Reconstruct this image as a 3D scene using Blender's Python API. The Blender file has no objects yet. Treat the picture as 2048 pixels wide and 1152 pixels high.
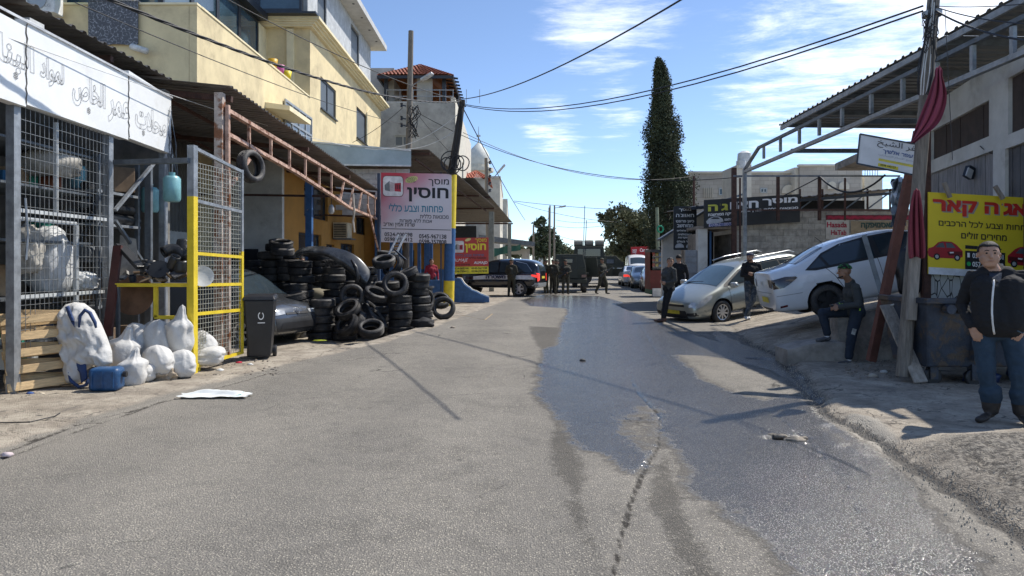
import bpy, bmesh, math, random
import numpy as np
from mathutils import Vector, Matrix, Euler
from mathutils.bvhtree import BVHTree
from mathutils.geometry import delaunay_2d_cdt
import mathutils.noise as mn
random.seed(7); np.random.seed(7)
R = math.radians
scene = bpy.context.scene
COL = scene.collection
# ------------------------------------------------------------------ camera
FPX, CX, HY, CAMH = 1400.0,1024.0,528.0,1.55
cd = bpy.data.cameras.new('camera'); cam = bpy.data.objects.new('camera', cd); COL.objects.link(cam)
cam.location = (0,0, CAMH); cam.rotation_euler = (R(90),0,0)
cd.sensor_width = 36; cd.lens = FPX/2048*36; cd.shift_y = -(576-HY)/2048
cd.clip_start = .05; cd.clip_end = 3000
scene.camera = cam
# ------------------------------------------------------------------ sky and sun
SUN_EL, SUN_AZ = 53.0,60.0          # azimuth measured from +Y towards +X
w = bpy.data.worlds.new('World'); scene.world = w; w.use_nodes = True
nt = w.node_tree; nt.nodes.clear()
def N(tree, typ, **kw):
    n = tree.nodes.new(typ)
    for k, v in kw.items():
        if k.startswith('_'): n.inputs[int(k[1:])].default_value = v
        else: setattr(n, k, v)
    return n
def L(tree, a, b): tree.links.new(a, b)
def math_node(t, op, a, b=None, c=None, clamp=False):
    n = t.nodes.new('ShaderNodeMath'); n.operation = op; n.use_clamp = clamp
    for i, v in enumerate((a, b, c)):
        if v is None: continue
        if isinstance(v, (int, float)): n.inputs[i].default_value = v
        else: t.links.new(v, n.inputs[i])
    return n.outputs[0]
def maprange(t, v, a, b, c=0.0, d=1.0, smooth=True):
    n = t.nodes.new('ShaderNodeMapRange'); n.interpolation_type = 'SMOOTHSTEP' if smooth else 'LINEAR'
    t.links.new(v, n.inputs[0])
    for i, x in zip((1,2,3,4),(a, b, c, d)): n.inputs[i].default_value = x
    return n.outputs[0]
def mixc(t, f, a, b, mode='MIX'):
    n = t.nodes.new('ShaderNodeMix'); n.data_type = 'RGBA'; n.blend_type = mode
    for s, v in ((n.inputs[0], f),(n.inputs[6], a),(n.inputs[7], b)):
        if isinstance(v, (int, float)): s.default_value = v
        elif isinstance(v, tuple): s.default_value = (*v[:3],1)
        else: t.links.new(v, s)
    return n.outputs[2]
sky = N(nt, 'ShaderNodeTexSky', sky_type='NISHITA', sun_disc=False, sun_elevation=R(SUN_EL), sun_rotation=R(SUN_AZ),
        altitude=1500, air_density=.85, dust_density=0.15, ozone_density=3.5)
tc = N(nt, 'ShaderNodeTexCoord')
sep = N(nt, 'ShaderNodeSeparateXYZ'); L(nt, tc.outputs['Generated'], sep.inputs[0])
zc = math_node(nt, 'MAXIMUM', sep.outputs[2],0.03)
px_ = math_node(nt, 'DIVIDE', sep.outputs[0], zc); py_ = math_node(nt, 'DIVIDE', sep.outputs[1], zc)
comb = N(nt, 'ShaderNodeCombineXYZ'); L(nt, px_, comb.inputs[0]); L(nt, py_, comb.inputs[1])
mp = N(nt, 'ShaderNodeMapping'); mp.inputs['Rotation'].default_value = (0,0, R(28)); mp.inputs['Scale'].default_value = (1.0,1.5,1)
L(nt, comb.outputs[0], mp.inputs[0])
n1 = N(nt, 'ShaderNodeTexNoise'); n1.inputs['Scale'].default_value = 1.5; n1.inputs['Detail'].default_value = 9; n1.inputs['Roughness'].default_value = .66; n1.inputs['Distortion'].default_value = .35
L(nt, mp.outputs[0], n1.inputs['Vector'])
n2 = N(nt, 'ShaderNodeTexNoise'); n2.inputs['Scale'].default_value = 7.0; n2.inputs['Detail'].default_value = 6; n2.inputs['Roughness'].default_value = .7
L(nt, mp.outputs[0], n2.inputs['Vector'])
def dirpx(x, y):
    return Vector(((x-CX)/FPX, 1,(HY-y)/FPX)).normalized()
# where the cloud banks hang: direction, angular size, weight
banks = [(dirpx(1900,60),.36,.95),(dirpx(1700,130),.26,.85),(dirpx(2050,-50),.42,1.0),(dirpx(1560,170),.15,.75),(dirpx(1190,45),.14,.78),(dirpx(1250,5),.14,.7),(dirpx(1110,260),.085,.72),(dirpx(1235,225),.075,.70),
         (dirpx(1560,205),.05,.6),(dirpx(1160,130),.05,.35),
         (Vector((.9,-.5,.5)).normalized(),.5,.7),(Vector((-.8,-.3,.6)).normalized(),.5,.7),(Vector((0.1,-.9,.5)).normalized(),.5,.8),(Vector((0.8,.6,.9)).normalized(),.4,.8)]
tot = None
for d, s, wt in banks:
    dn = N(nt, 'ShaderNodeVectorMath', operation='DISTANCE'); L(nt, tc.outputs['Generated'], dn.inputs[0]); dn.inputs[1].default_value = d
    m = maprange(nt, dn.outputs['Value'], s, s*.15,0, wt)
    tot = m if tot is None else math_node(nt, 'MAXIMUM', tot, m)
nz = math_node(nt, 'ADD', math_node(nt, 'MULTIPLY', n1.outputs[0],.75),math_node(nt, 'MULTIPLY', n2.outputs[0],.25))
dens = math_node(nt, 'ADD', nz, math_node(nt, 'MULTIPLY', tot, .34))
cl = maprange(nt, dens, .62,1.0)
cl = math_node(nt, 'MULTIPLY', cl, maprange(nt, tot, .0,.6))
cloudcol = N(nt, 'ShaderNodeRGB'); cloudcol.outputs[0].default_value = (7.6,7.9,8.4,1)
skysat = N(nt, 'ShaderNodeHueSaturation'); skysat.inputs['Saturation'].default_value = .96; L(nt, sky.outputs[0], skysat.inputs['Color'])
mixed = mixc(nt, math_node(nt, 'MULTIPLY', cl, .93),skysat.outputs[0], cloudcol.outputs[0])
bg = N(nt, 'ShaderNodeBackground'); bg.inputs['Strength'].default_value = 0.15; L(nt, mixed, bg.inputs[0])
wo = N(nt, 'ShaderNodeOutputWorld'); L(nt, bg.outputs[0], wo.inputs[0])
sd = bpy.data.lights.new('sun','SUN'); sun = bpy.data.objects.new('sun', sd); COL.objects.link(sun)
sd.energy = 4.2; sd.angle = R(.53); sd.color = (1,.945,.86)
sdir = Vector((math.cos(R(SUN_EL))*math.sin(R(SUN_AZ)), math.cos(R(SUN_EL))*math.cos(R(SUN_AZ)), math.sin(R(SUN_EL))))
sun.rotation_euler = sdir.to_track_quat('Z','Y').to_euler(); sun.location = sdir*60
vs = scene.view_settings
scene.display_settings.display_device = 'sRGB'
vs.view_transform = 'Standard'; vs.look = 'None'; vs.exposure = 0.42; vs.gamma = 1; vs.use_curve_mapping = False
scene.render.engine = 'CYCLES'
scene.cycles.max_bounces = 6; scene.cycles.diffuse_bounces = 3; scene.cycles.glossy_bounces = 3; scene.cycles.use_denoising = True
scene.cycles.sample_clamp_indirect = 6

# ------------------------------------------------------------------ helpers
def P(x, y, Y):                       # a point of the photograph at a distance Y
    return Vector(((x-CX)/FPX*Y, Y, CAMH-(y-HY)/FPX*Y))
def G(x, y, z=0.0):                   # a point of the photograph lying at height z
    Y = (CAMH-z)*FPX/(y-HY); return Vector(((x-CX)/FPX*Y, Y, z))
_m = {}
def M(name, col=(.5,.5,.5),rough=.7, metal=0.0, var=.25, scale=4.0, bump=0.0, bscale=60.0, spec=.5,
      col2=None, amt=.5, edge=.12, s2=3.0, stretch=(1,1,1),rnd=0.0, coat=0.0, trans=0.0, sub=0.0, emit=None, rough2=None, alpha=None):
    """procedural surface: base colour broken up by noise, an optional second colour in patches (rust, dirt), fine relief"""
    if name in _m: return _m[name]
    m = bpy.data.materials.new(name); m.use_nodes = True; t = m.node_tree; b = t.nodes['Principled BSDF']
    tc = t.nodes.new('ShaderNodeTexCoord'); mp = t.nodes.new('ShaderNodeMapping'); mp.inputs['Scale'].default_value = stretch
    L(t, tc.outputs['Object'], mp.inputs[0])
    a = N(t, 'ShaderNodeTexNoise'); a.inputs['Scale'].default_value = scale; a.inputs['Detail'].default_value = 7; a.inputs['Roughness'].default_value = .65
    L(t, mp.outputs[0], a.inputs['Vector'])
    f = maprange(t, a.outputs[0],.3,.7)
    c = mixc(t, f, tuple(x*(1-var) for x in col), tuple(min(1, x*(1+var*.6)) for x in col))
    ro = None
    if col2 is not None:
        e = N(t, 'ShaderNodeTexNoise'); e.inputs['Scale'].default_value = s2; e.inputs['Detail'].default_value = 8; e.inputs['Roughness'].default_value = .7; e.inputs['Distortion'].default_value = .3
        L(t, mp.outputs[0], e.inputs['Vector'])
        k = maprange(t, e.outputs[0],1-amt-edge/2-.0,1-amt+edge/2)
        g = N(t, 'ShaderNodeTexNoise'); g.inputs['Scale'].default_value = scale*5
        L(t, mp.outputs[0], g.inputs['Vector'])
        cc = mixc(t, g.outputs[0], tuple(x*.6 for x in col2),tuple(min(1, x*1.35) for x in col2))
        c = mixc(t, k, c, cc)
        if rough2 is not None:
            ro = math_node(t, 'ADD', math_node(t, 'MULTIPLY', k, rough2-rough), rough)
    if rnd:
        oi = t.nodes.new('ShaderNodeObjectInfo')
        v = maprange(t, oi.outputs['Random'],0,1,1-rnd, 1+rnd, False)
        hs = t.nodes.new('ShaderNodeHueSaturation'); L(t, v, hs.inputs['Value']); L(t, c, hs.inputs['Color']); c = hs.outputs[0]
    L(t, c, b.inputs['Base Color'])
    if ro is None: ro = math_node(t, 'ADD', math_node(t, 'MULTIPLY', a.outputs[0],.16),rough-.08)
    L(t, ro, b.inputs['Roughness'])
    b.inputs['Metallic'].default_value = metal; b.inputs['Specular IOR Level'].default_value = spec
    b.inputs['Coat Weight'].default_value = coat; b.inputs['Coat Roughness'].default_value = .06
    b.inputs['Transmission Weight'].default_value = trans
    if sub: b.inputs['Subsurface Weight'].default_value = sub; b.inputs['Subsurface Radius'].default_value = (.02,.008,.004)
    if emit: b.inputs['Emission Color'].default_value = (*emit[0],1); b.inputs['Emission Strength'].default_value = emit[1]
    if bump:
        d = N(t, 'ShaderNodeTexNoise'); d.inputs['Scale'].default_value = bscale; d.inputs['Detail'].default_value = 5
        L(t, mp.outputs[0], d.inputs['Vector'])
        bp = t.nodes.new('ShaderNodeBump'); bp.inputs['Strength'].default_value = bump; bp.inputs['Distance'].default_value = .02
        L(t, d.outputs[0], bp.inputs['Height']); L(t, bp.outputs[0], b.inputs['Normal'])
    _m[name] = m; return m
RUST = (.17,.06,.025)
class MB:
    """collects shapes, then links them as ONE mesh object"""
    def __init__(s): s.v = []; s.f = []; s.mi = []
    def add(s, vs, fs, mi=0):
        o = len(s.v); s.v += [tuple(v) for v in vs]; s.f += [tuple(i+o for i in f) for f in fs]; s.mi += [mi]*len(fs); return s
    def box(s, c, size, rot=None, mi=0):
        hx, hy, hz = (x/2 for x in size)
        vs = [Vector((x, y, z)) for x in (-hx, hx) for y in (-hy, hy) for z in (-hz, hz)]
        if rot is not None:
            m = rot if isinstance(rot, Matrix) else Euler(rot).to_matrix()
            vs = [m @ v for v in vs]
        c = Vector(c)
        return s.add([v+c for v in vs],[(0,1,3,2),(4,6,7,5),(0,4,5,1),(2,3,7,6),(0,2,6,4),(1,5,7,3)], mi)
    def bb(s, x0, x1, y0, y1, z0, z1, mi=0):
        return s.box(((x0+x1)/2,(y0+y1)/2,(z0+z1)/2),(abs(x1-x0),abs(y1-y0),abs(z1-z0)), None, mi)
    def hexa(s, b4, t4, mi=0):
        return s.add(list(b4)+list(t4),[(3,2,1,0),(4,5,6,7),(0,1,5,4),(1,2,6,5),(2,3,7,6),(3,0,4,7)], mi)
    def beam(s, p, q, w, h, up=(0,0,1),mi=0):
        p = Vector(p); q = Vector(q); d = (q-p); l = d.length
        if l < 1e-6: return s
        d /= l; u = Vector(up)
        if abs(d.dot(u)) > .98: u = Vector((1,0,0))
        sx = d.cross(u).normalized(); sz = sx.cross(d)
        m = Matrix((sx, d, sz)).transposed()
        return s.box((p+q)/2,(w, l, h), m, mi)
    def tube(s, pts, r, seg=8, mi=0, cap=True):
        pts = [Vector(p) for p in pts]; n = len(pts); rs = r if isinstance(r, (list, tuple)) else [r]*n
        vs = []; prev = None
        for i, p in enumerate(pts):
            d = (pts[min(i+1, n-1)]-pts[max(i-1,0)]).normalized()
            if prev is None:
                a = Vector((0,0,1)) if abs(d.z) < .9 else Vector((1,0,0))
                x = d.cross(a).normalized()
            else:
                x = (prev-d*prev.dot(d))
                x = x.normalized() if x.length > 1e-6 else d.orthogonal().normalized()
            prev = x; y = d.cross(x)
            vs += [p+(x*math.cos(2*math.pi*k/seg)+y*math.sin(2*math.pi*k/seg))*rs[i] for k in range(seg)]
        fs = [(i*seg+k, i*seg+(k+1) % seg, (i+1)*seg+(k+1) % seg, (i+1)*seg+k) for i in range(n-1) for k in range(seg)]
        if cap: fs += [tuple(reversed(range(seg))), tuple((n-1)*seg+k for k in range(seg))]
        return s.add(vs, fs, mi)
    def lathe(s, prof, seg=24, mi=0, mat=None, close=False):
        n = len(prof); vs = []
        for k in range(seg):
            a = 2*math.pi*k/seg; ca, sa = math.cos(a), math.sin(a)
            for r, z in prof:
                v = Vector((r*ca, r*sa, z)); vs.append(mat @ v if mat else v)
        m = n if close else n-1
        fs = [(k*n+i, ((k+1) % seg)*n+i, ((k+1) % seg)*n+(i+1) % n, k*n+(i+1) % n) for k in range(seg) for i in range(m)]
        return s.add(vs, fs, mi)
    def prism(s, poly, p0, u, v, depth, mi=0):
        """2-D outline in the frame (u, v) at p0, given thickness along u x v"""
        p0 = Vector(p0); u = Vector(u); v = Vector(v); n = u.cross(v).normalized()*depth; k = len(poly)
        a = [p0+u*x+v*y for x, y in poly]; b = [q-n for q in a]
        return s.add(a+b, [tuple(range(k)), tuple(reversed(range(k, 2*k)))]+[(i, i+k, (i+1) % k+k, (i+1) % k) for i in range(k)], mi)
    def build(s, name, mats, parent=None, smooth=False, bevel=0, angle=None):
        me = bpy.data.meshes.new(name); me.from_pydata(s.v, [], s.f)
        mats = mats if isinstance(mats, (list, tuple)) else [mats]
        for m in mats: me.materials.append(m)
        if len(mats) > 1: me.polygons.foreach_set('material_index', s.mi)
        bm = bmesh.new(); bm.from_mesh(me); bmesh.ops.recalc_face_normals(bm, faces=bm.faces); bm.to_mesh(me); bm.free()
        if smooth:
            me.polygons.foreach_set('use_smooth',[True]*len(me.polygons))
            if angle is not None: me.set_sharp_from_angle(angle=R(angle))
        me.update()
        o = bpy.data.objects.new(name, me); COL.objects.link(o)
        if parent is not None: o.parent = parent
        if bevel:
            b = o.modifiers.new('b','BEVEL'); b.width = bevel; b.segments = 2; b.limit_method = 'ANGLE'
        return o
def tag(o, label=None, cat=None, group=None, kind=None):
    if label: o['label'] = label
    if cat: o['category'] = cat
    if group: o['group'] = group
    if kind: o['kind'] = kind
    return o
def thing(name, label, cat, loc=(0,0,0),rot=(0,0,0),group=None):
    o = bpy.data.objects.new(name, None); COL.objects.link(o); o.location = loc; o.rotation_euler = rot
    o.empty_display_size = .2
    return tag(o, label, cat, group)
def copy_tree(o, parent=None):
    c = o.copy(); COL.objects.link(c)
    if parent is not None: c.parent = parent
    for ch in list(o.children): copy_tree(ch, c)
    return c
def from_np(name, verts, faces, mats, parent=None, mi=None, smooth=False):
    me = bpy.data.meshes.new(name); verts = np.asarray(verts, dtype=np.float32); faces = np.asarray(faces, dtype=np.int32)
    k = faces.shape[1]
    me.vertices.add(len(verts)); me.vertices.foreach_set('co', verts.ravel())
    me.loops.add(faces.size); me.loops.foreach_set('vertex_index', faces.ravel())
    me.polygons.add(len(faces)); me.polygons.foreach_set('loop_start', np.arange(0, faces.size, k, dtype=np.int32))
    for m in (mats if isinstance(mats, (list, tuple)) else [mats]): me.materials.append(m)
    if mi is not None: me.polygons.foreach_set('material_index', np.asarray(mi, dtype=np.int32))
    if smooth: me.polygons.foreach_set('use_smooth', np.ones(len(faces), dtype=bool))
    me.update(calc_edges=True); me.validate()
    o = bpy.data.objects.new(name, me); COL.objects.link(o)
    if parent is not None: o.parent = parent
    return o
_fh = None
def text(body, p0, u, v, x0, y0, x1, y1, mat, parent=None, thick=.004, bold=.0, rtl=True, italic=0.0, name='lettering', outline=False, fit=True, rough_edge=0.0):
    """flat print fitted into the rectangle x0..x1, y0..y1 (metres) of the frame p0, u (right), v (down)"""
    if rtl: body = body[::-1]
    c = bpy.data.curves.new('t','FONT'); c.body = body; c.size = 1; c.shear = italic; c.resolution_u = 3; c.fill_mode = 'NONE'
    o = bpy.data.objects.new('t', c); COL.objects.link(o)
    dg = bpy.context.evaluated_depsgraph_get(); me = bpy.data.meshes.new_from_object(o.evaluated_get(dg)); bpy.data.objects.remove(o)
    bpy.data.curves.remove(c)
    V = np.array([tuple(v.co)[:2] for v in me.vertices]); E = np.array([tuple(e.vertices) for e in me.edges]); bpy.data.meshes.remove(me)
    if len(V) == 0: return None
    if bold:          # push every outline outwards
        nx_ = np.zeros((len(V),2)); d = V[E[:, 1]]-V[E[:, 0]]; d = d/(np.linalg.norm(d, axis=1)[:, None]+1e-9); area = (V[E[:, 0],0]*V[E[:, 1],1]-V[E[:, 1],0]*V[E[:, 0],1]).sum()
        nn = np.stack([d[:, 1],-d[:, 0]],1)*(1 if area > 0 else -1); np.add.at(nx_, E[:, 0], nn); np.add.at(nx_, E[:, 1], nn); l = np.linalg.norm(nx_, axis=1)[:, None]+1e-9
        V = V+nx_/l*bold*np.minimum(1.4,2/l)
    mn_, mx_ = V.min(0),V.max(0); W, H = mx_-mn_
    p0 = Vector(p0); u = Vector(u).normalized(); v = Vector(v).normalized(); nn = u.cross(v).normalized()*-1
    sx, sy = (x1-x0)/max(W, 1e-6),(y1-y0)/max(H, 1e-6)
    if rough_edge: V = V+np.random.uniform(-1,1, V.shape)*rough_edge
    to3 = lambda q: p0+u*(x0+(q[0]-mn_[0])*sx)+v*(y1-(q[1]-mn_[1])*sy)+nn*thick
    mb = MB()
    if outline:       # hand-drawn outline letters: a thin ribbon along the outline
        for i, j in E:
            a, b = to3(V[i]), to3(V[j]); d = b-a
            if d.length < 1e-5: continue
            s_ = d.normalized().cross(nn).normalized()*outline/2; d = d.normalized()*outline/3
            mb.add([a-d-s_, b+d-s_, b+d+s_, a-d+s_],[(0,1,2,3)])
        return mb.build(name, mat, parent)
    r = delaunay_2d_cdt([Vector(q) for q in V],[tuple(int(k) for k in e) for e in E],[],0,1e-6)
    Q = np.array([tuple(q) for q in r[0]]); F = r[2]; ce = np.array([Q[list(f)].mean(0) for f in F]); wn_ = np.zeros(len(F), int)
    for a, b in zip(V[E[:, 0]], V[E[:, 1]]):
        x = a[0]+(ce[:, 1]-a[1])/(b[1]-a[1]+1e-15)*(b[0]-a[0]); k = x > ce[:, 0]
        wn_ += (k & (a[1] <= ce[:, 1]) & (b[1] > ce[:, 1])).astype(int)-(k & (a[1] > ce[:, 1]) & (b[1] <= ce[:, 1])).astype(int)
    mb.add([to3(q) for q in Q],[tuple(f) for f, k in zip(F, wn_) if k != 0])
    return mb.build(name, mat, parent)
def vnoise(x, y, seed=0):
    """numpy value noise, about -1..1"""
    xi = np.floor(x).astype(np.int64); yi = np.floor(y).astype(np.int64); fx = x-xi; fy = y-yi
    fx = fx*fx*(3-2*fx); fy = fy*fy*(3-2*fy)
    def h(a, b):
        k = (a*374761393+b*668265263+seed*1442695) & 0xffffffff
        k = ((k ^ (k >> 13))*1274126177) & 0xffffffff
        return ((k ^ (k >> 16)) & 0xffff)/32767.5-1
    return (h(xi, yi)*(1-fx)+h(xi+1, yi)*fx)*(1-fy)+(h(xi, yi+1)*(1-fx)+h(xi+1, yi+1)*fx)*fy
def fbm(x, y, o=4, seed=0):
    s = 0; a = 1; t = 0
    for i in range(o):
        s = s+a*vnoise(x*2**i, y*2**i, seed+i); t += a; a *= .5
    return s/t
def polydist(X, Y, pts):
    d = np.full(X.shape, 1e9)
    for (ax, ay),(bx, by) in zip(pts[:-1], pts[1:]):
        dx, dy = bx-ax, by-ay; t = np.clip(((X-ax)*dx+(Y-ay)*dy)/(dx*dx+dy*dy+1e-12),0,1)
        d = np.minimum(d, np.hypot(X-ax-t*dx, Y-ay-t*dy))
    return d
def inside(X, Y, pts):
    r = np.zeros(X.shape, bool); n = len(pts)
    for i in range(n):
        ax, ay = pts[i]; bx, by = pts[(i+1) % n]
        c = ((ay > Y) != (by > Y)) & (X < (bx-ax)*(Y-ay)/(by-ay+1e-12)+ax); r ^= c
    return r
def sdf(X, Y, pts):
    d = polydist(X, Y, pts+[pts[0]]); return np.where(inside(X, Y, pts), d, -d)
def gp(l): return [tuple(G(x, y)[:2]) for x, y in l]

# ------------------------------------------------------------------ ground
EDGE_R = [(2.4,1.0),(2.78,3.2),(2.95,4.5),(3.2,6.2),(3.25,7.2),(3.9,9.5),(4.56,11.9),(4.6,13.4),(5.3,17.0),(5.8,19.4),(7.2,24),(8.4,32),(10.2,50),(14,90),(20,160),(40,400),(60,900)]
EDGE_L = [(-7.0,-12),(-6.2,2.0),(-4.3,5.75),(-4.25,6.75),(-4.1,8.4),(-3.7,9.7),(-3.5,10.7),(-2.6,13.5),(-1.9,17),(-1.0,24),(-.2,30),(1.0,38),(2.6,50),(7,90),(12,160),(26,400),(50,900)]
def er(Y): return np.interp(Y, [p[1] for p in EDGE_R],[p[0] for p in EDGE_R])
def el(Y): return np.interp(Y, [p[1] for p in EDGE_L],[p[0] for p in EDGE_L])
def sm(x, a, b):
    t = np.clip((x-a)/(b-a),0,1); return t*t*(3-2*t)
def base_gz(X, Y):
    X = np.asarray(X, float); Y = np.asarray(Y, float)
    slope = np.interp(Y, [11,14,17,19.5,24,30],[.24,.24,.19,.15,.05,0])
    ramp = np.clip((X-er(Y)-.05)*slope, 0,1.25)
    lot = ramp*sm(Y, 11.05,11.15)
    apron = .05*sm(X-er(Y),0,.25)*(1-sm(Y, 10.9,11.1))
    rough = .10*sm(X-er(Y),.0,.8)*(1-sm(Y, 5.6,6.5))*sm(X, 2.2,3.2)
    yard = -.30*sm(el(Y)-X, .25,1.4)*sm(Y, 12.3,13.9)*(1-sm(Y, 19.0,22))
    return lot+apron+rough+yard
def gz(x, y): return float(base_gz(x, y))
xs = np.unique(np.round(np.concatenate([np.linspace(-900,-60,12),np.linspace(-60,-12,16),np.linspace(-12,-7,20),np.arange(-7,8.0,.04),np.linspace(8,16,40),np.linspace(16,60,16),np.linspace(60,900,12)]),4))
ys = np.unique(np.round(np.concatenate([np.linspace(-60,0,10),np.linspace(0,2.2,10),np.arange(2.2,12.5,.04),np.arange(12.5,26,.09),np.arange(26,60,.4),np.linspace(60,160,40),np.linspace(160,1500,16)]),4))
X, Y = np.meshgrid(xs, ys)
Z = base_gz(X, Y)
near = 1-sm(Y, 20,40)
RE = X-er(Y); LE = el(Y)-X
wet_main = gp([(1180,592),(1120,605),(1135,622),(1121,653),(1112,691),(1083,700),(1076,758),(1071,792),(1098,816),(1120,850),(1150,900),(1179,907),(1217,911),(1256,945),(1280,954),(1318,887),(1318,870),(1345,905),(1371,964),(1442,1022),(1490,1055),(1560,1140),(1590,1300),(2100,1300),(1960,1110),(1870,1000),(1790,910),(1700,860),(1640,820),(1610,790),(1568,792),(1530,801),(1458,782),(1396,749),(1353,710),(1415,713),(1492,727),(1560,745),(1500,700),(1400,672),(1310,640),(1250,618),(1215,598)])
wet_r2 = gp([(1425,655),(1490,690),(1560,712),(1600,745),(1640,800),(1625,800),(1570,755),(1500,722),(1430,680)])
wet_far = gp([(1040,600),(1080,590),(1200,592),(1250,606),(1150,618),(1060,612)])
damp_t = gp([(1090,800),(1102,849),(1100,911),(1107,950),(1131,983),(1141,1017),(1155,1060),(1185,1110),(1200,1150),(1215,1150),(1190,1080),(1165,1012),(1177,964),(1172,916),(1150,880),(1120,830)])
dark_far = gp([(1055,652),(1125,655),(1114,690),(1083,700),(1070,690)])  # far road patch, base colour darkened through the mask below
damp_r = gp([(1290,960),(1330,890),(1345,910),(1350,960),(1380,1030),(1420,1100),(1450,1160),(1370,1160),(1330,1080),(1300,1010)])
WET = np.maximum.reduce([sdf(X, Y, wet_main), sdf(X, Y, wet_r2),sdf(X, Y, wet_far)])
WET -= .16*(1-sm(Y, 5.5,8.5))*sm(X, 1.2,2.0)*(1-.7*np.exp(-((RE+.35)/.35)**2))
dry_hole = gp([(1240,850),(1300,815),(1318,850),(1310,895),(1285,900)])
WET = np.minimum(WET, -sdf(X, Y, dry_hole)*.5+.02)
DAMP_DARK = np.maximum.reduce([sdf(X, Y, damp_t), sdf(X, Y, dark_far), sdf(X, Y, damp_r)])
seam = gp([(1215,1200),(1240,1080),(1262,1000),(1285,945),(1318,887),(1320,830),(1282,792),(1262,760)])
crL = [gp([(-40,925),(0,905),(150,850),(330,803),(450,771),(540,746),(515,738)]), gp([(150,850),(60,880),(20,860)]), gp([(480,726),(600,722),(690,722),(720,716)]), gp([(540,750),(600,745)]), gp([(330,800),(250,830),(150,862),(0,918)]), gp([(0,850),(90,842),(200,846),(330,800)])]
crR = [gp([(1272,640),(1290,665),(1310,700),(1352,737)]), gp([(1378,655),(1440,690),(1560,715)]), gp([(1540,820),(1580,850),(1620,880),(1690,960),(1750,1090)]), gp([(1230,600),(1262,625),(1300,645)]), gp([(1420,640),(1480,680),(1560,722)])]
nz1 = fbm(X*3, Y*3,4,3); nz2 = fbm(X*11, Y*11,3,9)
wob = nz1*.05+nz2*.02
dS = polydist(X, Y, seam)+wob*.25
dL = np.minimum.reduce([polydist(X, Y, c) for c in crL])+np.abs(wob)*.7
dRk = np.minimum.reduce([polydist(X, Y, c) for c in crR])+np.abs(wob)*.7
dG = np.abs(RE-.02+wob*1.8)               # the broken gutter between asphalt and concrete
gut = np.exp(-(dG/.10)**2)*(1-sm(Y, 14,20))
Z -= .016*np.exp(-(dS/.014)**2)*near + .022*np.exp(-(dL/.028)**2)*near + .014*np.exp(-(dRk/.018)**2)*near + .035*gut
sgn = sm((X-np.interp(Y, [p[1] for p in seam][::-1] if seam[0][1] > seam[-1][1] else [p[1] for p in seam],[p[0] for p in seam][::-1] if seam[0][1] > seam[-1][1] else [p[0] for p in seam])),-.01,.01)*(1-sm(Y, 6.5,8.0))
Z -= .012*sgn*(1-sm(RE, -.6,0))
pot = G(1572,872); dp = np.hypot((X-pot.x)/.24,(Y-pot.y)/.09)+nz1*.25
Z -= .055*(1-sm(dp, .5,1.0))
pot2 = G(1515,716); dp2 = np.hypot((X-pot2.x)/.25,(Y-pot2.y)/.16)+nz1*.25
Z -= .05*(1-sm(dp2,.5,1.0))
ROUGH = sm(RE, .05,.35)*(1-sm(Y+.35*nz1-.55*sm(X, 3.4,5.0),5.5,5.9))*sm(X, 1.8,2.5)
rock = fbm(X*9+Y*2, Y*15,5,21)
Z += ROUGH*(rock*.032+fbm(X*2.2, Y*2.2,3,5)*.045) - ROUGH*.03*np.exp(-((RE-.36+.14*nz1)/.05)**2)
pch = gp([(1640,850),(1700,835),(1760,850),(1800,890),(1760,915),(1700,905),(1650,880)])
PATCH = sm(sdf(X, Y, pch),-.03,.05)
cell = np.abs(vnoise(X*9+.6*nz1, Y*5+.6*nz2,77)); Z += PATCH*(-.02*(1-sm(cell, .02,.16))+.012)
Z += near*(fbm(X*.7, Y*.7,3,31)*.012+nz2*.0022)
Z += sm(LE, 0,.2)*near*(.012+.010*nz1)
nx, ny = len(xs), len(ys)
verts = np.stack([X.ravel(), Y.ravel(), Z.ravel()],1)
idx = (np.arange(ny-1)[:, None]*nx+np.arange(nx-1)[None, :]).ravel()
quads = np.stack([idx, idx+1, idx+nx+1, idx+nx],1)
CONC = sm(LE+wob*2,-.03,.10)*1.0 + sm(RE+wob*2,-.02,.08)
attrs = {'wet': WET, 'damp': DAMP_DARK, 'conc': np.clip(CONC, 0,1),'crack': np.minimum.reduce([dS*1.3, dL*.8, dRk]),'gut': gut, 'rough': ROUGH, 'patch': PATCH, 'left': sm(-X, 3.0,4.6)}
# --- ground shader
gm = bpy.data.materials.new('street_surface'); gm.use_nodes = True; t = gm.node_tree; b = t.nodes['Principled BSDF']
def att(n):
    a = t.nodes.new('ShaderNodeAttribute'); a.attribute_name = n; return a.outputs['Fac']
geo = t.nodes.new('ShaderNodeNewGeometry'); pos = geo.outputs['Position']
def noise(s, d=4, r=.6, dist=0.0):
    n = N(t, 'ShaderNodeTexNoise'); n.inputs['Scale'].default_value = s; n.inputs['Detail'].default_value = d; n.inputs['Roughness'].default_value = r; n.inputs['Distortion'].default_value = dist
    L(t, pos, n.inputs['Vector']); return n.outputs[0]
vo = N(t, 'ShaderNodeTexVoronoi'); vo.inputs['Scale'].default_value = 82; vo.inputs['Randomness'].default_value = 1; L(t, pos, vo.inputs['Vector'])
vo2 = N(t, 'ShaderNodeTexVoronoi'); vo2.inputs['Scale'].default_value = 150; L(t, pos, vo2.inputs['Vector'])
sepc = N(t, 'ShaderNodeSeparateColor'); L(t, vo.outputs['Color'], sepc.inputs[0])
stone = maprange(t, vo.outputs['Distance'],.55,.25)
stone = math_node(t, 'MULTIPLY', stone, maprange(t, sepc.outputs[0],.56,.76))
fine = noise(260,2)
big = noise(.55,5,.6); mid = noise(4.0,6,.7)
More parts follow.
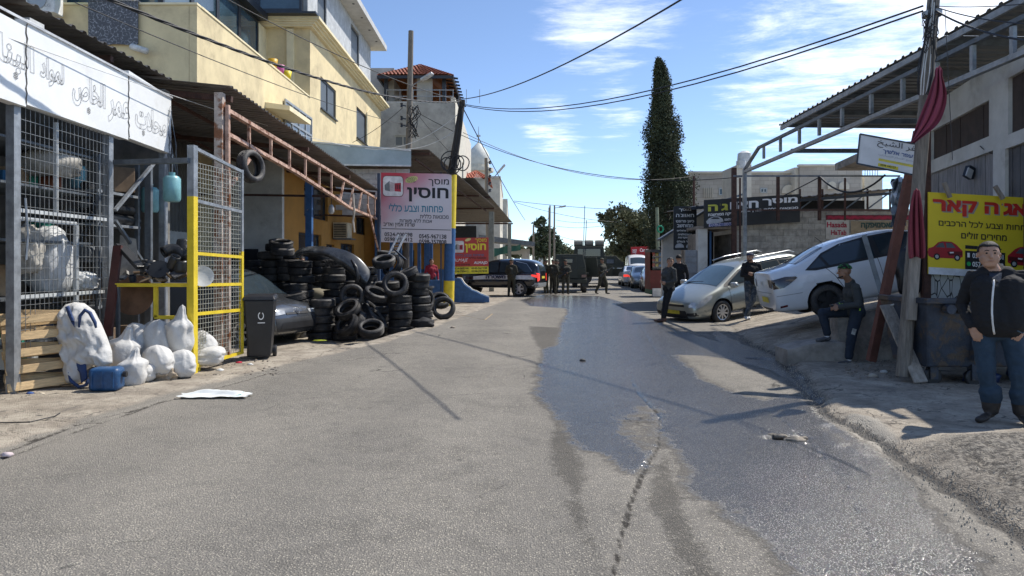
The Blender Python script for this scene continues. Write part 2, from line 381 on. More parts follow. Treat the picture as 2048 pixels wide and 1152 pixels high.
asph = mixc(t, maprange(t, mid, .3,.7),(.165,.152,.130),(.245,.226,.195))
asph = mixc(t, maprange(t, big, .35,.7),asph, (.265,.244,.208))
asph = mixc(t, maprange(t, fine, .45,.75),asph, (.075,.072,.07))
asph = mixc(t, math_node(t, 'MULTIPLY', stone, .85),asph, (.50,.455,.37))
grime = maprange(t, noise(1.3,7,.72,.6),.55,.72)
vc = N(t, 'ShaderNodeTexVoronoi', feature='DISTANCE_TO_EDGE'); vc.inputs['Scale'].default_value = .55
wv = N(t, 'ShaderNodeTexNoise'); wv.inputs['Scale'].default_value = 1.7; wv.inputs['Detail'].default_value = 6; L(t, pos, wv.inputs['Vector'])
wa = N(t, 'ShaderNodeVectorMath', operation='ADD'); ws_ = N(t, 'ShaderNodeVectorMath', operation='SCALE'); ws_.inputs['Scale'].default_value = .9; L(t, wv.outputs['Color'], ws_.inputs[0]); L(t, pos, wa.inputs[0]); L(t, ws_.outputs[0], wa.inputs[1]); L(t, wa.outputs[0], vc.inputs['Vector'])
hair_ck = math_node(t, 'MULTIPLY', maprange(t, vc.outputs['Distance'],.012,.003),maprange(t, noise(.8,3,.5),.55,.66))
spx = N(t, 'ShaderNodeSeparateXYZ'); L(t, pos, spx.inputs[0])
lane = math_node(t, 'SUBTRACT', spx.outputs[0], math_node(t, 'MULTIPLY', spx.outputs[1],.06))
lane = math_node(t, 'ADD', lane, math_node(t, 'MULTIPLY', big, .8))
track = math_node(t, 'MULTIPLY', math_node(t, 'ADD', math_node(t, 'SINE', math_node(t, 'MULTIPLY', lane, 3.6)),1.0),.5)
oil = maprange(t, noise(5.5,3,.5),.70,.76)
asph = mixc(t, math_node(t, 'MULTIPLY', grime, .35),asph, (.07,.068,.066))
asph = mixc(t, math_node(t, 'MULTIPLY', track, .20),asph, (.10,.095,.088))
asph = mixc(t, math_node(t, 'MULTIPLY', oil, .5),asph, (.04,.038,.036))
asph = mixc(t, math_node(t, 'MULTIPLY', hair_ck, .8),asph, (.025,.023,.02))
asph = mixc(t, math_node(t, 'MULTIPLY', att('left'),.45),asph, (.27,.245,.205))
conc = mixc(t, maprange(t, noise(2.2,8,.7),.3,.7),(.235,.20,.158),(.46,.405,.325))
conc = mixc(t, maprange(t, noise(17,6,.75),.52,.72),conc, (.12,.105,.09))
conc = mixc(t, maprange(t, noise(.9,6,.7,.8),.56,.68),conc, (.115,.105,.095))
rgh = mixc(t, maprange(t, noise(24,6,.75),.4,.62),(.10,.09,.078),(.36,.325,.27))
vk = N(t, 'ShaderNodeTexVoronoi', feature='DISTANCE_TO_EDGE'); vk.inputs['Scale'].default_value = 1.9; L(t, wa.outputs[0], vk.inputs['Vector'])
ck2 = math_node(t, 'MULTIPLY', maprange(t, vk.outputs['Distance'],.022,.005),maprange(t, noise(1.1,3,.5),.46,.56))
conc = mixc(t, math_node(t, 'MULTIPLY', ck2,.75),conc, (.035,.03,.025))
conc = mixc(t, math_node(t, 'MULTIPLY', maprange(t, noise(3.3,6,.75,.9),.57,.66),.55),conc, (.07,.062,.055))
base = mixc(t, att('conc'), asph, conc)
base = mixc(t, att('rough'), base, rgh)
base = mixc(t, att('patch'), base, (.36,.33,.28))
ck = maprange(t, math_node(t, 'ADD', att('crack'), math_node(t, 'MULTIPLY', math_node(t, 'SUBTRACT', noise(28,4),.5),.06)),.004,.030,1,0)
base = mixc(t, math_node(t, 'MULTIPLY', ck, .85),base, (.018,.015,.012))
gk = maprange(t, math_node(t, 'ADD', att('gut'), math_node(t, 'MULTIPLY', math_node(t, 'SUBTRACT', noise(14,5),.5),1.0)),.45,.9)
base = mixc(t, math_node(t, 'MULTIPLY', gk, .85),base, (.03,.026,.022))
wn = math_node(t, 'MULTIPLY', math_node(t, 'SUBTRACT', noise(2.6,9,.74,.6),.5),.62)
wn2 = math_node(t, 'MULTIPLY', math_node(t, 'SUBTRACT', noise(34,4,.7),.5),.22)
wetv = math_node(t, 'ADD', att('wet'), math_node(t, 'ADD', wn, wn2))
wet = maprange(t, wetv, -.03,.07)
damp_darkv = math_node(t, 'ADD', att('damp'), math_node(t, 'ADD', math_node(t, 'MULTIPLY', wn, .5),wn2))
damp = math_node(t, 'MULTIPLY', maprange(t, damp_darkv, -.02,.06),.75)
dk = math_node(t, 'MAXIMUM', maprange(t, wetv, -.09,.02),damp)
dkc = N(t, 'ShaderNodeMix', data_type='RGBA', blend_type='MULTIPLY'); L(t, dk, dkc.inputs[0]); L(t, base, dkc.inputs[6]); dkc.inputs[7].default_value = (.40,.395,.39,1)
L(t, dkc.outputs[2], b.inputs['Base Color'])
rr = math_node(t, 'SUBTRACT',.92, math_node(t, 'MULTIPLY', wet, math_node(t, 'ADD',.60, math_node(t, 'MULTIPLY', maprange(t, vo.outputs['Distance'],.2,.5),.20))))
rr = math_node(t, 'SUBTRACT', rr, math_node(t, 'MULTIPLY', gk, .3))
L(t, rr, b.inputs['Roughness'])
L(t, math_node(t, 'ADD',.35, math_node(t, 'MULTIPLY', wet, .65)), b.inputs['Specular IOR Level'])
h = math_node(t, 'ADD', math_node(t, 'MULTIPLY', vo.outputs['Distance'],-1.0),math_node(t, 'MULTIPLY', vo2.outputs['Distance'],-.4))
h = math_node(t, 'ADD', h, math_node(t, 'MULTIPLY', math_node(t, 'MULTIPLY', noise(22,6,.7),4.0),math_node(t, 'ADD', math_node(t, 'MULTIPLY', att('rough'),1.3),.12)))
bp = t.nodes.new('ShaderNodeBump'); bp.inputs['Distance'].default_value = .008
L(t, math_node(t, 'SUBTRACT',1.0, math_node(t, 'MULTIPLY', wet, .38)), bp.inputs['Strength']); L(t, h, bp.inputs['Height']); L(t, bp.outputs[0], b.inputs['Normal'])
# --- one grid, cut into the road and what lies beside it
cxq = verts[quads[:, 0],0]; cyq = verts[quads[:, 0],1]
q_re = cxq-er(cyq); q_le = el(cyq)-cxq
cls = np.where(q_re > 0,2, np.where(q_le > 0,1,0)); cls = np.where((cyq > 60) & (cls > 0),3, cls); cls = np.where((np.abs(cxq) > 16) & (cls > 0),3, cls)
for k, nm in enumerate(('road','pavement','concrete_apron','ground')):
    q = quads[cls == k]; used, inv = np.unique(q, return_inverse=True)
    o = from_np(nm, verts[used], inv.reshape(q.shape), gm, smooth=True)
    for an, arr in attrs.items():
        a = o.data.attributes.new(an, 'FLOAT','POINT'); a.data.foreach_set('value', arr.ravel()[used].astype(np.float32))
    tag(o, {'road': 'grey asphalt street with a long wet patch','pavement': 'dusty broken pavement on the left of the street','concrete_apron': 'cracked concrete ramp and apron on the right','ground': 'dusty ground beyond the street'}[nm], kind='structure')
# ================================================================== shared materials
galv = M('galvanised',(.33,.35,.37),.5,.55,.3,6,.1,30, col2=(.25,.25,.25),amt=.35)
galv_dark = M('weathered_steel',(.16,.18,.20),.55,.5,.3,5,.1,30, col2=RUST, amt=.3)
rusty_or = M('rusty_orange_paint',(.52,.34,.26),.7,0,.3,7,.3,40, col2=(.16,.055,.022),amt=.44, s2=5)
rusty_pale = M('rusty_pale_paint',(.50,.42,.36),.7,0,.25,7,.3,40, col2=(.22,.085,.035),amt=.48, s2=4)
dark_rust = M('dark_rust',(.075,.035,.025),.8,0,.4,8,.3,40)
sheet_dark = M('dull_roof_sheet',(.17,.158,.145),.6,.2,.3,1.5,.1,12, col2=(.09,.06,.045),amt=.4, stretch=(1,3,1))
sheet_light = M('grey_roof_sheet',(.38,.44,.47),.5,.3,.2,1.5,.1,12)
white_panel = M('white_panel',(.78,.79,.78),.45,0,.08,1.2,.08,5, col2=(.5,.48,.42),amt=.28, s2=1.5, edge=.4)
pencil = M('grey_line',(.34,.35,.37),.7, var=.1)
cream = M('cream_render',(.72,.60,.36),.9,0,.12,.8,.15,25, col2=(.50,.41,.25),amt=.42, edge=.35, s2=.7)
cream_trim = M('cream_trim',(.80,.70,.46),.85,0,.1,2)
greyrender = M('grey_mottled_render',(.48,.50,.52),.85,0,.22,2.5,.2,25, col2=(.36,.38,.40),amt=.45, edge=.3, s2=3)
darkglass = M('dark_glass',(.035,.05,.062),.08,0,.3,.6, spec=.8)
blueglass = M('blue_tinted_glass',(.05,.09,.12),.07,0,.4,.5, spec=1.0)
shutterm = M('grey_shutter',(.13,.15,.17),.5,.3,.1,2)
frame_dark = M('dark_frame',(.025,.03,.04),.4,.2,.2,3)
frame_white = M('white_frame',(.75,.75,.72),.5,0,.1,3)
frame_al = M('aluminium_frame',(.35,.36,.36),.4,.5,.1,3)
stonegrey = M('weathered_render',(.42,.415,.39),.9,0,.2,1.2,.3,20, col2=(.25,.25,.235),amt=.42, edge=.3, s2=.8)
stonecream = M('cream_stone',(.60,.56,.47),.85,0,.15,1.5,.2,15, col2=(.42,.39,.33),amt=.35, edge=.3, s2=1)
tilered = M('red_roof_tile',(.34,.085,.045),.75,0,.35,12, rnd=.2)
woodbrown = M('brown_wood',(.30,.115,.04),.6,0,.3,3, stretch=(1,8,8))
poleW = M('weathered_pole',(.21,.185,.155),.9,0,.35,9,.5,30, stretch=(4,4,.5))
blackp = M('black_plastic',(.018,.018,.02),.42,0,.3,4)
blackcable = M('black_cable',(.02,.02,.022),.6,0,.2,4)
whitecable = M('white_cable',(.62,.62,.6),.6)
yellowp = M('yellow_paint',(.75,.56,.03),.5,0,.15,5,.1,20, col2=(.35,.27,.1),amt=.27)
bluep = M('blue_paint',(.035,.11,.26),.6,0,.25,5,.2,20, col2=(.25,.27,.3),amt=.33)
orangewall = M('ochre_wall',(.40,.205,.045),.85,0,.15,1.5,.1,20, col2=(.4,.2,.05),amt=.35)
maroon = M('maroon_paint',(.10,.03,.035),.8,0,.2,3)
blockgrey = M('concrete_block',(.36,.34,.30),.95,0,.3,5,.5,60, rnd=.18)
concrete = M('stained_concrete',(.30,.27,.235),.92,0,.35,3,.5,30, col2=(.11,.10,.09),amt=.42, edge=.25, s2=2.2)
wall_white = M('dirty_white_wall',(.62,.61,.57),.9,0,.15,1.5,.2,20, col2=(.40,.37,.32),amt=.36, edge=.3, s2=1.2)
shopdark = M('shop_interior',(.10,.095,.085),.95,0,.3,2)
woodpale = M('pale_pallet_wood',(.60,.42,.22),.8,0,.25,6,.3,30, stretch=(1,6,6),rnd=.15)
woodgrey = M('grey_plank',(.30,.265,.225),.9,0,.3,5,.4,30, stretch=(5,5,.7),rnd=.12)
sackw = M('white_woven_sack',(.56,.55,.525),.7,0,.10,5,.35,24, col2=(.42,.40,.36),amt=.3, s2=3)
black_ink = M('black_print',(.015,.015,.018),.6, var=.1)
white_ink = M('white_print',(.85,.85,.85),.6, var=.05)
teal_ink = M('teal_print',(.02,.22,.32),.6, var=.05)
red_ink = M('red_print',(.55,.02,.02),.6, var=.05)
yel_ink = M('yellow_print',(.85,.70,.05),.6, var=.05)
mesh_steel = M('mesh_wire',(.30,.31,.31),.5,.6,.2,8)

def corrugated(parent, name, p0, along, across, L_, W_, mat, pitch=.25, amp=.035, sheet=1.0, flip=1, thick=.0025):
    """sheets laid side by side: 'along' runs with the ridges, 'across' over them; every sheet an object"""
    a = Vector(along).normalized(); c = Vector(across).normalized(); n = a.cross(c).normalized()*flip
    k = max(1, round(W_/sheet)); ws = W_/k; out = []
    for i in range(k):
        pr = []; x = 0
        m = max(1, round(ws/pitch)); pt = ws/m
        for j in range(m):
            pr += [(x, 0),(x+pt*.55,0),(x+pt*.66, amp),(x+pt*.89, amp)]; x += pt
        pr.append((ws+.01,0))
        vs = []; dz = random.uniform(-.004,.004); ex = random.uniform(-.06,.06)
        for s in (0,1):
            for h in (0,-thick):
                for x_, z_ in pr: vs.append(Vector(p0)+c*(i*ws+x_)+a*((L_+ex)*s - (.02 if s == 0 else 0))+n*(z_+h+dz+(i % 2)*.004))
        K = len(pr); fs = []
        for q in range(K-1):
            fs += [(q, q+1,2*K+q+1,2*K+q),(K+q, 3*K+q, 3*K+q+1, K+q+1),(q, K+q, K+q+1, q+1),(2*K+q, 2*K+q+1,3*K+q+1,3*K+q)]
        fs += [(0,2*K, 3*K, K),(K-1,2*K-1,4*K-1,3*K-1)]
        mb = MB(); mb.add(vs, fs); out.append(mb.build(name, mat, parent))
    return out
def wall(parent, name, p0, u, W_, H_, holes, mat, thick=.25, nrm=None, up=(0,0,1)):
    """wall sheet with real openings: holes = (u0, v0, u1, v1); p0 bottom corner; the reveal goes back by thick"""
    u = Vector(u).normalized(); v = Vector(up); n = Vector(nrm) if nrm is not None else u.cross(v); p0 = Vector(p0)
    us = sorted({0, W_, *[h[0] for h in holes], *[h[2] for h in holes]}); vs_ = sorted({0, H_, *[h[1] for h in holes], *[h[3] for h in holes]})
    mb = MB()
    def q(a, b, c, d): mb.add([a, b, c, d],[(0,1,2,3)])
    pt = lambda x, y, d=0: p0+u*x+v*y-n*d
    for i in range(len(us)-1):
        for j in range(len(vs_)-1):
            x, y = (us[i]+us[i+1])/2,(vs_[j]+vs_[j+1])/2
            if any(h[0] < x < h[2] and h[1] < y < h[3] for h in holes): continue
            q(pt(us[i], vs_[j]), pt(us[i+1], vs_[j]), pt(us[i+1], vs_[j+1]), pt(us[i], vs_[j+1]))
            q(pt(us[i], vs_[j], thick), pt(us[i+1], vs_[j], thick), pt(us[i+1], vs_[j+1], thick), pt(us[i], vs_[j+1], thick))
    for a, b, c, d in list(holes)+[(0,0, W_, H_)]:
        q(pt(a, b), pt(c, b), pt(c, b, thick), pt(a, b, thick)); q(pt(a, d), pt(c, d), pt(c, d, thick), pt(a, d, thick))
        q(pt(a, b), pt(a, d), pt(a, d, thick), pt(a, b, thick)); q(pt(c, b), pt(c, d), pt(c, d, thick), pt(c, b, thick))
    me = mb.build(name, mat, parent)
    return me
def window(parent, p0, u, hole, n, fm, pm, nx=2, ny=1, back=.1, fw=.06, slats=False, sill=None, name='window'):
    """frame bars in the opening, panes behind as sub-parts"""
    u = Vector(u).normalized(); n = Vector(n); v = Vector((0,0,1)); a, b, c, d = hole; p0 = Vector(p0)-n*back
    mb = MB(); pt = lambda x, y, k=0: p0+u*x+v*y+n*k
    for x in [a+fw/2]+[a+(c-a)*i/nx for i in range(1, nx)]+[c-fw/2]: mb.beam(pt(x, b), pt(x, d), fw, .05, n)
    for y in [b+fw/2]+[b+(d-b)*i/ny for i in range(1, ny)]+[d-fw/2]: mb.beam(pt(a+fw, y, .002),pt(c-fw, y, .002),.05, fw, v)
    if sill: mb.box(pt((a+c)/2, b-.03, back+.04),(0.001,.001,.001)); mb.beam(pt(a-.05, b-.04, back+.03),pt(c+.05, b-.04, back+.03),.14,.06, v)
    w_ = mb.build(name, fm, parent)
    for i in range(nx):
        for j in range(ny):
            x0, x1 = a+(c-a)*i/nx, a+(c-a)*(i+1)/nx; y0, y1 = b+(d-b)*j/ny, b+(d-b)*(j+1)/ny
            k = MB()
            if slats:
                m = int((y1-y0)/.09)
                for s in range(m):
                    yy = y0+(s+.5)*(y1-y0)/m; k.beam(pt(x0, yy, -.02),pt(x1, yy, -.02),.012,(y1-y0)/m*.93, v)
                o = k.build('shutter', pm, w_)
            else:
                k.add([pt(x0, y0,-.015),pt(x1, y0,-.015),pt(x1, y1,-.015),pt(x0, y1,-.015)],[(0,1,2,3)])
                k.add([pt(x0, y0,-.027),pt(x1, y0,-.027),pt(x1, y1,-.027),pt(x0, y1,-.027)],[(3,2,1,0)])
                k.build('pane', pm, w_)
    return w_
def wiremesh(parent, name, p0, u, v, W_, H_, du, dv, r, mat):
    mb = MB(); u = Vector(u); v = Vector(v); p0 = Vector(p0); n = u.cross(v).normalized()
    k = int(W_/du);
    for i in range(k+1): x = W_*i/k; mb.beam(p0+u*x, p0+u*x+v*H_, r, r, n)
    k = int(H_/dv)
    for i in range(k+1): y = H_*i/k; mb.beam(p0+v*y+n*r, p0+v*y+u*W_+n*r, r, r, n)
    return tag(mb.build(name, mat, parent), kind='stuff')
def truss(parent, p, q, h, nv, w, mat, diag=False, name_c='chord', name_v='strut', vp=None):
    p = Vector(p); q = Vector(q); up = Vector((0,0, h));
    MB().beam(p, q, w, w).build(name_c, mat, parent); MB().beam(p+up, q+up, w, w).build(name_c, mat, parent)
    for i in range(nv+1):
        a = p+(q-p)*i/nv; MB().beam(a+Vector((0,0, w/2)), a+up-Vector((0,0, w/2)), w*.8, w*.8,(0,1,0)).build(name_v, mat, parent)
def sag(a, b, s, n=14):
    a = Vector(a); b = Vector(b); return [a.lerp(b, i/n)-Vector((0,0, s*4*(i/n)*(1-i/n))) for i in range(n+1)]

# ================================================================== LEFT: the supplies shop under the white sign
FX = -5.96
shop = thing('supply_shop','dim open-fronted supplies shop behind steel mesh, under the long white sign','shop',(FX, 10,0))
def rel(o, root):
    o.parent = root; o.location = Vector(o.location)-Vector(root.location); return o
def tb(root, mb, name, mat, **k):       # build in world coordinates, then hang under a root that is not rotated
    o = mb.build(name, mat, None, **k); return rel(o, root)
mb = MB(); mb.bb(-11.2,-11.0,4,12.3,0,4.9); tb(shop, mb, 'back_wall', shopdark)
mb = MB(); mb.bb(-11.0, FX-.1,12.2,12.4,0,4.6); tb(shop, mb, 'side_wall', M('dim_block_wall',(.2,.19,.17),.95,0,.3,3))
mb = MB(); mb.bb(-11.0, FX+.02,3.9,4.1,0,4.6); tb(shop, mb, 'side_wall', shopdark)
for y, nm in ((8.32,''),(10.28,''),(11.92,'')):
    mb = MB()
    mb.bb(FX-.05, FX+.05, y-.012, y+.012,0,3.5); mb.bb(FX+.037, FX+.05, y+.012, y+.10,0,3.5); mb.bb(FX-.05, FX-.037, y+.012, y+.10,0,3.5)
    tb(shop, mb, 'post', galv)
mb = MB()
for z in (3.05,1.95+.18,1.95):
    pass
for z, y0, y1 in ((2.20,8.34,10.26),(2.10,8.34,9.55),(1.15,8.34,10.2)): mb.beam((FX, y0, z),(FX, y1, z),.05,.045)
mb.beam((FX, 9.57,2.1),(FX, 9.57,.6),.05,.05); mb.beam((FX, 9.15,3.4),(FX, 9.15,2.2),.04,.04)
tb(shop, mb, 'door_frame', M('white_steel',(.6,.62,.62),.5,.3,.2,6, col2=RUST, amt=.3))
o = wiremesh(None, 'mesh_panel',(FX+.03,8.36,.45),(0,1,0),(0,0,1),1.9,3.0,.085,.15,.0055, mesh_steel); rel(o, shop)
mb = MB(); mb.tube([(FX+.05,8.5,2.35),(FX+.07,8.52,1.9),(FX+.06,8.5,1.6)],.014,5); tb(shop, mb, 'chain', galv)
# sign board
sg = thing('shop_sign','long white panel sign with outlined Arabic lettering above the mesh shopfront','sign',(FX+.12,10,3.4))
ycuts = [6.2,8.42,10.66,12.0]
for i in range(3):
    mb = MB(); y0, y1 = ycuts[i]+.008, ycuts[i+1]-.008
    zb0, zt0 = 3.47,4.49; zb1, zt1 = 3.42,4.44
    mb.hexa([(FX-.02, y0,3.47),(FX+.12, y0,3.47),(FX+.12, y1,3.44),(FX-.02, y1,3.44)],[(FX-.02, y0,4.50),(FX+.12, y0,4.50),(FX+.12, y1,4.40),(FX-.02, y1,4.40)])
    tb(sg, mb, 'panel', white_panel)
mb = MB(); mb.beam((FX+.14,6.2,4.50),(FX+.14,12.0,4.40),.012,.03); tb(sg, mb, 'edge_trim', M('sign_trim',(.6,.6,.6),.5,.3))
mb = MB()
for yc in (8.42,10.66):
    zz = 3.48; pts = []
    while zz < 4.45: pts.append((FX+.125, yc+random.uniform(-.02,.02),zz)); zz += .06
    mb.tube(pts, .008,4)
tb(sg, mb, 'joint_stain', M('joint_dirt',(.12,.11,.1),.9))
# Arabic, presentation forms; reads right to left = far end to near end of the board
ar1 = '\uFEE3\uFEA4\uFEFC\uFE95'; ar2 = '\uFECB\uFEE4\uFEAE'; ar3 = '\uFE8D\uFEDF\uFEA8\uFE8E\uFEB9'; ar4 = '\uFEDF\uFEE4\uFEEE\uFE8D\uFEA9'; ar5 = '\uFE8D\uFEDF\uFE92\uFEE8\uFE8E\uFE80'
def sgn_text(s, y0, y1, z0, z1):
    o = text(s, (FX+.12,0,0),(0,1,0),(0,0,-1),y0,-z1, y1,-z0, pencil, None, thick=.006, outline=.0065, bold=.035); rel(o, sg)
sgn_text(ar1,10.85,11.83,3.68,4.05); sgn_text(ar2,10.12,10.68,3.62,4.0); sgn_text(ar3,9.30,10.05,3.68,4.12); sgn_text(ar4,8.66,9.12,3.80,4.14); sgn_text(ar5,7.75,8.55,3.80,4.2)
for y_, z_ in ((11.05,3.58),(9.62,3.62),(8.2,3.72)): sgn_text('*', y_, y_+.07, z_, z_+.09)
# canopy roof 1 (behind and above the sign)
r1 = thing('canopy_roof','dark corrugated roof edge running above the white shop sign','roof',(-6.3,9,4.9))
for o in corrugated(None, 'roof_sheet',(-6.28,3.6,4.93),(-1,0,.06),(0,1,0),4.8,9.3, sheet_dark, flip=-1): rel(o, r1)
for y in (5.2,8.6,11.2):
    mb = MB(); mb.bb(-11,-6.4, y-.04, y+.04,4.78,4.88); tb(r1, mb, 'rafter', dark_rust)
    mb = MB(); mb.bb(-6.52,-6.44, y-.04, y+.04,4.3,4.78); tb(r1, mb, 'stub_post', dark_rust)
mb = MB(); mb.bb(-6.4,-6.2,9.0,9.28,4.62,4.72); tag(mb.build('junction_box', M('grey_box',(.5,.5,.48),.5)),'small white box fixed under the roof edge above the white sign','box')
# ================================================================== roof 2 over the tyre yard, with its rusty truss
r2 = thing('yard_canopy','large corrugated canopy over the tyre yard carried by a rusty orange lattice beam','canopy',(-5.1,12.3,0))
for o in corrugated(None, 'roof_sheet',(-4.95,12.2,4.66),(-1,0,.10),(0,1,-.028),7.0,13.9, sheet_dark, flip=-1, pitch=.22): rel(o, r2)
A = Vector((-5.1,12.35,0)); B = Vector((-5.02,26.0,0))
zt0, zb0, zt1, zb1 = 4.30,3.88,3.96,3.42
n_ = 11
mb = MB(); mb.beam(A+Vector((0,0, zt0)), B+Vector((0,0, zt1)),.10,.07); tb(r2, mb, 'chord', rusty_or)
mb = MB(); pts = [(0, zb0),(.30,3.70),(.55,3.45),(.68,3.30),(1,3.22)]
for (s0, z0),(s1, z1) in zip(pts[:-1], pts[1:]): mb.beam(A.lerp(B, s0)+Vector((0,0, z0)), A.lerp(B, s1)+Vector((0,0, z1)),.10,.07)
tb(r2, mb, 'chord', rusty_or)
for i in range(1, n_+1):
    s = i/(n_+.3); zb = np.interp(s, [p[0] for p in pts],[p[1] for p in pts]); a = A.lerp(B, s)
    lean = .25 if 7 <= i <= 9 else 0
    mb = MB(); mb.beam(a+Vector((0,-lean, zb+.03)), a+Vector((0, lean, zt0+(zt1-zt0)*s-.03)),.06,.05,(1,0,0)); tb(r2, mb, 'strut', rusty_or)
mb = MB(); mb.bb(-5.2,-5.06,12.22,12.36,0,4.55); tb(r2, mb, 'post', rusty_pale)
mb = MB(); mb.bb(-5.04,-4.98,12.3,12.38,0,4.35); tb(r2, mb, 'post', rusty_or)
mb = MB(); mb.beam((-5.0,12.45,2.95),(-5.0,13.6,3.74),.06,.06); tb(r2, mb, 'brace', rusty_or)
for y in (12.5,17.2,21.6,25.6):
    z = 4.62-(y-12.2)*.028; mb = MB(); mb.beam((-5.0, y, z-.12),(-11.9, y, z+.55),.09,.10); tb(r2, mb, 'rafter', dark_rust)
mb = MB()
for x in (-6.5,-8.2,-9.9): mb.beam((x, 12.3,4.53+(-5-x)*.1),(x, 26,4.15+(-5-x)*.1),.05,.06)
tb(r2, mb, 'purlin', dark_rust)
for (x, y) in ((-5.85,20.2),(-5.0,26.05)):
    mb = MB(); mb.bb(x-.09, x+.09, y-.09, y+.09,0,3.95); tb(r2, mb, 'blue_post', bluep)
mb = MB(); mb.beam((-5.0,26,3.3),(-11,26,3.5),.06,.06); mb.beam((-5.0,20.2,3.5),(-11,20.2,3.6),.06,.06); tb(r2, mb, 'tie_bar', dark_rust)
mb = MB(); mb.beam((-5.0,24.2,3.6),(-4.85,25.8,1.75),.05,.05); tb(r2, mb, 'brace', rusty_or)
mb = MB(); mb.tube([(-5.0,22.0,3.75),(-4.97,22.05,3.2),(-5.02,22.1,2.9),(-4.98,22.1,2.55)],.035,6); tag(mb.build('hanging_rag', M('pale_rag',(.6,.52,.42),.9)),'pale rag hanging from the middle of the rusty lattice beam','rag')
# yard interior
yard = thing('garage_building','ochre and white car workshop set back under the yard canopy','garage',(-9,22,0))
mb = MB(); mb.bb(-9.3,-9.1,12.4,21.0,0,2.45); tb(yard, mb, 'white_wall', wall_white)
for o in corrugated(None, 'cladding_sheet',(-9.08,12.4,2.45),(0,0,1),(0,1,0),2.6,8.6, M('grey_cladding',(.13,.13,.125),.6,.3,.2,2),pitch=.18, sheet=1.0, amp=.025): rel(o, yard)
mb = MB(); mb.bb(-9.3,-6.9,21.0,21.2,0,4.9); tb(yard, mb, 'white_wall', wall_white)
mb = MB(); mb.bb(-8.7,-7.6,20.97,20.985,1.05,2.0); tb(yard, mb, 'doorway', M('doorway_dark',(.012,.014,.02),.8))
holes = [(1.6,1.3,4.3,2.6),(5.0,.0,6.2,2.3),(7.2,1.2,9.6,2.4),(2.2,3.15,5.2,4.3),(10.0,2.9,12,3.7)]
o = wall(None, 'ochre_wall',(-6.95,21.2,0),(0,1,0),15,4.9, holes, orangewall, .25,(1,0,0)); rel(o, yard)
for h in holes: rel(window(None, (-6.95,21.2,0),(0,1,0),h, (1,0,0),frame_dark, darkglass, 2,1,.12),yard)
mb = MB(); mb.bb(-6.945,-6.93,21.2,26.1,0,1.0); mb.bb(-6.945,-6.93,27.5,36.2,0,1.0); tb(yard, mb, 'painted_band', maroon)
mb = MB(); mb.bb(-6.95,-2.9,33.0,33.25,0,4.4); tb(yard, mb, 'cross_wall', orangewall)
mb = MB(); mb.bb(-6.9,-2.92,32.97,32.99,0,1.3); tb(yard, mb, 'painted_band', bluep)
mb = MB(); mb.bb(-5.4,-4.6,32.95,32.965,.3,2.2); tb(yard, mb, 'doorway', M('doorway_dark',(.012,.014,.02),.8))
for (a, b_) in ((-6.3,32.9),(-4.0,32.9)):
    mb = MB(); mb.bb(a-.12, a+.12,32.8,32.96,0,4.3); tb(yard, mb, 'blue_pilaster', bluep)
ac = thing('air_conditioner','boxy window air conditioner on the ochre workshop wall','air conditioner',(-6.7,27.6,3.0))
mb = MB(); mb.bb(-6.9,-6.35,27.0,27.75,2.55,3.15); tb(ac, mb, 'casing', M('cream_casing',(.6,.52,.36),.6))
mb = MB()
for i in range(8): mb.bb(-6.87,-6.40,26.97,26.995,2.6+i*.065,2.63+i*.065)
tb(ac, mb, 'grille', frame_dark)
mb = MB(); mb.bb(-6.9,-6.2,26.95,27.8,2.50,2.545); tb(ac, mb, 'shelf', galv_dark)
lamp = thing('hanging_lamp','hanging bulb lamp under the yard canopy in front of the ochre wall','lamp',(-5.9,21.6,3.2))
mb = MB(); mb.lathe([(0,.12),(.05,.12),(.09,.02),(.09,-.1),(.05,-.16),(0,-.17)],12, mat=Matrix.Translation((-5.55,21.5,3.25))); tb(lamp, mb, 'bulb', M('bulb_glass',(.5,.5,.5),.3),smooth=True)
mb = MB(); mb.tube([(-5.55,21.5,3.35),(-5.55,21.5,4.3)],.01,4); tb(lamp, mb, 'cord', blackcable)
# ================================================================== roof 3 and 4 with their fascia, block wall
r3 = thing('fascia_canopy','grey metal canopy with a flat pale fascia behind the pink workshop sign','canopy',(-3.3,27,0))
p_tl, p_tr = P(560,279,26.6),P(822,301,26.6)
mb = MB()
mb.hexa([(p_tl.x, 26.6,5.35),(p_tr.x, 26.6,5.28),(p_tr.x, 26.68,5.28),(p_tl.x, 26.68,5.35)],[(p_tl.x, 26.6, p_tl.z),(p_tr.x, 26.6, p_tr.z),(p_tr.x, 26.68, p_tr.z),(p_tl.x, 26.68, p_tl.z)])
tb(r3, mb, 'fascia', M('fascia_blue_grey',(.34,.42,.45),.45,.3,.15,1.5))
mb = MB(); mb.beam((p_tl.x, 26.58, p_tl.z),(p_tr.x, 26.58, p_tr.z),.05,.06); mb.beam((p_tl.x, 26.58,5.35),(p_tr.x, 26.58,5.28),.05,.06); tb(r3, mb, 'fascia_trim', M('pale_trim',(.6,.64,.64),.5,.2))
a0 = P(856,299,26.6); b0 = P(990,415,40.0)
d = (b0-a0)
for o in corrugated(None, 'roof_sheet', a0,(-1,0,-.004),d.normalized(),6.5, d.length, sheet_dark, flip=-1, pitch=.25): rel(o, r3)
for s in (.02,.35,.68,.98):
    q = a0.lerp(b0, s); mb = MB(); mb.beam(q+Vector((0,0,-.1)), q+Vector((-6.4,0,-.12)),.08,.09); tb(r3, mb, 'rafter', dark_rust)
mb = MB(); mb.beam(a0+Vector((-.5,.2,-.35)), b0+Vector((-.5,0,-.2)),.06,.06); mb.beam(a0+Vector((-2.6,.2,-.2)), b0+Vector((-2.6,0,-.2)),.06,.06); tb(r3, mb, 'purlin', dark_rust)
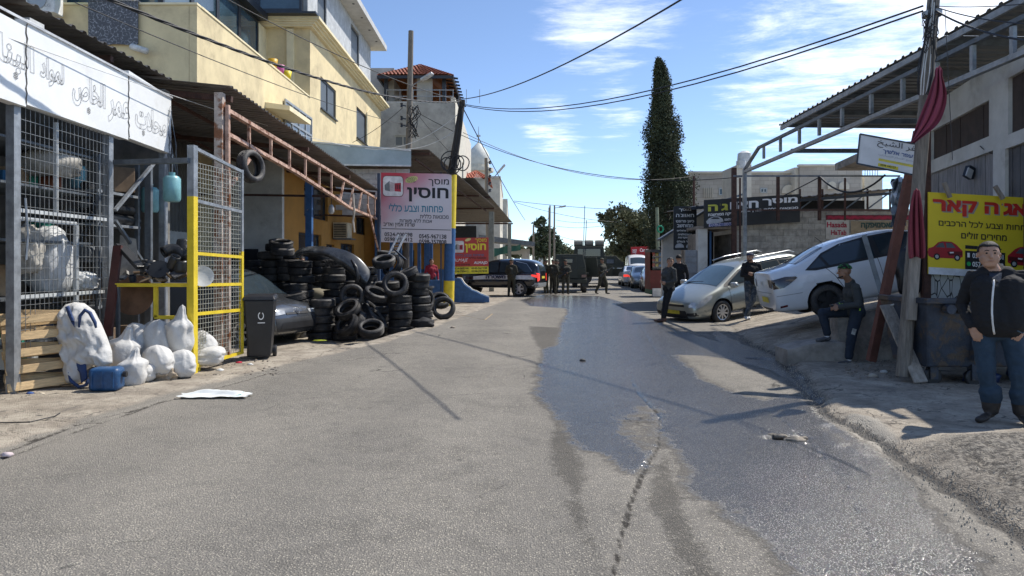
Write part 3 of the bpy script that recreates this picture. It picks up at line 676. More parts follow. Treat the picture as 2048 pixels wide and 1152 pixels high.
for x, Y_ in ((983,39.5),):
    q = P(x, 430, Y_); mb = MB(); mb.bb(q.x-.14, q.x+.14, q.y-.14, q.y+.14,0,4.5); tb(r3, mb, 'post', M('pale_concrete_post',(.30,.30,.25),.9))
mb = MB()
for i in range(9):
    y = 28+i*1.1; zt = 4.4-(i*.02); mb.beam((-3.05, y, 3.3),(-3.05, y+.55,4.1),.04,.04); mb.beam((-3.05, y+.55,4.1),(-3.05, y+1.1,3.3),.04,.04)
mb.beam((-3.05,28,3.28),(-3.05,37.9,3.28),.06,.06); mb.beam((-3.05,28,4.12),(-3.05,37.9,4.12),.06,.06); tb(r3, mb, 'lattice_beam', galv_dark)
r4 = thing('far_canopy','far corrugated canopy reaching over the police car','canopy',(-1,40,0))
a1 = P(948,356,34.0); b1 = P(1024,445,49.0); d = b1-a1
for o in corrugated(None, 'roof_sheet', a1,(-1,0,0),d.normalized(),6.5, d.length, sheet_dark, flip=-1, pitch=.3, sheet=1.5): rel(o, r4)
for s in (.3,.98):
    q = a1.lerp(b1, s); mb = MB(); mb.beam(q+Vector((0.1,0,-.12)), q+Vector((-6.4,0,-.12)),.1,.1); tb(r4, mb, 'rafter', dark_rust)
q = P(1019,450,47); mb = MB(); mb.bb(q.x-.12, q.x+.12, q.y-.12, q.y+.12,0,4.3); tb(r4, mb, 'post', M('pale_concrete_post',(.30,.30,.25),.9))
bw = thing('block_wall','whitewashed block wall below the pale fascia, above the canopy edge','wall',(-4.6,27.5,4))
for r_ in range(9):
    for c_ in range(6):
        x0 = -6.6+c_*.52-(r_ % 2)*.26; mb = MB(); mb.bb(x0+.005, x0+.512,27.2+random.uniform(0,.012),27.4,3.45+r_*.2+.005,3.45+(r_+1)*.2-.005)
        if x0+.5 > -3.6: continue
        tb(bw, mb, 'block', M('whitewashed_block',(.52,.54,.54),.9,0,.2,5,.3,40, rnd=.08))
# ================================================================== LEFT: the big cream building
BX = -9.0
cb = thing('cream_building','tall cream rendered house with a grey top storey and glazed terrace above the yard canopy','building',(BX, 31,0))
def YX(px, X_=BX): return X_*FPX/(px-CX)
def zpx(y, Y_): return CAMH+(HY-y)/FPX*Y_
def hole_px(x0, x1, yt0, yb0, X_=BX, ybase=20.0):     # opening on a wall lying along Y, from pixel columns and the top/bottom rows at x0
    y0, y1 = YX(x0, X_), YX(x1, X_); return (y0-ybase, zpx(yb0, y0),y1-ybase, zpx(yt0, y0))
h1 = hole_px(535,613,194,262); h1 = (h1[0],5.0, h1[2],6.75)
h2 = hole_px(641,672,165,210); h3 = hole_px(713,733,222,262)
# lower terrace part, Y 20..31, parapet 8.95
o = wall(None, 'wall',(BX, 20,0),(0,1,0),11.2,8.95,[], cream, .22,(1,0,0)); rel(o, cb)
o = wall(None, 'wall',(-24,20,0),(1,0,0),14.77,8.945,[], cream, .22,(0,-1,0)); rel(o, cb)
H = 12.05
o = wall(None, 'wall',(BX, 31.2,0),(0,1,0),16.8, H, [(YX(641)-31.2,8.9, YX(672)-31.2,10.4),(YX(713)-31.2,8.9, YX(733)-31.2,10.7)], cream, .22,(1,0,0)); rel(o, cb)
# the triple window sits on the terrace part/main part
mbw = thing
for hh, ns, nyy, fm, pm, sl in (((YX(641)-31.2,8.9, YX(672)-31.2,10.4),2,1, frame_dark, shutterm, True),((YX(713)-31.2,8.9, YX(733)-31.2,10.7),1,1, frame_dark, shutterm, True)):
    rel(window(None, (BX, 31.2,0),(0,1,0),hh, (1,0,0),fm, pm, ns, nyy, .08,.09, sl, True), cb)
hh = (YX(535)-20,6.6, YX(613)-20,8.45)
rel(window(None, (BX+.16,20,0),(0,1,0),(8.5-1.0,6.45,13.6-2.4,8.05),(1,0,0),frame_al, M('pale_pane',(.16,.18,.19),.15,0,.3,2),4,2,.08,.09),cb)
mb = MB(); mb.hexa([(BX, 25.5,7.25),(BX+.9,25.5,7.15),(BX+.9,28.2,7.15),(BX, 28.2,7.25)],[(BX, 25.5,7.45),(BX+.9,25.5,7.32),(BX+.9,28.2,7.32),(BX, 28.2,7.45)]); tb(cb, mb, 'window_hood', cream_trim)
mb = MB(); mb.bb(-24, BX+.0-.003,31.2,31.4,8.0, H); tb(cb, mb, 'wall', cream)
mb = MB(); mb.bb(-24, BX-.3,47.7,48.0,0, H); tb(cb, mb, 'wall', cream)
mb = MB(); mb.bb(-24, BX-.25,20.25,31.2,8.0,8.2); tb(cb, mb, 'terrace_floor', concrete)
mb = MB(); mb.bb(-24, BX+.02,19.96,20.26,8.95,9.01); mb.bb(BX-.26, BX+.03,20.26,31.2,8.95,9.01); tb(cb, mb, 'coping', cream_trim)
for k, (dx, z0, z1) in enumerate(((.18,12.05,12.13),(.30,12.13,12.22),(.42,12.22,12.30),(.55,12.30,12.42))):
    mb = MB(); mb.bb(-24, BX+dx, 31.0-dx*.6,48.0+dx*.5, z0, z1); tb(cb, mb, 'cornice', cream_trim)
mb = MB(); mb.bb(-11.2,-10.95,30.3,31.2,8.2,12.0); tb(cb, mb, 'pilaster', cream_trim)
mb = MB(); mb.bb(-10.0,-9.7,31.05,31.2,8.2,12.0); tb(cb, mb, 'pilaster', cream_trim)
mb = MB(); mb.tube([(BX+.04,43.2,0),(BX+.04,43.2,10.9),(BX+.15,43.6,11.2)],.05,6); tb(cb, mb, 'drainpipe', cream_trim)
# grey top storey
o = wall(None, 'grey_wall',(BX-.05,31.0,12.42),(0,1,0),13.8,3.0,[(YX(637)-31,.15, YX(655)-31,2.6),(YX(704)-31,.15, YX(720)-31,2.7)], greyrender, .2,(1,0,0)); rel(o, cb)
for a, b_ in ((637,655),(704,720)):
    rel(window(None, (BX-.05,31,12.42),(0,1,0),(YX(a)-31,.15, YX(b_)-31,2.6),(1,0,0),frame_dark, shutterm, 1,1,.08,.09, True, True), cb)
mb = MB(); mb.bb(-24, BX-.05,44.6,44.8,12.42,15.42); tb(cb, mb, 'grey_wall', greyrender)
mb = MB(); mb.bb(-24,-8.15,29.6,45.6,15.42,15.75); tb(cb, mb, 'roof_slab', M('slab_concrete',(.50,.50,.49),.9,0,.15,2,.2,20))
for i in range(7):
    mb = MB(); mb.lathe([(0,0),(.07,0),(.07,-.02),(0,-.02)],10, mat=Matrix.Translation((-8.45,31+i*2.1,15.418))); tb(cb, mb, 'soffit_light', frame_dark)
# glazing: front (facing the street's near end) and the terrace side
mb = MB(); mb.bb(-24, BX+.5,30.3,31.0,12.42,12.50); tb(cb, mb, 'glazing_sill', frame_dark)
def glaze(p0, u, n, W_, H_, k):
    for i in range(k):
        rel(window(None, p0, u, (W_*i/k, 0, W_*(i+1)/k, H_), n, frame_dark, blueglass, 1,1,.0,.12, name='glazing'), cb)
glaze((-13.0,30.35,12.50),(1,0,0),(0,-1,0),3.9,2.9,2)
glaze((-11.0,22.0,9.0),(0,1,0),(1,0,0),8.3,3.1,4)
glaze((-19.0,22.0,9.0),(1,0,0),(0,-1,0),8.0,3.1,5)
mb = MB(); mb.bb(-19.2,-10.9,21.8,22.0,8.2,9.0); mb.bb(-11.2,-10.9,22.0,30.4,8.2,9.0); tb(cb, mb, 'glazing_base', cream)
mb = MB(); mb.bb(-19.3,-10.6,21.6,30.4,12.1,12.4); tb(cb, mb, 'glazing_roof', frame_dark)
for x in (-14.0,-11.8): mb = MB(); mb.bb(x-.2, x+.2,21.3,21.7,8.2,12.1); tb(cb, mb, 'column', cream_trim)
mb = MB(); mb.bb(-19,-11.5,26,26.1,9,12); tb(cb, mb, 'inner_curtain', M('inner_wall',(.35,.38,.38),.9))
# things on and before it
ru = thing('draped_rug','dark patterned rug hung over the cream parapet','rug',(-11.2,19.9,8.3))
mb = MB(); nxr, nzr = 14,12; vs = []
for j in range(nzr+1):
    for i in range(nxr+1):
        vs.append((-12.05+1.42*i/nxr, 19.90-.03*abs(math.sin(i*1.1))*(j/nzr),9.04-1.25*j/nzr+.01*math.sin(i)))
fs = [(j*(nxr+1)+i, j*(nxr+1)+i+1,(j+1)*(nxr+1)+i+1,(j+1)*(nxr+1)+i) for j in range(nzr) for i in range(nxr)]
mb.add(vs, fs); mb.add([(v[0], v[1]+.02, v[2]) for v in vs],[tuple(reversed(f)) for f in fs]); mb.bb(-12.05,-10.63,19.88,20.3,9.02,9.05)
rm = bpy.data.materials.new('rug_pattern'); rm.use_nodes = True; t = rm.node_tree; b = t.nodes['Principled BSDF']; tcx = t.nodes.new('ShaderNodeTexCoord')
v1 = N(t, 'ShaderNodeTexVoronoi'); v1.inputs['Scale'].default_value = 9; v1.feature = 'DISTANCE_TO_EDGE'; L(t, tcx.outputs['Object'], v1.inputs['Vector'])
v2 = N(t, 'ShaderNodeTexNoise'); v2.inputs['Scale'].default_value = 22; L(t, tcx.outputs['Object'], v2.inputs['Vector'])
k = math_node(t, 'MULTIPLY', maprange(t, v1.outputs['Distance'],.10,.03),maprange(t, v2.outputs[0],.42,.6))
L(t, mixc(t, k, (.10,.105,.12),(.33,.34,.37)), b.inputs['Base Color']); b.inputs['Roughness'].default_value = .95
tb(ru, mb, 'cloth', rm, smooth=True)
ac2 = thing('air_conditioner','white outdoor air conditioner unit with fan on the cream terrace left of the rug','air conditioner',(-12.9,19.6,9))
mb = MB(); mb.bb(-13.55,-12.72,19.45,19.85,8.55,9.25); tb(ac2, mb, 'casing', M('white_casing',(.72,.72,.69),.5),bevel=.02)
mb = MB(); mb.lathe([(.0,0),(.27,0),(.27,-.02),(.24,-.02),(.24,-.008),(0,-.008)],20, mat=Matrix.Translation((-13.2,19.445,8.9)) @ Matrix.Rotation(R(-90),4,'X')); tb(ac2, mb, 'fan_grille', frame_al)
rel(text('LG',(-12.98,19.445,8.78),(1,0,0),(0,0,-1),0,0,.16,.08, pencil, None, rtl=False), ac2)
mb = MB(); mb.bb(-12.6,-12.1,19.5,19.8,9.03,9.18); tag(mb.build('teal_crate', M('teal_plastic',(.05,.35,.30),.5),bevel=.01),'teal plastic crate on the parapet beside the air conditioner','crate')
mb = MB(); mb.tube([(-10.75,19.95,7.75),(-10.75,19.8,7.7),(-10.3,19.75,7.55)],.09,8); tag(mb.build('vent_pipe', M('white_pvc',(.62,.62,.6),.5),smooth=True),'white elbow pipe on the shaded cream wall below the rug','pipe')
for (px, py, cname, colr, lab) in ((552,128,'yellow_tub',(.75,.42,.02),'orange-yellow tub on the terrace parapet, upper one'),(580,150,'yellow_tub',(.75,.60,.02),'yellow tub on the terrace parapet, lower one'),(566,140,'pink_toy',(.6,.12,.35),'pink plastic toy between two yellow tubs on the parapet')):
    yy = YX(px); mb = MB(); mb.lathe([(0,0),(.14,0),(.19,.34),(.16,.34),(.12,.03),(0,.03)],10, mat=Matrix.Translation((BX-.12, yy, 9.01))); tag(mb.build(cname, M(cname+str(px), colr, .5),smooth=True), lab, 'tub' if 'tub' in cname else 'toy')
# ================================================================== the grey house with the tiled pergola
gh = thing('pergola_house','weathered grey house topped by a red tiled timber pergola, behind the utility poles','building',(-6.5,50,0))
yA = 50.0; xL = P(745,0, yA).x-1.5; xR = P(910,0, yA).x; zT = zpx(206, yA)
hw = [(P(789,0, yA).x-xL, zpx(292, yA), P(822,0, yA).x-xL, zpx(271, yA))]
rel(wall(None, 'wall',(xL, yA, 0),(1,0,0),xR-xL, zT, hw, stonegrey, .3,(0,-1,0)), gh)
rel(window(None, (xL, yA, 0),(1,0,0),hw[0],(0,-1,0),frame_al, shutterm, 2,1,.1,.08),gh)
yB = xR*FPX/(942-CX);
hs = [(7,8.2,8.6,9.9),(13,8.2,14.6,9.9)]
rel(wall(None, 'wall',(xR, yA+.001,0),(0,1,0),yB-yA, zT+.4, hs, stonecream, .3,(1,0,0)), gh)
for h in hs: rel(window(None, (xR, yA, 0),(0,1,0),h, (1,0,0),frame_al, shutterm, 1,1,.1,.08),gh)
mb = MB(); mb.bb(xL, xR-.3, yA+.3, yB, zT-.3, zT-.05); tb(gh, mb, 'terrace_slab', concrete)
xt0, xt1 = P(747,0, yA).x, P(776,0, yA).x
mb = MB(); mb.bb(xt0-1.6, xt0+1.1, yA+2.2, yA+6, zT-.1, zpx(136, yA+2.2)); tb(gh, mb, 'stair_tower', stonegrey)
mb = MB(); mb.bb(xL, xR, yA+.02, yA+.12, zT, zT+.12); tb(gh, mb, 'coping', M('coping_grey',(.5,.5,.48),.9))
zE = zpx(153, yA); ex0, ex1, ey0, ey1 = P(757,0, yA).x, P(903,0, yA).x+.1, yA-.3, yA+9.5; zR = zE+1.55; rx0 = (ex0+ex1)/2-.6; rx1 = (ex0+ex1)/2+.6
ymid = (ey0+ey1)/2
def tilerow(A_, B_, C_, D_, rows):      # rows of half-round tiles between eave A-B and ridge D-C
    out = MB()
    for r_ in range(rows):
        f0, f1 = r_/rows, (r_+1)/rows
        a = A_.lerp(D_, f0); b_ = B_.lerp(C_, f0); a2 = A_.lerp(D_, min(1, f1+.02)); b2 = B_.lerp(C_, min(1, f1+.02)); n_ = (B_-A_).cross(D_-A_).normalized()
        if n_.z < 0: n_ = -n_
        k = max(2, int((b_-a).length/.26))
        vs = []
        for i in range(k*3+1):
            s = i/(k*3); h_ = (0,.055,.055)[i % 3]+.03
            vs.append(a.lerp(b_, s)+n_*(h_+.045)); vs.append(a2.lerp(b2, s)+n_*h_)
        out.add(vs, [(2*i, 2*i+1,2*i+3,2*i+2) for i in range(k*3)])
    return out
E1, E2, E3, E4 = Vector((ex0, ey0, zE)), Vector((ex1, ey0, zE)), Vector((ex1, ey1, zE)), Vector((ex0, ey1, zE)); K1, K2 = Vector((rx0, ymid-1.5, zR)), Vector((rx1, ymid+1.5, zR))
K1 = Vector(((ex0+ex1)/2, ymid-2, zR)); K2 = Vector(((ex0+ex1)/2, ymid+2, zR))
for (a, b_, c, d_) in ((E1, E2, K1, K1),(E2, E3, K2, K1),(E3, E4, K2, K2),(E4, E1, K1, K2)):
    o = tilerow(a, b_, c, d_, 14).build('tile_slope', tilered); tag(o, kind='stuff'); rel(o, gh)
mb = MB(); mb.add([E1, E2, E3, E4, K1, K2],[(0,1,4),(1,2,5,4),(2,3,5),(3,0,4,5)]); tb(gh, mb, 'boarded_ceiling', woodbrown)
mb = MB();
for a, b_ in ((E1, E2),(E2, E3),(E3, E4),(E4, E1)): mb.beam(a-Vector((0,0,.12)), b_-Vector((0,0,.12)),.12,.2)
tb(gh, mb, 'eave_beam', frame_dark)
for i in range(10):
    q = E2.lerp(E3,(i+.5)/10); mb = MB(); mb.beam(q+Vector((.35,0,-.1)), q+Vector((-.6,0,.02)),.08,.12); tb(gh, mb, 'rafter_end', frame_dark)
for (px_a, dy) in ((848,.3),(887,.3),(770,.3),(903,5),(903,9)):
    q = P(px_a, 0, yA); wd = .55 if px_a == 848 else .13
    mb = MB(); mb.bb(q.x-wd, q.x+wd, yA+dy, yA+dy+.3, zT, zE); tb(gh, mb, 'pillar', stonegrey if wd > .3 else frame_dark)
mb = MB()
for zz in (zT+.5, zT+.95): mb.beam((xL+2.5, yA+.1, zz),(xR-.1, yA+.1, zz),.05,.05)
for i in range(8): mb.beam((xL+2.5+i*.95, yA+.1, zT),(xL+2.5+i*.95, yA+.1, zT+1),.04,.04)
tb(gh, mb, 'railing', frame_al)
mb = MB(); mb.add([(ex0+.2, yA+6, zT),(ex1-.2, yA+6, zT),(ex1-.2, yA+6, zE+.6),(ex0+.2, yA+6, zE+.6)],[(0,1,2,3)]); tb(gh, mb, 'back_boards', woodbrown)
# ================================================================== farther left: beige blocks, minaret dome, low roofs
def simple_building(name, label, x0, x1, y0, y1, ztop, mat, wins=(), swins=(), cat='building', parapet=.0, side=1, winmat=None):
    b_ = thing(name, label, cat, ((x0+x1)/2, y0,0)); W_ = x1-x0
    rel(wall(None, 'wall',(x0, y0,0),(1,0,0),W_, ztop, [w_ for w_ in wins], mat, .25,(0,-1,0)), b_)
    for w_ in wins: rel(window(None, (x0, y0,0),(1,0,0),w_, (0,-1,0),frame_al, winmat or darkglass, 2,1,.12,.07),b_)
    xs_ = x1 if side > 0 else x0
    rel(wall(None, 'wall',(xs_, y0+.003,0),(0,1,0),y1-y0, ztop, [w_ for w_ in swins], mat, .25,(side, 0,0)), b_)
    for w_ in swins: rel(window(None, (xs_, y0,0),(0,1,0),w_, (side, 0,0),frame_al, winmat or darkglass, 1,1,.12,.07),b_)
    mb = MB(); mb.bb(x0+.2, x1-.2, y0+.2, y1, ztop-.25, ztop-.1); tb(b_, mb, 'roof', concrete)
    if parapet: mb = MB(); mb.bb(x0-.08, x1+.08, y0-.08, y0+.15, ztop, ztop+parapet); mb.bb(x1-.15 if side > 0 else x0-.08, x1+.08 if side > 0 else x0+.15, y0+.15, y1, ztop, ztop+parapet); tb(b_, mb, 'parapet', mat)
    return b_
Yb = 75.0
sb = simple_building('beige_building','beige stone block with a grey upper storey beyond the far canopy', P(905,0, Yb).x, P(1000,0, Yb).x, Yb, 97, zpx(357, Yb), stonecream, [(3.4,5,4.3,6.3)],[(4,5.6,5.6,7.6),(10,5.6,11.6,7.6),(16,5.6,17.6,7.6)], parapet=.25)
sb2 = simple_building('beige_building','lowest and farthest beige stone block on the left, with arched side windows', P(960,0,102).x, P(1014,0,102).x, 102,150, zpx(402,102),stonecream, [],[(6,5.6,8,7.8),(16,5.6,18,7.8),(28,5.6,30,7.8)], parapet=.3)
mq = thing('mosque_tower','white minaret with a bulbous dome and finial behind the red roof','minaret',(P(957,0,120).x, 120,0))
q = P(957,330,120); zc = q.z; T_ = Matrix.Translation((q.x, 120,0))
mb = MB(); mb.lathe([(0,0),(2.0,0),(2.0, zc-1.4),(2.6, zc-1.2),(2.6, zc-.6),(1.9, zc-.5),(1.9, zc),(0, zc)],16, mat=T_); tb(mq, mb, 'shaft', stonecream)
mb = MB(); mb.lathe([(1.75, zc),(1.95, zc+.8),(1.8, zc+1.8),(1.2, zc+2.8),(.5, zc+3.5),(.12, zc+3.9),(0, zc+4)],20, mat=T_); tb(mq, mb, 'dome', M('dome_white',(.6,.6,.55),.7,0,.1,2),smooth=True)
mb = MB(); mb.tube([(q.x, 120, zc+3.9),(q.x, 120, zc+6.6)],[.12,.04],6); mb.box((q.x, 120, zc+5),(.5,.5,.3),(0,0,.7)); tb(mq, mb, 'finial', frame_al)
rr_ = thing('red_roofed_house','small house with a red hipped roof below the minaret','house',(P(950,0,62).x, 62,0))
x0, x1 = P(925,0,62).x, P(972,0,62).x; zr = zpx(358,62)
mb = MB(); mb.bb(x0, x1,62,70,0, zr); tb(rr_, mb, 'wall', stonegrey)
K1 = Vector(((x0+x1)/2,65, zr+1.1)); K2 = Vector(((x0+x1)/2,67, zr+1.1)); C4 = [Vector((x0-.3,61.7, zr)), Vector((x1+.3,61.7, zr)), Vector((x1+.3,70.3, zr)), Vector((x0-.3,70.3, zr))]
for a, b_, c, d_ in ((C4[0], C4[1], K1, K1),(C4[1], C4[2], K2, K1),(C4[3], C4[0], K1, K2)): o = tilerow(a, b_, c, d_, 8).build('tile_slope', tilered); tag(o, kind='stuff'); rel(o, rr_)
# shop row with awning beyond the SUV
aw = thing('far_shop','low white shop with a flat sheet awning past the police car','shop',(0,60,0))
q0, q1 = P(985,490,62),P(1066,490,62)
rel(wall(None, 'wall',(q0.x-2,62,0),(1,0,0),5.3,2.9,[(2.4,.2,4.6,2.4)], wall_white, .2,(0,-1,0)), aw)
mb = MB(); mb.hexa([(q0.x-1,57,3.5),(q1.x, 57,3.0),(q1.x, 62,3.0),(q0.x-1,62,3.5)],[(q0.x-1,57,3.95),(q1.x, 57,3.35),(q1.x, 62,3.35),(q0.x-1,62,3.95)]); tb(aw, mb, 'awning', galv_dark)
mb = MB(); vs = []
for i in range(9):
    s = i/8; vs += [(-2.1+s*2.8,56.5+.1*math.sin(i*2),2.75+s*.35+.06*math.sin(i*1.7)),(-2.1+s*2.8,56.6+.1*math.sin(i*2),2.0+s*.7+.05*math.sin(i*2.3))]
mb.add(vs, [(2*i, 2*i+1,2*i+3,2*i+2) for i in range(8)]); mb.add([(v[0], v[1]+.03, v[2]) for v in vs],[(2*i+2,2*i+3,2*i+1,2*i) for i in range(8)])
tag(mb.build('green_tarpaulin', M('green_tarp',(.02,.11,.09),.6)),'dark green tarpaulin hanging below the far canopy','tarpaulin')
mb = MB(); mb.bb(-4.6,-2.3,45,45.15,2.2,4.0); tag(mb.build('dark_awning', M('dark_awning',(.03,.035,.04),.8)),'dark awning cloth under the far canopy behind the red sign','awning')
# horizon bits
for i, (px, w_, h_, dist, c) in enumerate(((1180,14,6,260,.55),(1235,22,9,240,.6),(1255,12,14,200,.5),(1213,10,5,280,.65),(1150,18,7,250,.6),(1078,26,22,180,.6),(1195,16,10,300,.62))):
    q = P(px, 528, dist); s = dist/FPX
    simple_building('distant_house',('small pale house on the horizon, ' + ('leftmost, behind the small conifer','just left of the eucalyptus','by the armoured truck roof','under the eucalyptus, taller','above the jeep roof','above the truck bonnet','farthest, between the trees')[[5,1,2,3,4,6,0].index(i) if False else (i % 7)]), q.x-w_*s/2, q.x+w_*s/2, dist, dist+8,1.55+h_*s, M('distant_wall%d' % i, (c, c*.97, c*.9),.9),[(1,1.2,2,2.2)] if w_*s > 3 else [])
# ================================================================== poles
def pole(label, pts, r0, r1, mat=poleW, name='utility_pole', group=None, seg=10):
    t_ = thing(name, label, 'pole', pts[0], group=group); mb = MB(); n_ = len(pts)
    mb.tube(pts, [r0+(r1-r0)*i/(n_-1) for i in range(n_)], seg); tb(t_, mb, 'shaft', mat, smooth=True, angle=50); return t_
def inter(a, b, n): return [Vector(a).lerp(Vector(b), i/n) for i in range(n+1)]
pA0, pA1 = P(812,560,30),P(822,62,30); pA0.z = 0
pa = pole('tall grey wooden pole standing before the pergola house, with a street lamp', inter(pA0, pA1,5),.17,.11)
lampmat = M('lamp_housing',(.5,.5,.5),.4,.3)
def street_lamp_head(root, a, b, s=1.0):
    mb = MB(); mb.tube([a, Vector(a).lerp(Vector(b),.6),b],.03*s, 6); tb(root, mb, 'lamp_arm', galv)
    d_ = (Vector(b)-Vector(a)).normalized(); mb = MB(); c_ = Vector(b)+d_*.2*s
    mb.beam(Vector(b)-d_*.1*s, Vector(b)+d_*.55*s, .26*s, .12*s); tb(root, mb, 'lamp_head', lampmat, bevel=.03*s)
    mb = MB(); mb.beam(Vector(b)+Vector((0,0,-.075*s))+d_*.1*s, Vector(b)+Vector((0,0,-.075*s))+d_*.5*s, .2*s, .03*s); tb(root, mb, 'lamp_lens', M('lamp_lens',(.6,.6,.6),.2))
street_lamp_head(pa, P(818,175,30),P(846,158,29.8),.9)
pB0, pB1 = P(897,600,26),P(925,200,26); pB0.z = -.1
pm1 = P(903,350,26)
pb = pole('leaning blackened pole hung with cable coils, painted yellow and blue low down',[pm1, P(914,280,26),pB1],.17,.11, M('blackened_pole',(.05,.042,.036),.9,0,.4,6,.4,30))
for (ya, yb, mt) in ((350,450, yellowp),(450,548, bluep),(548,603, yellowp)):
    fa = (ya-350)/250; fb = (yb-350)/250; mb = MB(); mb.tube([pm1.lerp(pB0, fa), pm1.lerp(pB0, fb)],.20,12); tb(pb, mb, 'painted_section', mt, smooth=True, angle=50)
mb = MB(); mb.beam(P(882,345,25.9),P(882,600,25.9),.05,.05); tb(pb, mb, 'side_bar', M('dark_blue_bar',(.03,.05,.09),.6))
for k, (px, py, rad) in enumerate(((893,328,.20),(915,325,.23),(905,330,.30),(925,326,.24),(900,322,.33))):
    c_ = P(px, py, 25.7); mb = MB(); a_ = random.uniform(-.4,.4); pts = []
    for j in range(25):
        th = j/24*2*math.pi; pts.append(c_+Vector((math.cos(th)*rad*(1+.05*math.sin(3*th)), math.sin(a_)*math.sin(th)*rad*.5+k*.03-.05, math.sin(th)*rad*1.15)))
    mb.tube(pts, .022,5, cap=False); tb(pb, mb, 'cable_coil', blackcable)
for k in range(6):
    mb = MB(); x_ = random.uniform(-8,8); mb.tube([P(922+x_*.4,205+random.uniform(0,15),25.85),P(917+x_, 250,25.75),P(910+x_*.8,300,25.7),P(904+x_*.5,345,25.75)],.018,5); tb(pb, mb, 'cable', blackcable)
for k in range(9):
    mb = MB(); pts = []; x0 = random.uniform(822,832); rr0 = random.uniform(4,12)
    for j in range(10): pts.append(P(x0+rr0*math.sin(j*.8+k),212+j*7+random.uniform(-3,3),29.7))
    mb.tube(pts, .018,4); tb(pa, mb, 'cable', blackcable)
for (py) in (212,238,252):
    mb = MB(); mb.beam(P(812, py, 29.8),P(803, py-2,29.8),.05,.05); q = P(803, py-2,29.8); mb.lathe([(0,-.1),(.06,-.08),(.04,0),(.06,.08),(0,.1)],8, mat=Matrix.Translation(q)); tb(pa, mb, 'insulator', frame_dark)
pc = pole('dark pole with insulators beside the red hipped roof', inter(P(978,560,55),P(972,316,55),3),.18,.13, poleW)
for i in range(5): mb = MB(); q = P(973,325+i*14,55); mb.lathe([(0,-.15),(.12,-.1),(.06,0),(.12,.1),(0,.15)],8, mat=Matrix.Translation(q+Vector((.28,0,0)))); mb.beam(q, q+Vector((.3,0,0)),.05,.05); tb(pc, mb, 'insulator', frame_dark)
street_lamp_head(pc, P(985,358,55),P(998,343,55),1.3)
for (px, py, d_, lab) in ((1067,450,90,'dark pole left of the small conifer'),(1100,411,100,'tall pole left of two standing by the small conifer'),(1109,411,100,'tall pole right of two standing by the small conifer, carrying a lamp'),(1098,415,130,'thin far pole between two taller ones')):
    a_ = P(px-1,530, d_); a_.z = 0; pp = pole(lab, [a_, P(px, py, d_)],.16,.11, poleW)
    if px == 1109: street_lamp_head(pp, P(1110,416,100),P(1120,414,100),1.6)
for (px, py, d_, lab) in ((1316,430,38,'pale wooden pole in front of the cypress with a green coil'),):
    a_ = P(px+1,580, d_); a_.z = 0; pp = pole(lab, [a_, P(px-2,415, d_)],.11,.09, M('green_grey_pole',(.22,.25,.17),.9,0,.3,6))
    for k in range(3):
        c_ = P(px+5,458, d_-.2); mb = MB(); mb.tube([c_+Vector((math.cos(j/12*6.283)*(.12+.03*k),.02*k, math.sin(j/12*6.283)*(.16+.02*k))) for j in range(13)],.02,5); tb(pp, mb, 'green_coil', M('green_hose',(.01,.3,.16),.5))
a_ = P(1388,560,30); a_.z = 0; pole('thin rusty pole at the end of the black hanging sign',[a_, P(1388,352,30)],.05,.05, dark_rust)
# right foreground pole
RP0, RP1 = P(1806,752,8.95),P(1872,-60,8.9)
rp = pole('near wooden utility pole on the right draped with a maroon cloth', inter(RP0, RP1,6),.088,.072, poleW)
for k in range(9):
    mb = MB(); o1 = random.uniform(-10,10)
    mb.tube([P(1866+o1*.5,-10+k*5,8.78),P(1858+o1,80,8.76),P(1850+o1*1.6,130+k*5,8.74),P(1846+o1,190,8.77)],.008,4); tb(rp, mb, 'cable', blackcable if k % 3 else whitecable)
for k in range(10):
    mb = MB(); pts = []; a0_, b0_ = random.uniform(1850,1876),random.uniform(20,60)
    for j in range(7): pts.append(P(a0_+random.uniform(-9,9),b0_+j*random.uniform(5,14),8.72))
    mb.tube(pts, .006,4); tb(rp, mb, 'loose_wire', blackcable)
mb = MB(); q = P(1864,28,8.9); mb.lathe([(.10,-.03),(.115,-.03),(.115,.03),(.10,.03)],14, mat=Matrix.Translation(q)); tb(rp, mb, 'metal_band', galv)
# cables strung over the street
def cable(label, a, b, s, r=.012, mat=blackcable, n=16, group=None):
    mb = MB(); mb.tube(sag(a, b, s, n), r, 5); return tag(mb.build('cable', mat, None), label, 'cable', group)
tw = MB()
A_, B_ = P(205,0,9.0),P(921,203,26)
ctr = sag(P(150,-30,8.2),B_, .45,90)
for ph in (0,2.1,4.2):
    pts = []
    for i, c_ in enumerate(ctr): th = i*.9+ph; pts.append(c_+Vector((math.cos(th)*.016,0, math.sin(th)*.016)))
    tw.tube(pts, .013,5)
tag(tw.build('twisted_cable', blackcable),'thick twisted black cable crossing in front of the cream building','cable')
cable('black cable climbing from the leaning pole to the top edge right of centre', P(928,198,26),P(1500,-85,9),.35,.016)
cable('upper of two wires between the leaning pole and the near right pole', P(926,208,26),P(1846,12,8.9),.62,.013)
cable('lower of two wires between the leaning pole and the near right pole', P(926,210,26),P(1846,22,8.9),.66,.013)
cable('thin wire crossing the glazed top storey down to the leaning pole', P(420,-20,14),P(926,203,26),.25,.012)
cable('thin wire from the top left, crossing the cream facade to the grey house', P(150,5,11),P(905,260,40),.5,.010)
cable('pale wire running along the front of the yard canopy', P(0,70,8),P(700,293,22),.12,.006, whitecable)
cable('white drooping wire from the grey pole to the leaning pole', P(730,297,26),P(920,225,26),.45,.013, whitecable)
cable('lower white drooping wire near the leaning pole', P(790,297,26),P(912,260,26),.25,.013, whitecable)
cable('black wire falling from the leaning pole to the far pole with insulators', P(924,212,26),P(1050,440,60),.2,.02)
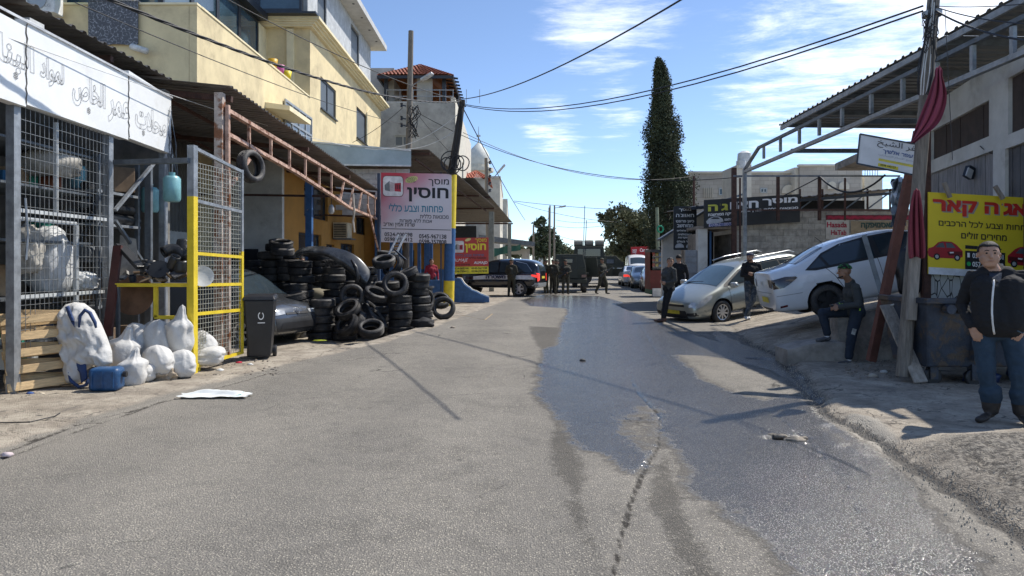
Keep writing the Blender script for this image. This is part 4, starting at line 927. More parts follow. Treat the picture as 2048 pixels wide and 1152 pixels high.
cable('long black wire from the leaning pole towards the cypress', P(835,225,30),P(1500,352,24),1.1,.013)
cable('second long wire from the leaning pole towards the cypress', P(926,265,26),P(1388,352,30),.75,.012)
cable('taut black wire between the grey pole and the leaning pole', P(835,228,30),P(895,300,26),.02,.013)
cable('wire sloping from the facade corner up to the grey pole', P(705,285,30),P(806,215,30),.12,.012)
cable('far wire from the left pole to the lamp pole', P(1028,402,60),P(1400,420,60),.3,.02)
cable('second far wire level with the lamp pole', P(1028,404,60),P(1285,445,70),.5,.02)
for k, (x0, y0, x1, y1) in enumerate(((1112,440,1290,425),(1112,470,1290,480),(1112,480,1290,492),(1068,450,1100,430),(1045,480,1100,465),(1112,452,1290,430))):
    cable(('highest','third','lowest','short left','low left','second')[k]+' of the thin far wires round the small conifer poles', P(x0, y0,100),P(x1, y1,75),.7,.022)
cable('upper thick wire leaving the near right pole towards the right edge', P(1872,22,8.8),P(2100,85,6.5),.08,.012)
cable('middle wire leaving the near right pole towards the right edge', P(1872,14,8.8),P(2100,50,6.5),.05,.007)
cable('top wire leaving the near right pole towards the right edge', P(1872,12,8.8),P(2100,2,6.5),.03,.005)
cable('thin wire hanging down beside the maroon cloth', P(1890,20,8.7),P(1905,320,8.6),0.0,.004)
cable('blue cable sagging across the white shop sign', P(-40,50,7.9),P(280,185,11.2),.10,.010, M('blue_cable',(.04,.07,.16),.6))
cable('grey cable along the bottom of the white shop sign', P(280,185,11.2),P(330,205,12),.04,.006, blackcable)
# ================================================================== RIGHT: canopy with its trusses
rc = thing('right_canopy','big corrugated lean-to canopy on steel lattice beams over the right-hand garage','canopy',(7,14,0))
RX = 6.92
for o in corrugated(None, 'roof_sheet',(RX, 9.2,5.22),(1,0,-.012),(0,1,-.010),7.5,8.9, M('blue_grey_sheet',(.15,.16,.165),.55,.4,.2,1.5,.1,10),flip=1, pitch=.22): rel(o, rc)
mb = MB(); mb.beam((RX+.02,9.2,5.14),(RX+.02,18.05,5.05),.05,.10); tb(rc, mb, 'edge_channel', galv)
for y in (9.4,11.2,13.0,14.8,16.4,17.9):
    mb = MB(); mb.beam((RX, y, 5.10),(RX+7, y, 5.03),.06,.10); tb(rc, mb, 'rafter', galv_dark)
tz0, tz1 = 4.42,4.36; yT0, yT1 = 8.6,21.0; TXX = 6.98
mb = MB(); mb.beam((TXX, yT0,4.44),(TXX, yT1,4.32),.09,.08); tb(rc, mb, 'chord', galv)
mb = MB(); mb.beam((TXX, yT0,4.92),(TXX, 19.8,4.84),.08,.07); tb(rc, mb, 'chord', galv_dark)
mb = MB(); mb.beam((TXX, 19.8,4.84),(TXX, yT1,4.38),.08,.07); tb(rc, mb, 'chord', galv_dark)
for i, y in enumerate((9.0,9.75,10.6,11.5,12.5,13.6,14.8,15.9,17.0,18.2,19.4)):
    mb = MB(); mb.beam((TXX, y, 4.47),(TXX, y, 4.86),.07,.06,(1,0,0)); tb(rc, mb, 'strut', galv)
yp = 21.0
mb = MB(); mb.bb(TXX-.05, TXX+.05, yp-.05, yp+.05, gz(TXX, yp),4.4); tb(rc, mb, 'post', galv)
mb = MB(); mb.beam((TXX, 14.0,4.40),(13.5,14.0,4.40),.08,.10); tb(rc, mb, 'tie_beam', galv_dark)
mb = MB(); mb.beam((TXX, 17.5,4.38),(13.5,17.5,4.38),.08,.10); tb(rc, mb, 'tie_beam', galv_dark)
# ---- right building
u = Vector((-.25,-1,0)).normalized(); n = Vector((-1,.25,0)).normalized()
rb = thing('white_garage_building','white plastered garage building with brown boarded windows under the right canopy','building',(8,13,0))
Wp0 = Vector((4.84+.25*14.4,14.4,.4)); LW = 6.6
def sfy(Y_): return (14.4-Y_)/abs(u.y)
def rbh(xa, xb, yt, ybm):      # pixels on that facade
    def Yw(px): r = (px-CX)/FPX; return 4.84/(r-.25)
    ya, yb = Yw(xa), Yw(xb); return (sfy(ya), zpx(ybm, ya)-.4, sfy(yb), zpx(yt, ya)-.4)
H1 = rbh(1862,1978,318,362); H2 = rbh(2016,2046,230,280)
H1 = (H1[0],3.2, H1[2],3.78); H2 = (H2[0],3.1, H2[2]+.8,3.95)
H3 = rbh(1856,1986,0,0); H3 = (H3[0],.4, H3[2],2.95); H4 = rbh(2010,2080,0,0); H4 = (H4[0],.4, H4[2],2.9)
rel(wall(None, 'wall', Wp0, u, LW, 4.3,[H1, H2, H3, H4], wall_white, .25, n), rb)
mb = MB(); mb.bb(Wp0.x+.02, Wp0.x+5.5,14.4,14.62,.4,4.7); tb(rb, mb, 'wall', wall_white)
brownb = M('brown_shutter',(.06,.042,.035),.8,0,.3,4)
def planks(hole, mat, name, w_=.28, back=.06):
    a, b_, c, d_ = hole; k = max(1, round((c-a)/w_))
    for i in range(k):
        x0, x1 = a+(c-a)*i/k+.004, a+(c-a)*(i+1)/k-.004; mb = MB(); q = Wp0+u*((x0+x1)/2)+Vector((0,0,(b_+d_)/2))-n*(back+random.uniform(0,.015))
        mb.box(q, (x1-x0,.03, d_-b_-.01),Matrix((u, -n, Vector((0,0,1)))).transposed()); rel(mb.build(name, mat), rb)
planks(H1, brownb, 'shutter_slat',.35); planks(H2, brownb, 'shutter_slat',.3); planks(H3, M('grey_door_board',(.26,.25,.25),.8,0,.3,4,.3,30, stretch=(4,4,.6),rnd=.12),'door_board',.42); planks(H4, M('dark_door_board',(.08,.08,.085),.7,0,.3,4, rnd=.2),'door_board',.12)
s0 = P(1762,262,19.0); mb = MB(); mb.hexa([(s0.x, 19,4.62),(s0.x+4,18.0,4.62),(s0.x+5,23,4.62),(s0.x+.6,23,4.62)],[(s0.x, 19,4.85),(s0.x+4,18.0,4.85),(s0.x+5,23,4.85),(s0.x+.6,23,4.85)]); tb(rb, mb, 'concrete_eave', concrete)
fl = thing('flood_light','small floodlight on the white garage wall above the yellow banner','floodlight', P(1939,345,11.9))
mb = MB(); mb.box(P(1939,345,11.9),(.16,.10,.2),(0,.4,.3)); tb(fl, mb, 'housing', frame_dark, bevel=.01); mb = MB(); mb.box(P(1939,346,11.84),(.12,.02,.15),(0,.4,.3)); tb(fl, mb, 'lens', M('lamp_lens',(.6,.6,.6),.2))
cable('black cable sagging on the white garage wall right of the boarded window', P(1985,210,11.4),P(2018,275,11),.05,.008)
cable('lower black cable looping on the white garage wall', P(1960,292,11.5),P(2045,270,10.6),.2,.008)
# ---- signs
def board(name, label, cat, tl, tr, bl, mat, thick=.03, items=(), frame=None, shapes=None, boardname='panel', group=None):
    tl, tr, bl = Vector(tl), Vector(tr), Vector(bl); u_ = (tr-tl); v_ = (bl-tl); W_, H_ = u_.length, v_.length; u_.normalize(); v_.normalize(); n_ = -u_.cross(v_).normalized()
    r_ = thing(name, label, cat, tl, group=group)
    mb = MB(); f = [tl, tr, tr+v_*H_, bl]; mb.hexa([p-n_*thick for p in f], f); tb(r_, mb, boardname, mat)
    if frame:
        for a_, b_ in ((0,1),(1,2),(2,3),(3,0)):
            mb = MB(); mb.beam(f[a_], f[b_], frame[1], frame[1], n_); tb(r_, mb, 'frame_bar', frame[0])
    for it in items:
        if it[0] == 't':
            _, s, x0, y0, x1, y1, m, *opt = it; kw = opt[0] if opt else {}
            o = text(s, tl, u_, v_, x0*W_, y0*H_, x1*W_, y1*H_, m, None, **{'bold': .02,'thick': .006, **kw});
            if o: rel(o, r_)
        elif it[0] == 'r':
            _, x0, y0, x1, y1, m, *opt = it; th = opt[0] if opt else .003; nm = opt[1] if len(opt) > 1 else 'printed_band'
            mb = MB(); c4 = [tl+u_*(x*W_)+v_*(y*H_)+n_*th for x, y in ((x0, y0),(x1, y0),(x1, y1),(x0, y1))]; mb.add(c4,[(0,1,2,3)]); tb(r_, mb, nm, m)
        elif it[0] == 'p':
            _, poly, m, *opt = it; th = opt[0] if opt else .004; nm = opt[1] if len(opt) > 1 else 'printed_shape'
            mb = MB(); mb.add([tl+u_*(x*W_)+v_*(y*H_)+n_*th for x, y in poly],[tuple(range(len(poly)))]); tb(r_, mb, nm, m)
    return r_
def ell(cx, cy, rx, ry, k=20): return [(cx+rx*math.cos(2*math.pi*i/k), cy+ry*math.sin(2*math.pi*i/k)) for i in range(k)]
# the pink workshop banner
pk = bpy.data.materials.new('pink_banner'); pk.use_nodes = True; t = pk.node_tree; b = t.nodes['Principled BSDF']; tcx = t.nodes.new('ShaderNodeTexCoord'); sx = N(t, 'ShaderNodeSeparateXYZ'); L(t, tcx.outputs['Object'], sx.inputs[0])
gg = math_node(t, 'ADD', math_node(t, 'MULTIPLY', sx.outputs[0],-.30),math_node(t, 'MULTIPLY', sx.outputs[2],.42)); nn_ = N(t, 'ShaderNodeTexNoise'); nn_.inputs['Scale'].default_value = 1.2; L(t, tcx.outputs['Object'], nn_.inputs['Vector'])
gg = math_node(t, 'ADD', gg, math_node(t, 'MULTIPLY', nn_.outputs[0],.5)); gg = math_node(t, 'ADD', gg, -2.58)
cr = t.nodes.new('ShaderNodeValToRGB'); e = cr.color_ramp.elements; e[0].position = .25; e[0].color = (.72,.66,.68,1); e[1].position = 1.0; e[1].color = (.50,.03,.05,1); k_ = e.new(.6); k_.color = (.62,.33,.38,1)
L(t, gg, cr.inputs[0]); L(t, cr.outputs[0], b.inputs['Base Color']); b.inputs['Roughness'].default_value = .5
def logo(x0, y0, x1, y1, edge, red):
    w_, h_ = x1-x0, y1-y0; X_ = lambda a: x0+w_*a; Y_ = lambda a: y0+h_*a
    rr_ = .16; pts = []
    for cx_, cy_, a0_ in ((1-rr_, rr_, -90),(1-rr_, 1-rr_, 0),(rr_, 1-rr_, 90),(rr_, rr_, 180)):
        for j in range(5): a_ = R(a0_+j*22.5); pts.append((X_(cx_+rr_*math.cos(a_)), Y_(cy_+rr_*math.sin(a_))))
    inner = [(X_(.5)+(p[0]-X_(.5))*.94, Y_(.5)+(p[1]-Y_(.5))*.94) for p in pts]
    L_ = [('p', pts, edge, .004,'emblem_border'),('p', inner, M('emblem_white',(.75,.72,.70),.6),.006,'emblem_ground'),
          ('p',[(X_(.10),Y_(.45)),(X_(.34),Y_(.25)),(X_(.36),Y_(.75)),(X_(.12),Y_(.7))], M('emblem_grey',(.18,.2,.2),.6),.008,'emblem_building'),
          ('p',[(X_(.36),Y_(.28)),(X_(.58),Y_(.36)),(X_(.58),Y_(.74)),(X_(.36),Y_(.76))], M('emblem_pale',(.5,.42,.42),.6),.009,'emblem_building'),
          ('p',[(X_(.58),Y_(.36)),(X_(.88),Y_(.33)),(X_(.88),Y_(.76)),(X_(.58),Y_(.74))], red, .008,'emblem_building')]
    for i in range(3): L_.append(('p',[(X_(.62+i*.09),Y_(.42)),(X_(.66+i*.09),Y_(.42)),(X_(.66+i*.09),Y_(.64)),(X_(.62+i*.09),Y_(.64))], black_ink, .011,'emblem_window'))
    return L_
def f_(x, y, box=(762,345,903,487)): return ((x-box[0])/(box[2]-box[0]),(y-box[1])/(box[3]-box[1]))
def T_px(s, x0, y0, x1, y1, m, box=(762,345,903,487), **kw):
    a_ = f_(x0, y0, box); b_ = f_(x1, y1, box); return ('t', s, a_[0], a_[1], b_[0], b_[1], m, kw)
red_e = M('emblem_red',(.45,.03,.05),.6)
a_ = f_(765,351); b_ = f_(807,394)
items = logo(a_[0], a_[1], b_[0], b_[1], M('emblem_brown',(.2,.08,.08),.6),red_e)+[('p',[f_(823+12.5*math.cos(i*.314),358+6.5*math.sin(i*.314)-3*math.cos(i*.314)) for i in range(20)], M('badge_yellow',(.72,.66,.25),.6),.006,'badge'),
    T_px('מכונאות',813,354,833,359, black_ink, thick=.010, bold=0),T_px('פחחות',814,360,831,364, black_ink, thick=.010, bold=0),
    T_px('מוסך',857,356,898,371, black_ink, bold=.01),T_px('חוסין',814,374,897,403, black_ink, bold=.03),T_px('פחחות וצבע כללי',778,408,886,424, teal_ink, bold=.015),
    T_px('מכונאות כללית',840,428,897,437, black_ink, bold=.01),T_px('אכות ללא פשרות',799,438,864,446, black_ink, bold=.01),T_px('שרות אמין ואדיב',767,447,830,457, black_ink, bold=.01),
    ('r',.01,(459-345)/142,.99,(460.2-345)/142, black_ink, .006,'rule_line'),
    T_px('0524-000398',769,467,825,475, black_ink, bold=.02, rtl=False), T_px('0545-967138',838,469,893,478, black_ink, bold=.02, rtl=False),
    T_px('0598-750412',769,477,825,485, black_ink, bold=.02, rtl=False), T_px('0598-357808',838,480,893,489, black_ink, bold=.02, rtl=False)]
bn = board('workshop_banner','large pink and white Hebrew garage banner with four phone numbers beside the striped pole','banner', P(762,345,25.7),P(903,348,25.7),P(762,484,25.7),pk, .02, items, boardname='banner_sheet')
mb = MB(); mb.bb(P(757,0,25.8).x-.05, P(757,0,25.8).x+.05,25.8,25.9,0,4.9); tb(bn, mb, 'support_post', M('dark_blue_bar',(.03,.05,.09),.6))
# red sign
bx = (904,476,977,549)
a_ = f_(907,482, bx); b_ = f_(928,506, bx)
items = [('r',0,.80,1,1, M('sign_yellow',(.72,.62,.04),.6),.003)]+logo(a_[0], a_[1], b_[0], b_[1], M('emblem_rim',(.6,.55,.5),.6),red_e)+[
    ('p',[f_(936+6*math.cos(i*.314),480+3*math.sin(i*.314)-1.5*math.cos(i*.314),bx) for i in range(20)], M('badge_yellow',(.72,.66,.25),.6),.006,'badge'),
    T_px('מוסך',950,478,973,487, yel_ink, bx, bold=.01),T_px('חוסין',930,488,972,506, yel_ink, bx, bold=.04),T_px('פחחות וצבע כללי',912,508,968,514, M('dim_teal',(.1,.15,.25),.6),bx),
    T_px('מכונאות כללית',938,515,972,519, black_ink, bx), T_px('ALMAJE',906,518,936,526, white_ink, bx, rtl=False, italic=.3, bold=.0, rough_edge=.01),T_px('ALMAJD',948,524,975,531, white_ink, bx, rtl=False, bold=.02),
    T_px('שרות אמין ואדיב',912,529,940,533, black_ink, bx), T_px('0524-000398',907,536,937,540, black_ink, bx, rtl=False), T_px('0545-967138',943,536,974,540, black_ink, bx, rtl=False), T_px('0598-750412',907,542,937,546, black_ink, bx, rtl=False), T_px('0598-357808',943,542,974,546, black_ink, bx, rtl=False)]
board('red_workshop_sign','red and yellow Hebrew garage sign beside the blue ramp wall','sign', P(904,476,27.6),P(977,475,27.6),P(904,548,27.6),M('sign_red',(.50,.055,.045),.6,0,.1,2),.03, items)
# small tilted Arabic sign
bx = (1716,268,1838,342); dirty = M('dirty_white_sign',(.66,.67,.68),.6,0,.12,3, col2=(.35,.34,.33),amt=.3, s2=5)
board('tilted_sign','tilted white bilingual sign fixed to the near right pole','sign', P(1720,268,9.6),P(1846,291,9.2),P(1714,327,9.6),dirty, .03,
      [T_px('\uFEA3\uFED4\uFEAE \uFE8D\uFEDF\uFEB8\uFEF4\uFEA6',1752,272,1838,292, black_ink, bx, bold=0.0),T_px('ג\'עפר אלשיך',1764,293,1828,306, M('navy_ink',(.03,.08,.25),.6),bx), T_px('\uFEDF\uFEA0\uFEE4\uFEF4\uFECA \uFE8D\uFED7\uFEB4\uFE8E\uFEE1 \uFE8D\uFEDF\uFEB4\uFEF4\uFE8E\uFEAD\uFE8D\uFE95',1756,307,1828,313, pencil, bx, bold=0),
       ('r',.34,.68,.98,.76, M('sign_yellow',(.72,.62,.04),.6),.003),('r',.34,.84,.66,.95, M('sign_yellow',(.72,.62,.04),.6),.003),T_px('חלקי חילוף לכל סוגי הרכב',1760,318,1832,323, pencil, bx, bold=0),T_px('0598 440127',1762,331,1792,336, black_ink, bx, rtl=False)], frame=(frame_dark, .02))
# yellow banner
bx = (1857,384,2215,548); yb_ = M('banner_yellow',(.80,.62,.03),.55,0,.05,2)
YB = 10.2; redc = M('print_car_red',(.42,.02,.03),.5); redc2 = M('print_car_dark',(.12,.008,.012),.5)
def minicar(x0, y0, s, flip=False):
    pr = [(0,.55),(.02,.38),(.16,.30),(.30,.08),(.42,.02),(.68,.02),(.82,.14),(.92,.30),(1.0,.42),(1.0,.68),(.9,.78),(.12,.80),(.02,.72)]
    F = lambda p: f_(x0+(1-p[0] if flip else p[0])*s, y0+p[1]*s*.62, bx)
    out = [('p',[F(p) for p in pr], redc, .004,'printed_car')]
    out.append(('p',[F(p) for p in ((.22,.31),(.34,.12),(.44,.08),(.50,.31))], M('print_glass',(.1,.12,.14),.5),.006,'printed_car_glass')); out.append(('p',[F(p) for p in ((.54,.31),(.52,.08),(.68,.08),(.80,.30))], M('print_glass',(.1,.12,.14),.5),.006,'printed_car_glass'))
    out.append(('p',[F(p) for p in ((.55,.48),(.98,.44),(.98,.62),(.6,.66))], redc2,.006,'printed_car_grille')); out.append(('p',[F(p) for p in ((.62,.50),(.74,.48),(.74,.54),(.64,.56))], white_ink, .008,'printed_headlight'))
    for cx_ in (.26,.84):
        out.append(('p',[F((cx_+.09*math.cos(i*.42),.74+.15*math.sin(i*.42))) for i in range(15)], black_ink, .007,'printed_wheel')); out.append(('p',[F((cx_+.05*math.cos(i*.42),.74+.085*math.sin(i*.42))) for i in range(15)], M('print_rim',(.5,.5,.5),.5),.009,'printed_wheel'))
    return out
grey_out = M('shadow_print',(.35,.33,.3),.6)
items = [('r',0,(534-384)/164,1,1, M('banner_white',(.7,.72,.75),.6),.003),T_px("חוואג'ה קאר", 1867,398,2112,431, grey_out, bx, bold=.07, thick=.004),T_px("חוואג'ה קאר", 1865,396,2110,429, M('banner_red',(.58,.03,.02),.5),bx, bold=.045, thick=.007),T_px('פחחות וצבע לכל הרכבים',1877,437,2062,450, M('banner_black',(.03,.025,.02),.5),bx, bold=.015),T_px('מחירים זולים',1922,459,2013,473, M('banner_black',(.03,.025,.02),.5),bx, bold=.02),
    ('p',[f_(x, y, bx) for x, y in ((1930,486),(1986,487),(1986,484),(2004,490),(1986,496),(1986,493),(1930,493))], black_ink, .005,'arrow'),('r',(1930-1857)/358,(497-384)/164,(2010-1857)/358,(534-384)/164, black_ink, .004,'number_panel'),
    T_px('050 732 4001',1944,501,2006,511, white_ink, bx, rtl=False, thick=.008),T_px('052 618 2263',1944,518,2006,528, white_ink, bx, rtl=False, thick=.008),('p',[f_(1937+4*math.cos(i*.35),523+4.5*math.sin(i*.35),bx) for i in range(18)], M('phone_green',(.03,.5,.12),.5),.008,'phone_symbol'),('r',(1934-1857)/358,(501-384)/164,(1939-1857)/358,(510-384)/164, white_ink, .008,'phone_symbol'),
    ]+minicar(1855,480,70)+minicar(2015,482,78, True)
yb = board('yellow_banner','yellow and white Hebrew car repair banner with red printed cars behind the standing man','banner', P(1857,384, YB), P(2215,405, YB), P(1857,548, YB), yb_, .02, items, boardname='banner_sheet')
# things behind the banner: pipe, cracked panel, clamps
mb = MB(); q = P(1852,600,10.3); mb.bb(q.x-.055, q.x+.045,10.25,10.35,0,4.42); tag(mb.build('rusty_post', dark_rust),'dark rusty post at the left edge of the yellow banner','post')
cp = bpy.data.materials.new('cracked_paint'); cp.use_nodes = True; t = cp.node_tree; b = t.nodes['Principled BSDF']; tcx = t.nodes.new('ShaderNodeTexCoord'); mpp = t.nodes.new('ShaderNodeMapping'); mpp.inputs['Scale'].default_value = (9,9,3.2); L(t, tcx.outputs['Object'], mpp.inputs[0])
v1 = N(t, 'ShaderNodeTexVoronoi'); v1.feature = 'DISTANCE_TO_EDGE'; v1.inputs['Scale'].default_value = 1.2; L(t, mpp.outputs[0], v1.inputs['Vector'])
L(t, mixc(t, maprange(t, v1.outputs['Distance'],.025,.05),(.06,.055,.05),(.48,.48,.46)), b.inputs['Base Color']); b.inputs['Roughness'].default_value = .8
mb = MB(); a_, b_ = P(1858,545,10.32),P(2300,545,10.32); mb.bb(a_.x, b_.x, 10.30,10.36,.3, a_.z+.05); tag(mb.build('cracked_panel', cp),'white panel of crackled paint below the yellow banner','panel')
for (x0, y0, x1, y1, w_) in ((1888,365,1900,395,'left'),(1990,372,2006,398,'right')):
    mb = MB(); mb.beam(P(x0, y0,10.1),P(x1, y1,10.1),.04,.05); tag(mb.build('wood_batten', woodgrey), w_+' wooden batten clamping the top of the yellow banner','batten')
# black overhead sign and hanging sign of the far garage
gar = thing('far_garage','grey block garage with a dark entry at the back of the right lot','garage',(9,24,0))
YG = 24.0
bgz = .0
xw0, xw1 = P(1470,0, YG).x, 13.6; ztop = zpx(424, YG)
k = 0
for r_ in range(int(ztop/.21)+1):
    z0 = r_*.21
    if z0+.2 > ztop+.05 or z0 < .15: continue
    nb = int((xw1-xw0)/.42)+1
    for c_ in range(nb):
        x0 = xw0+c_*.42-(r_ % 2)*.21; x1 = x0+.412; x0 = max(x0, xw0)
        if x1-x0 < .08: continue
        mb = MB(); mb.bb(x0, x1, YG+random.uniform(-.006,.006),YG+.2, z0, z0+.202); tb(gar, mb, 'block', blockgrey); k += 1
mb = MB(); mb.bb(xw0, xw1, YG+.018, YG+.19,0, ztop-.03); tb(gar, mb, 'mortar_core', M('mortar',(.2,.19,.17),.95))
mb = MB(); mb.bb(xw0-.05, xw1, YG-.03, YG+.22, ztop, ztop+.10); tb(gar, mb, 'coping', concrete)
# painted plaster patch with graffiti
q0, q1 = P(1652,440, YG-.02),P(1698,478, YG-.02)
mb = MB(); mb.bb(q0.x, q1.x, YG-.022, YG-.010, q1.z, q0.z); tb(gar, mb, 'plaster_patch', M('patch_pale',(.5,.47,.42),.9,0,.2,4))
q0, q1 = P(1652,430, YG-.02),P(1830,440, YG-.02); mb = MB(); mb.bb(q0.x, q1.x, YG-.018, YG-.008, q1.z, q0.z); tb(gar, mb, 'painted_band', M('maroon_band',(.16,.03,.04),.9,0,.3,4))
q0, q1 = P(1702,442, YG-.02),P(1830,468, YG-.02); mb = MB(); mb.bb(q0.x, q1.x, YG-.017, YG-.007, q1.z, q0.z); tb(gar, mb, 'painted_panel', M('tan_panel',(.33,.26,.17),.9,0,.25,4))
def wt(s, x0, y0, x1, y1, m, **kw):
    a_, b_ = P(x0, y0, YG-.03),P(x1, y1, YG-.03); o = text(s, (a_.x, YG-.024, a_.z),(1,0,0),(0,0,-1),0,0, b_.x-a_.x, a_.z-b_.z, m, None, **{'thick': .004,'bold': .05, **kw}); rel(o, gar)
gred = M('graffiti_red',(.35,.02,.05),.8); wt('Hasada',1654,444,1694,455, gred, rtl=False, bold=.03); wt('HaTab',1662,460,1693,470, gred, rtl=False, bold=.03); wt('האסמיפקה',1722,445,1790,459, M('graffiti_dark',(.03,.07,.06),.8)); wt('~~~~~~~~~~',1655,431,1820,439, gred, rtl=False)
# entry, lintel, column
xe0 = P(1400,0, YG).x
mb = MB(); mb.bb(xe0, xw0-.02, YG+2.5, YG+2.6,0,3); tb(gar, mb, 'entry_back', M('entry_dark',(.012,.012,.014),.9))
mb = MB(); mb.bb(P(1396,0, YG).x, P(1415,0, YG).x, YG, YG+.3,0, zpx(458, YG)); tb(gar, mb, 'column', wall_white)
mb = MB(); mb.bb(P(1396,0, YG).x-.02, xw0, YG-.02, YG+2.4, zpx(458, YG), zpx(452, YG)); tb(gar, mb, 'lintel', concrete)
mb = MB(); mb.bb(xw0-.02, xw0+.03, YG-.02, YG+2.4,0,2.6); tb(gar, mb, 'jamb', concrete)
mb = MB(); mb.bb(xe0-.05, xe0-.0, YG+.3, YG+2.5,0,2.6); tb(gar, mb, 'jamb', concrete)
q = P(1421,0, YG+.3); mb = MB(); mb.bb(q.x-.03, q.x+.03, YG+.3, YG+.36,0,2.7); tb(gar, mb, 'door_rail', bluep)
mb = MB(); mb.bb(P(1372,0, YG).x, P(1396,0, YG).x-.01, YG+.1, YG+.2,0, zpx(500, YG)); tb(gar, mb, 'roller_door', M('roller_grey',(.35,.36,.38),.5,.3))
for i in range(10): mb = MB(); mb.bb(P(1372,0, YG).x, P(1396,0, YG).x-.02, YG+.07, YG+.1,.1+i*.19,.16+i*.19); tb(gar, mb, 'roller_slat', M('roller_grey',(.35,.36,.38),.5,.3))
# far garage roof and pipe frame
gr = thing('far_garage_roof','dark low-pitched sheet roof behind the rusty pipe frame','roof',(10,26,3.5))
p0 = P(1378,415, YG+.6); p1 = P(1800,378, YG+.6)
for o in corrugated(None, 'roof_sheet',(p0.x, YG+.4, p0.z),(.0,1,.03),(p1-p0).normalized(),4.5,(p1-p0).length+1, sheet_dark, flip=-1, pitch=.3, sheet=1.2): rel(o, gr)
mb = MB(); mb.beam((p0.x, YG+.35, p0.z-.05),(p1.x+1, YG+.35, p1.z-.07),.06,.10); tb(gr, mb, 'edge_beam', frame_dark)
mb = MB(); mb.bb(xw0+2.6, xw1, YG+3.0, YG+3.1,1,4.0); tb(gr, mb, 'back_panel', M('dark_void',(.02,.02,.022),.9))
for i in range(5):
    a_ = P(1600+i*45,418, YG+.5); mb = MB(); mb.beam((a_.x, YG+.5, a_.z),(a_.x+.75, YG+.5, a_.z+.55),.04,.04); tb(gr, mb, 'brace', galv_dark)
    mb = MB(); mb.beam((a_.x, YG+.5, a_.z-.1),(a_.x, YG+.5, a_.z+.7),.05,.05); tb(gr, mb, 'strut', dark_rust)
pf = thing('steel_gantry','rusty pipe gantry standing in front of the far garage sign','frame',(P(1478,0,23.3).x, 23.3,0))
for (x, yt, w_) in ((1468,336,.14),(1480,356,.05),(1556,352,.09),(1639,353,.09),(1690,356,.05)):
    a_ = P(x, yt, 23.3); mb = MB(); mb.bb(a_.x-w_/2, a_.x+w_/2,23.3-w_/2,23.3+w_/2,3.0 if x > 1500 else gz(a_.x, 23.3),a_.z); tb(pf, mb, 'upright', dark_rust)
mb = MB(); mb.beam(P(1466,352,23.25),P(1800,352,23.25),.05,.05); tb(pf, mb, 'top_rail', galv_dark)
mb = MB(); mb.beam(P(1466,372+48,23.25),P(1800,372+48,23.25),.05,.05); tb(pf, mb, 'lower_rail', dark_rust)
mb = MB(); mb.tube(sag(P(1640,354,23.2),P(1770,350,20),.5),.03,5); mb.tube([P(1640,354,23.2),P(1580,385,23.4),P(1560,395,23.4)],.02,5); tb(pf, mb, 'hose', blackcable)
blk = M('sign_black',(.022,.024,.026),.5,0,.2,2)
bx = (1408,390,1600,456)
board('black_garage_sign','wide black Hebrew garage sign above the dark entry','sign', P(1408,400,23.7),P(1600,388,23.7),P(1408,456,23.7),blk, .04,
      [T_px('חאווג׳ה',1416,400,1510,419, yel_ink, (1408,398,1600,454),bold=.03) if False else T_px("ג'ה", 1416,401,1456,418, M('sign_lime',(.62,.60,.08),.5),bx, bold=.04),T_px('חאוו',1460,399,1517,416, white_ink, bx, bold=.04),T_px('מוסך',1525,396,1595,413, white_ink, bx, bold=.04),
       T_px('בדיקה ממוחשבת',1416,423,1470,431, white_ink, bx, bold=.03),T_px('מכונאות כללית בנזין ודיזל',1480,418,1596,426, white_ink, bx, bold=.03),T_px('הכנה לטסט',1449,436,1470,442, white_ink, bx),('r',.05,.86,.32,.97, M('sign_lilac',(.5,.45,.55),.5),.004),T_px('02-7481061',1420,447,1468,454, M('navy_ink',(.03,.08,.25),.6),bx, rtl=False, thick=.01)]
      +[('p',[f_(x, y, bx) for x, y in ((1412,441),(1418,434),(1428,430),(1438,431),(1445,437),(1447,443),(1440,446),(1414,447))], M('print_silver',(.45,.46,.48),.5),.005,'printed_car'),('p',[f_(x, y, bx) for x, y in ((1420,436),(1427,432),(1436,433),(1440,437))], black_ink, .008,'printed_car_glass')])
bx = (1348,414,1392,498)
board('hanging_sign','tall narrow black Hebrew sign beside the far garage gable','sign', P(1348,414,25.5),P(1392,414,25.5),P(1348,499,25.5),blk, .05,
      [T_px(s, *r4_, white_ink, bx, bold=.02) for s, r4_ in (('מוסך',(1358,417,1382,423)),("חאווג'ה", (1352,427,1388,434)),('כיוון פרונט',(1352,440,1388,446)),('ממוחשב',(1354,448,1386,454)),('וכיוון גלגלים',(1354,459,1386,463)),('בטכנולוגיה',(1356,466,1384,470)),('המתקדמת',(1356,473,1384,477)),('ביותר בעולם',(1354,480,1386,484)))]
      +[('p',[f_(x0+x*18,486+y*9, bx) for x, y in ((0,.7),(.1,.3),(.3,.0),(.7,.0),(.95,.4),(1,.9),(.05,1))], M('print_silver',(.45,.46,.48),.5),.005,'printed_car') for x0 in (1350,1372)], frame=(frame_dark, .04))
# gable house behind
gh2 = thing('gable_shed','small white gable-roofed building under the cypress','shed',(8.2,30,0))
xg0, xg1 = P(1325,0,29).x, P(1480,0,29).x
mb = MB(); zl, zh = zpx(478,29),zpx(395,29); mb.prism([(0,0),(xg1-xg0,0),(xg1-xg0, zh),(2.2, zh-.3),(0, zl)],(xg0,29.0,0),(1,0,0),(0,0,1),.25); tb(gh2, mb, 'wall', wall_white)
mb = MB(); mb.beam((xg0-.2,28.9, zl-.05),(xg0+2.3,28.9, zh-.2),.5,.08); mb.beam((xg0+2.3,28.9, zh-.2),(xg1,28.9, zh+.1),.5,.08); tb(gh2, mb, 'roof_edge', galv_dark)
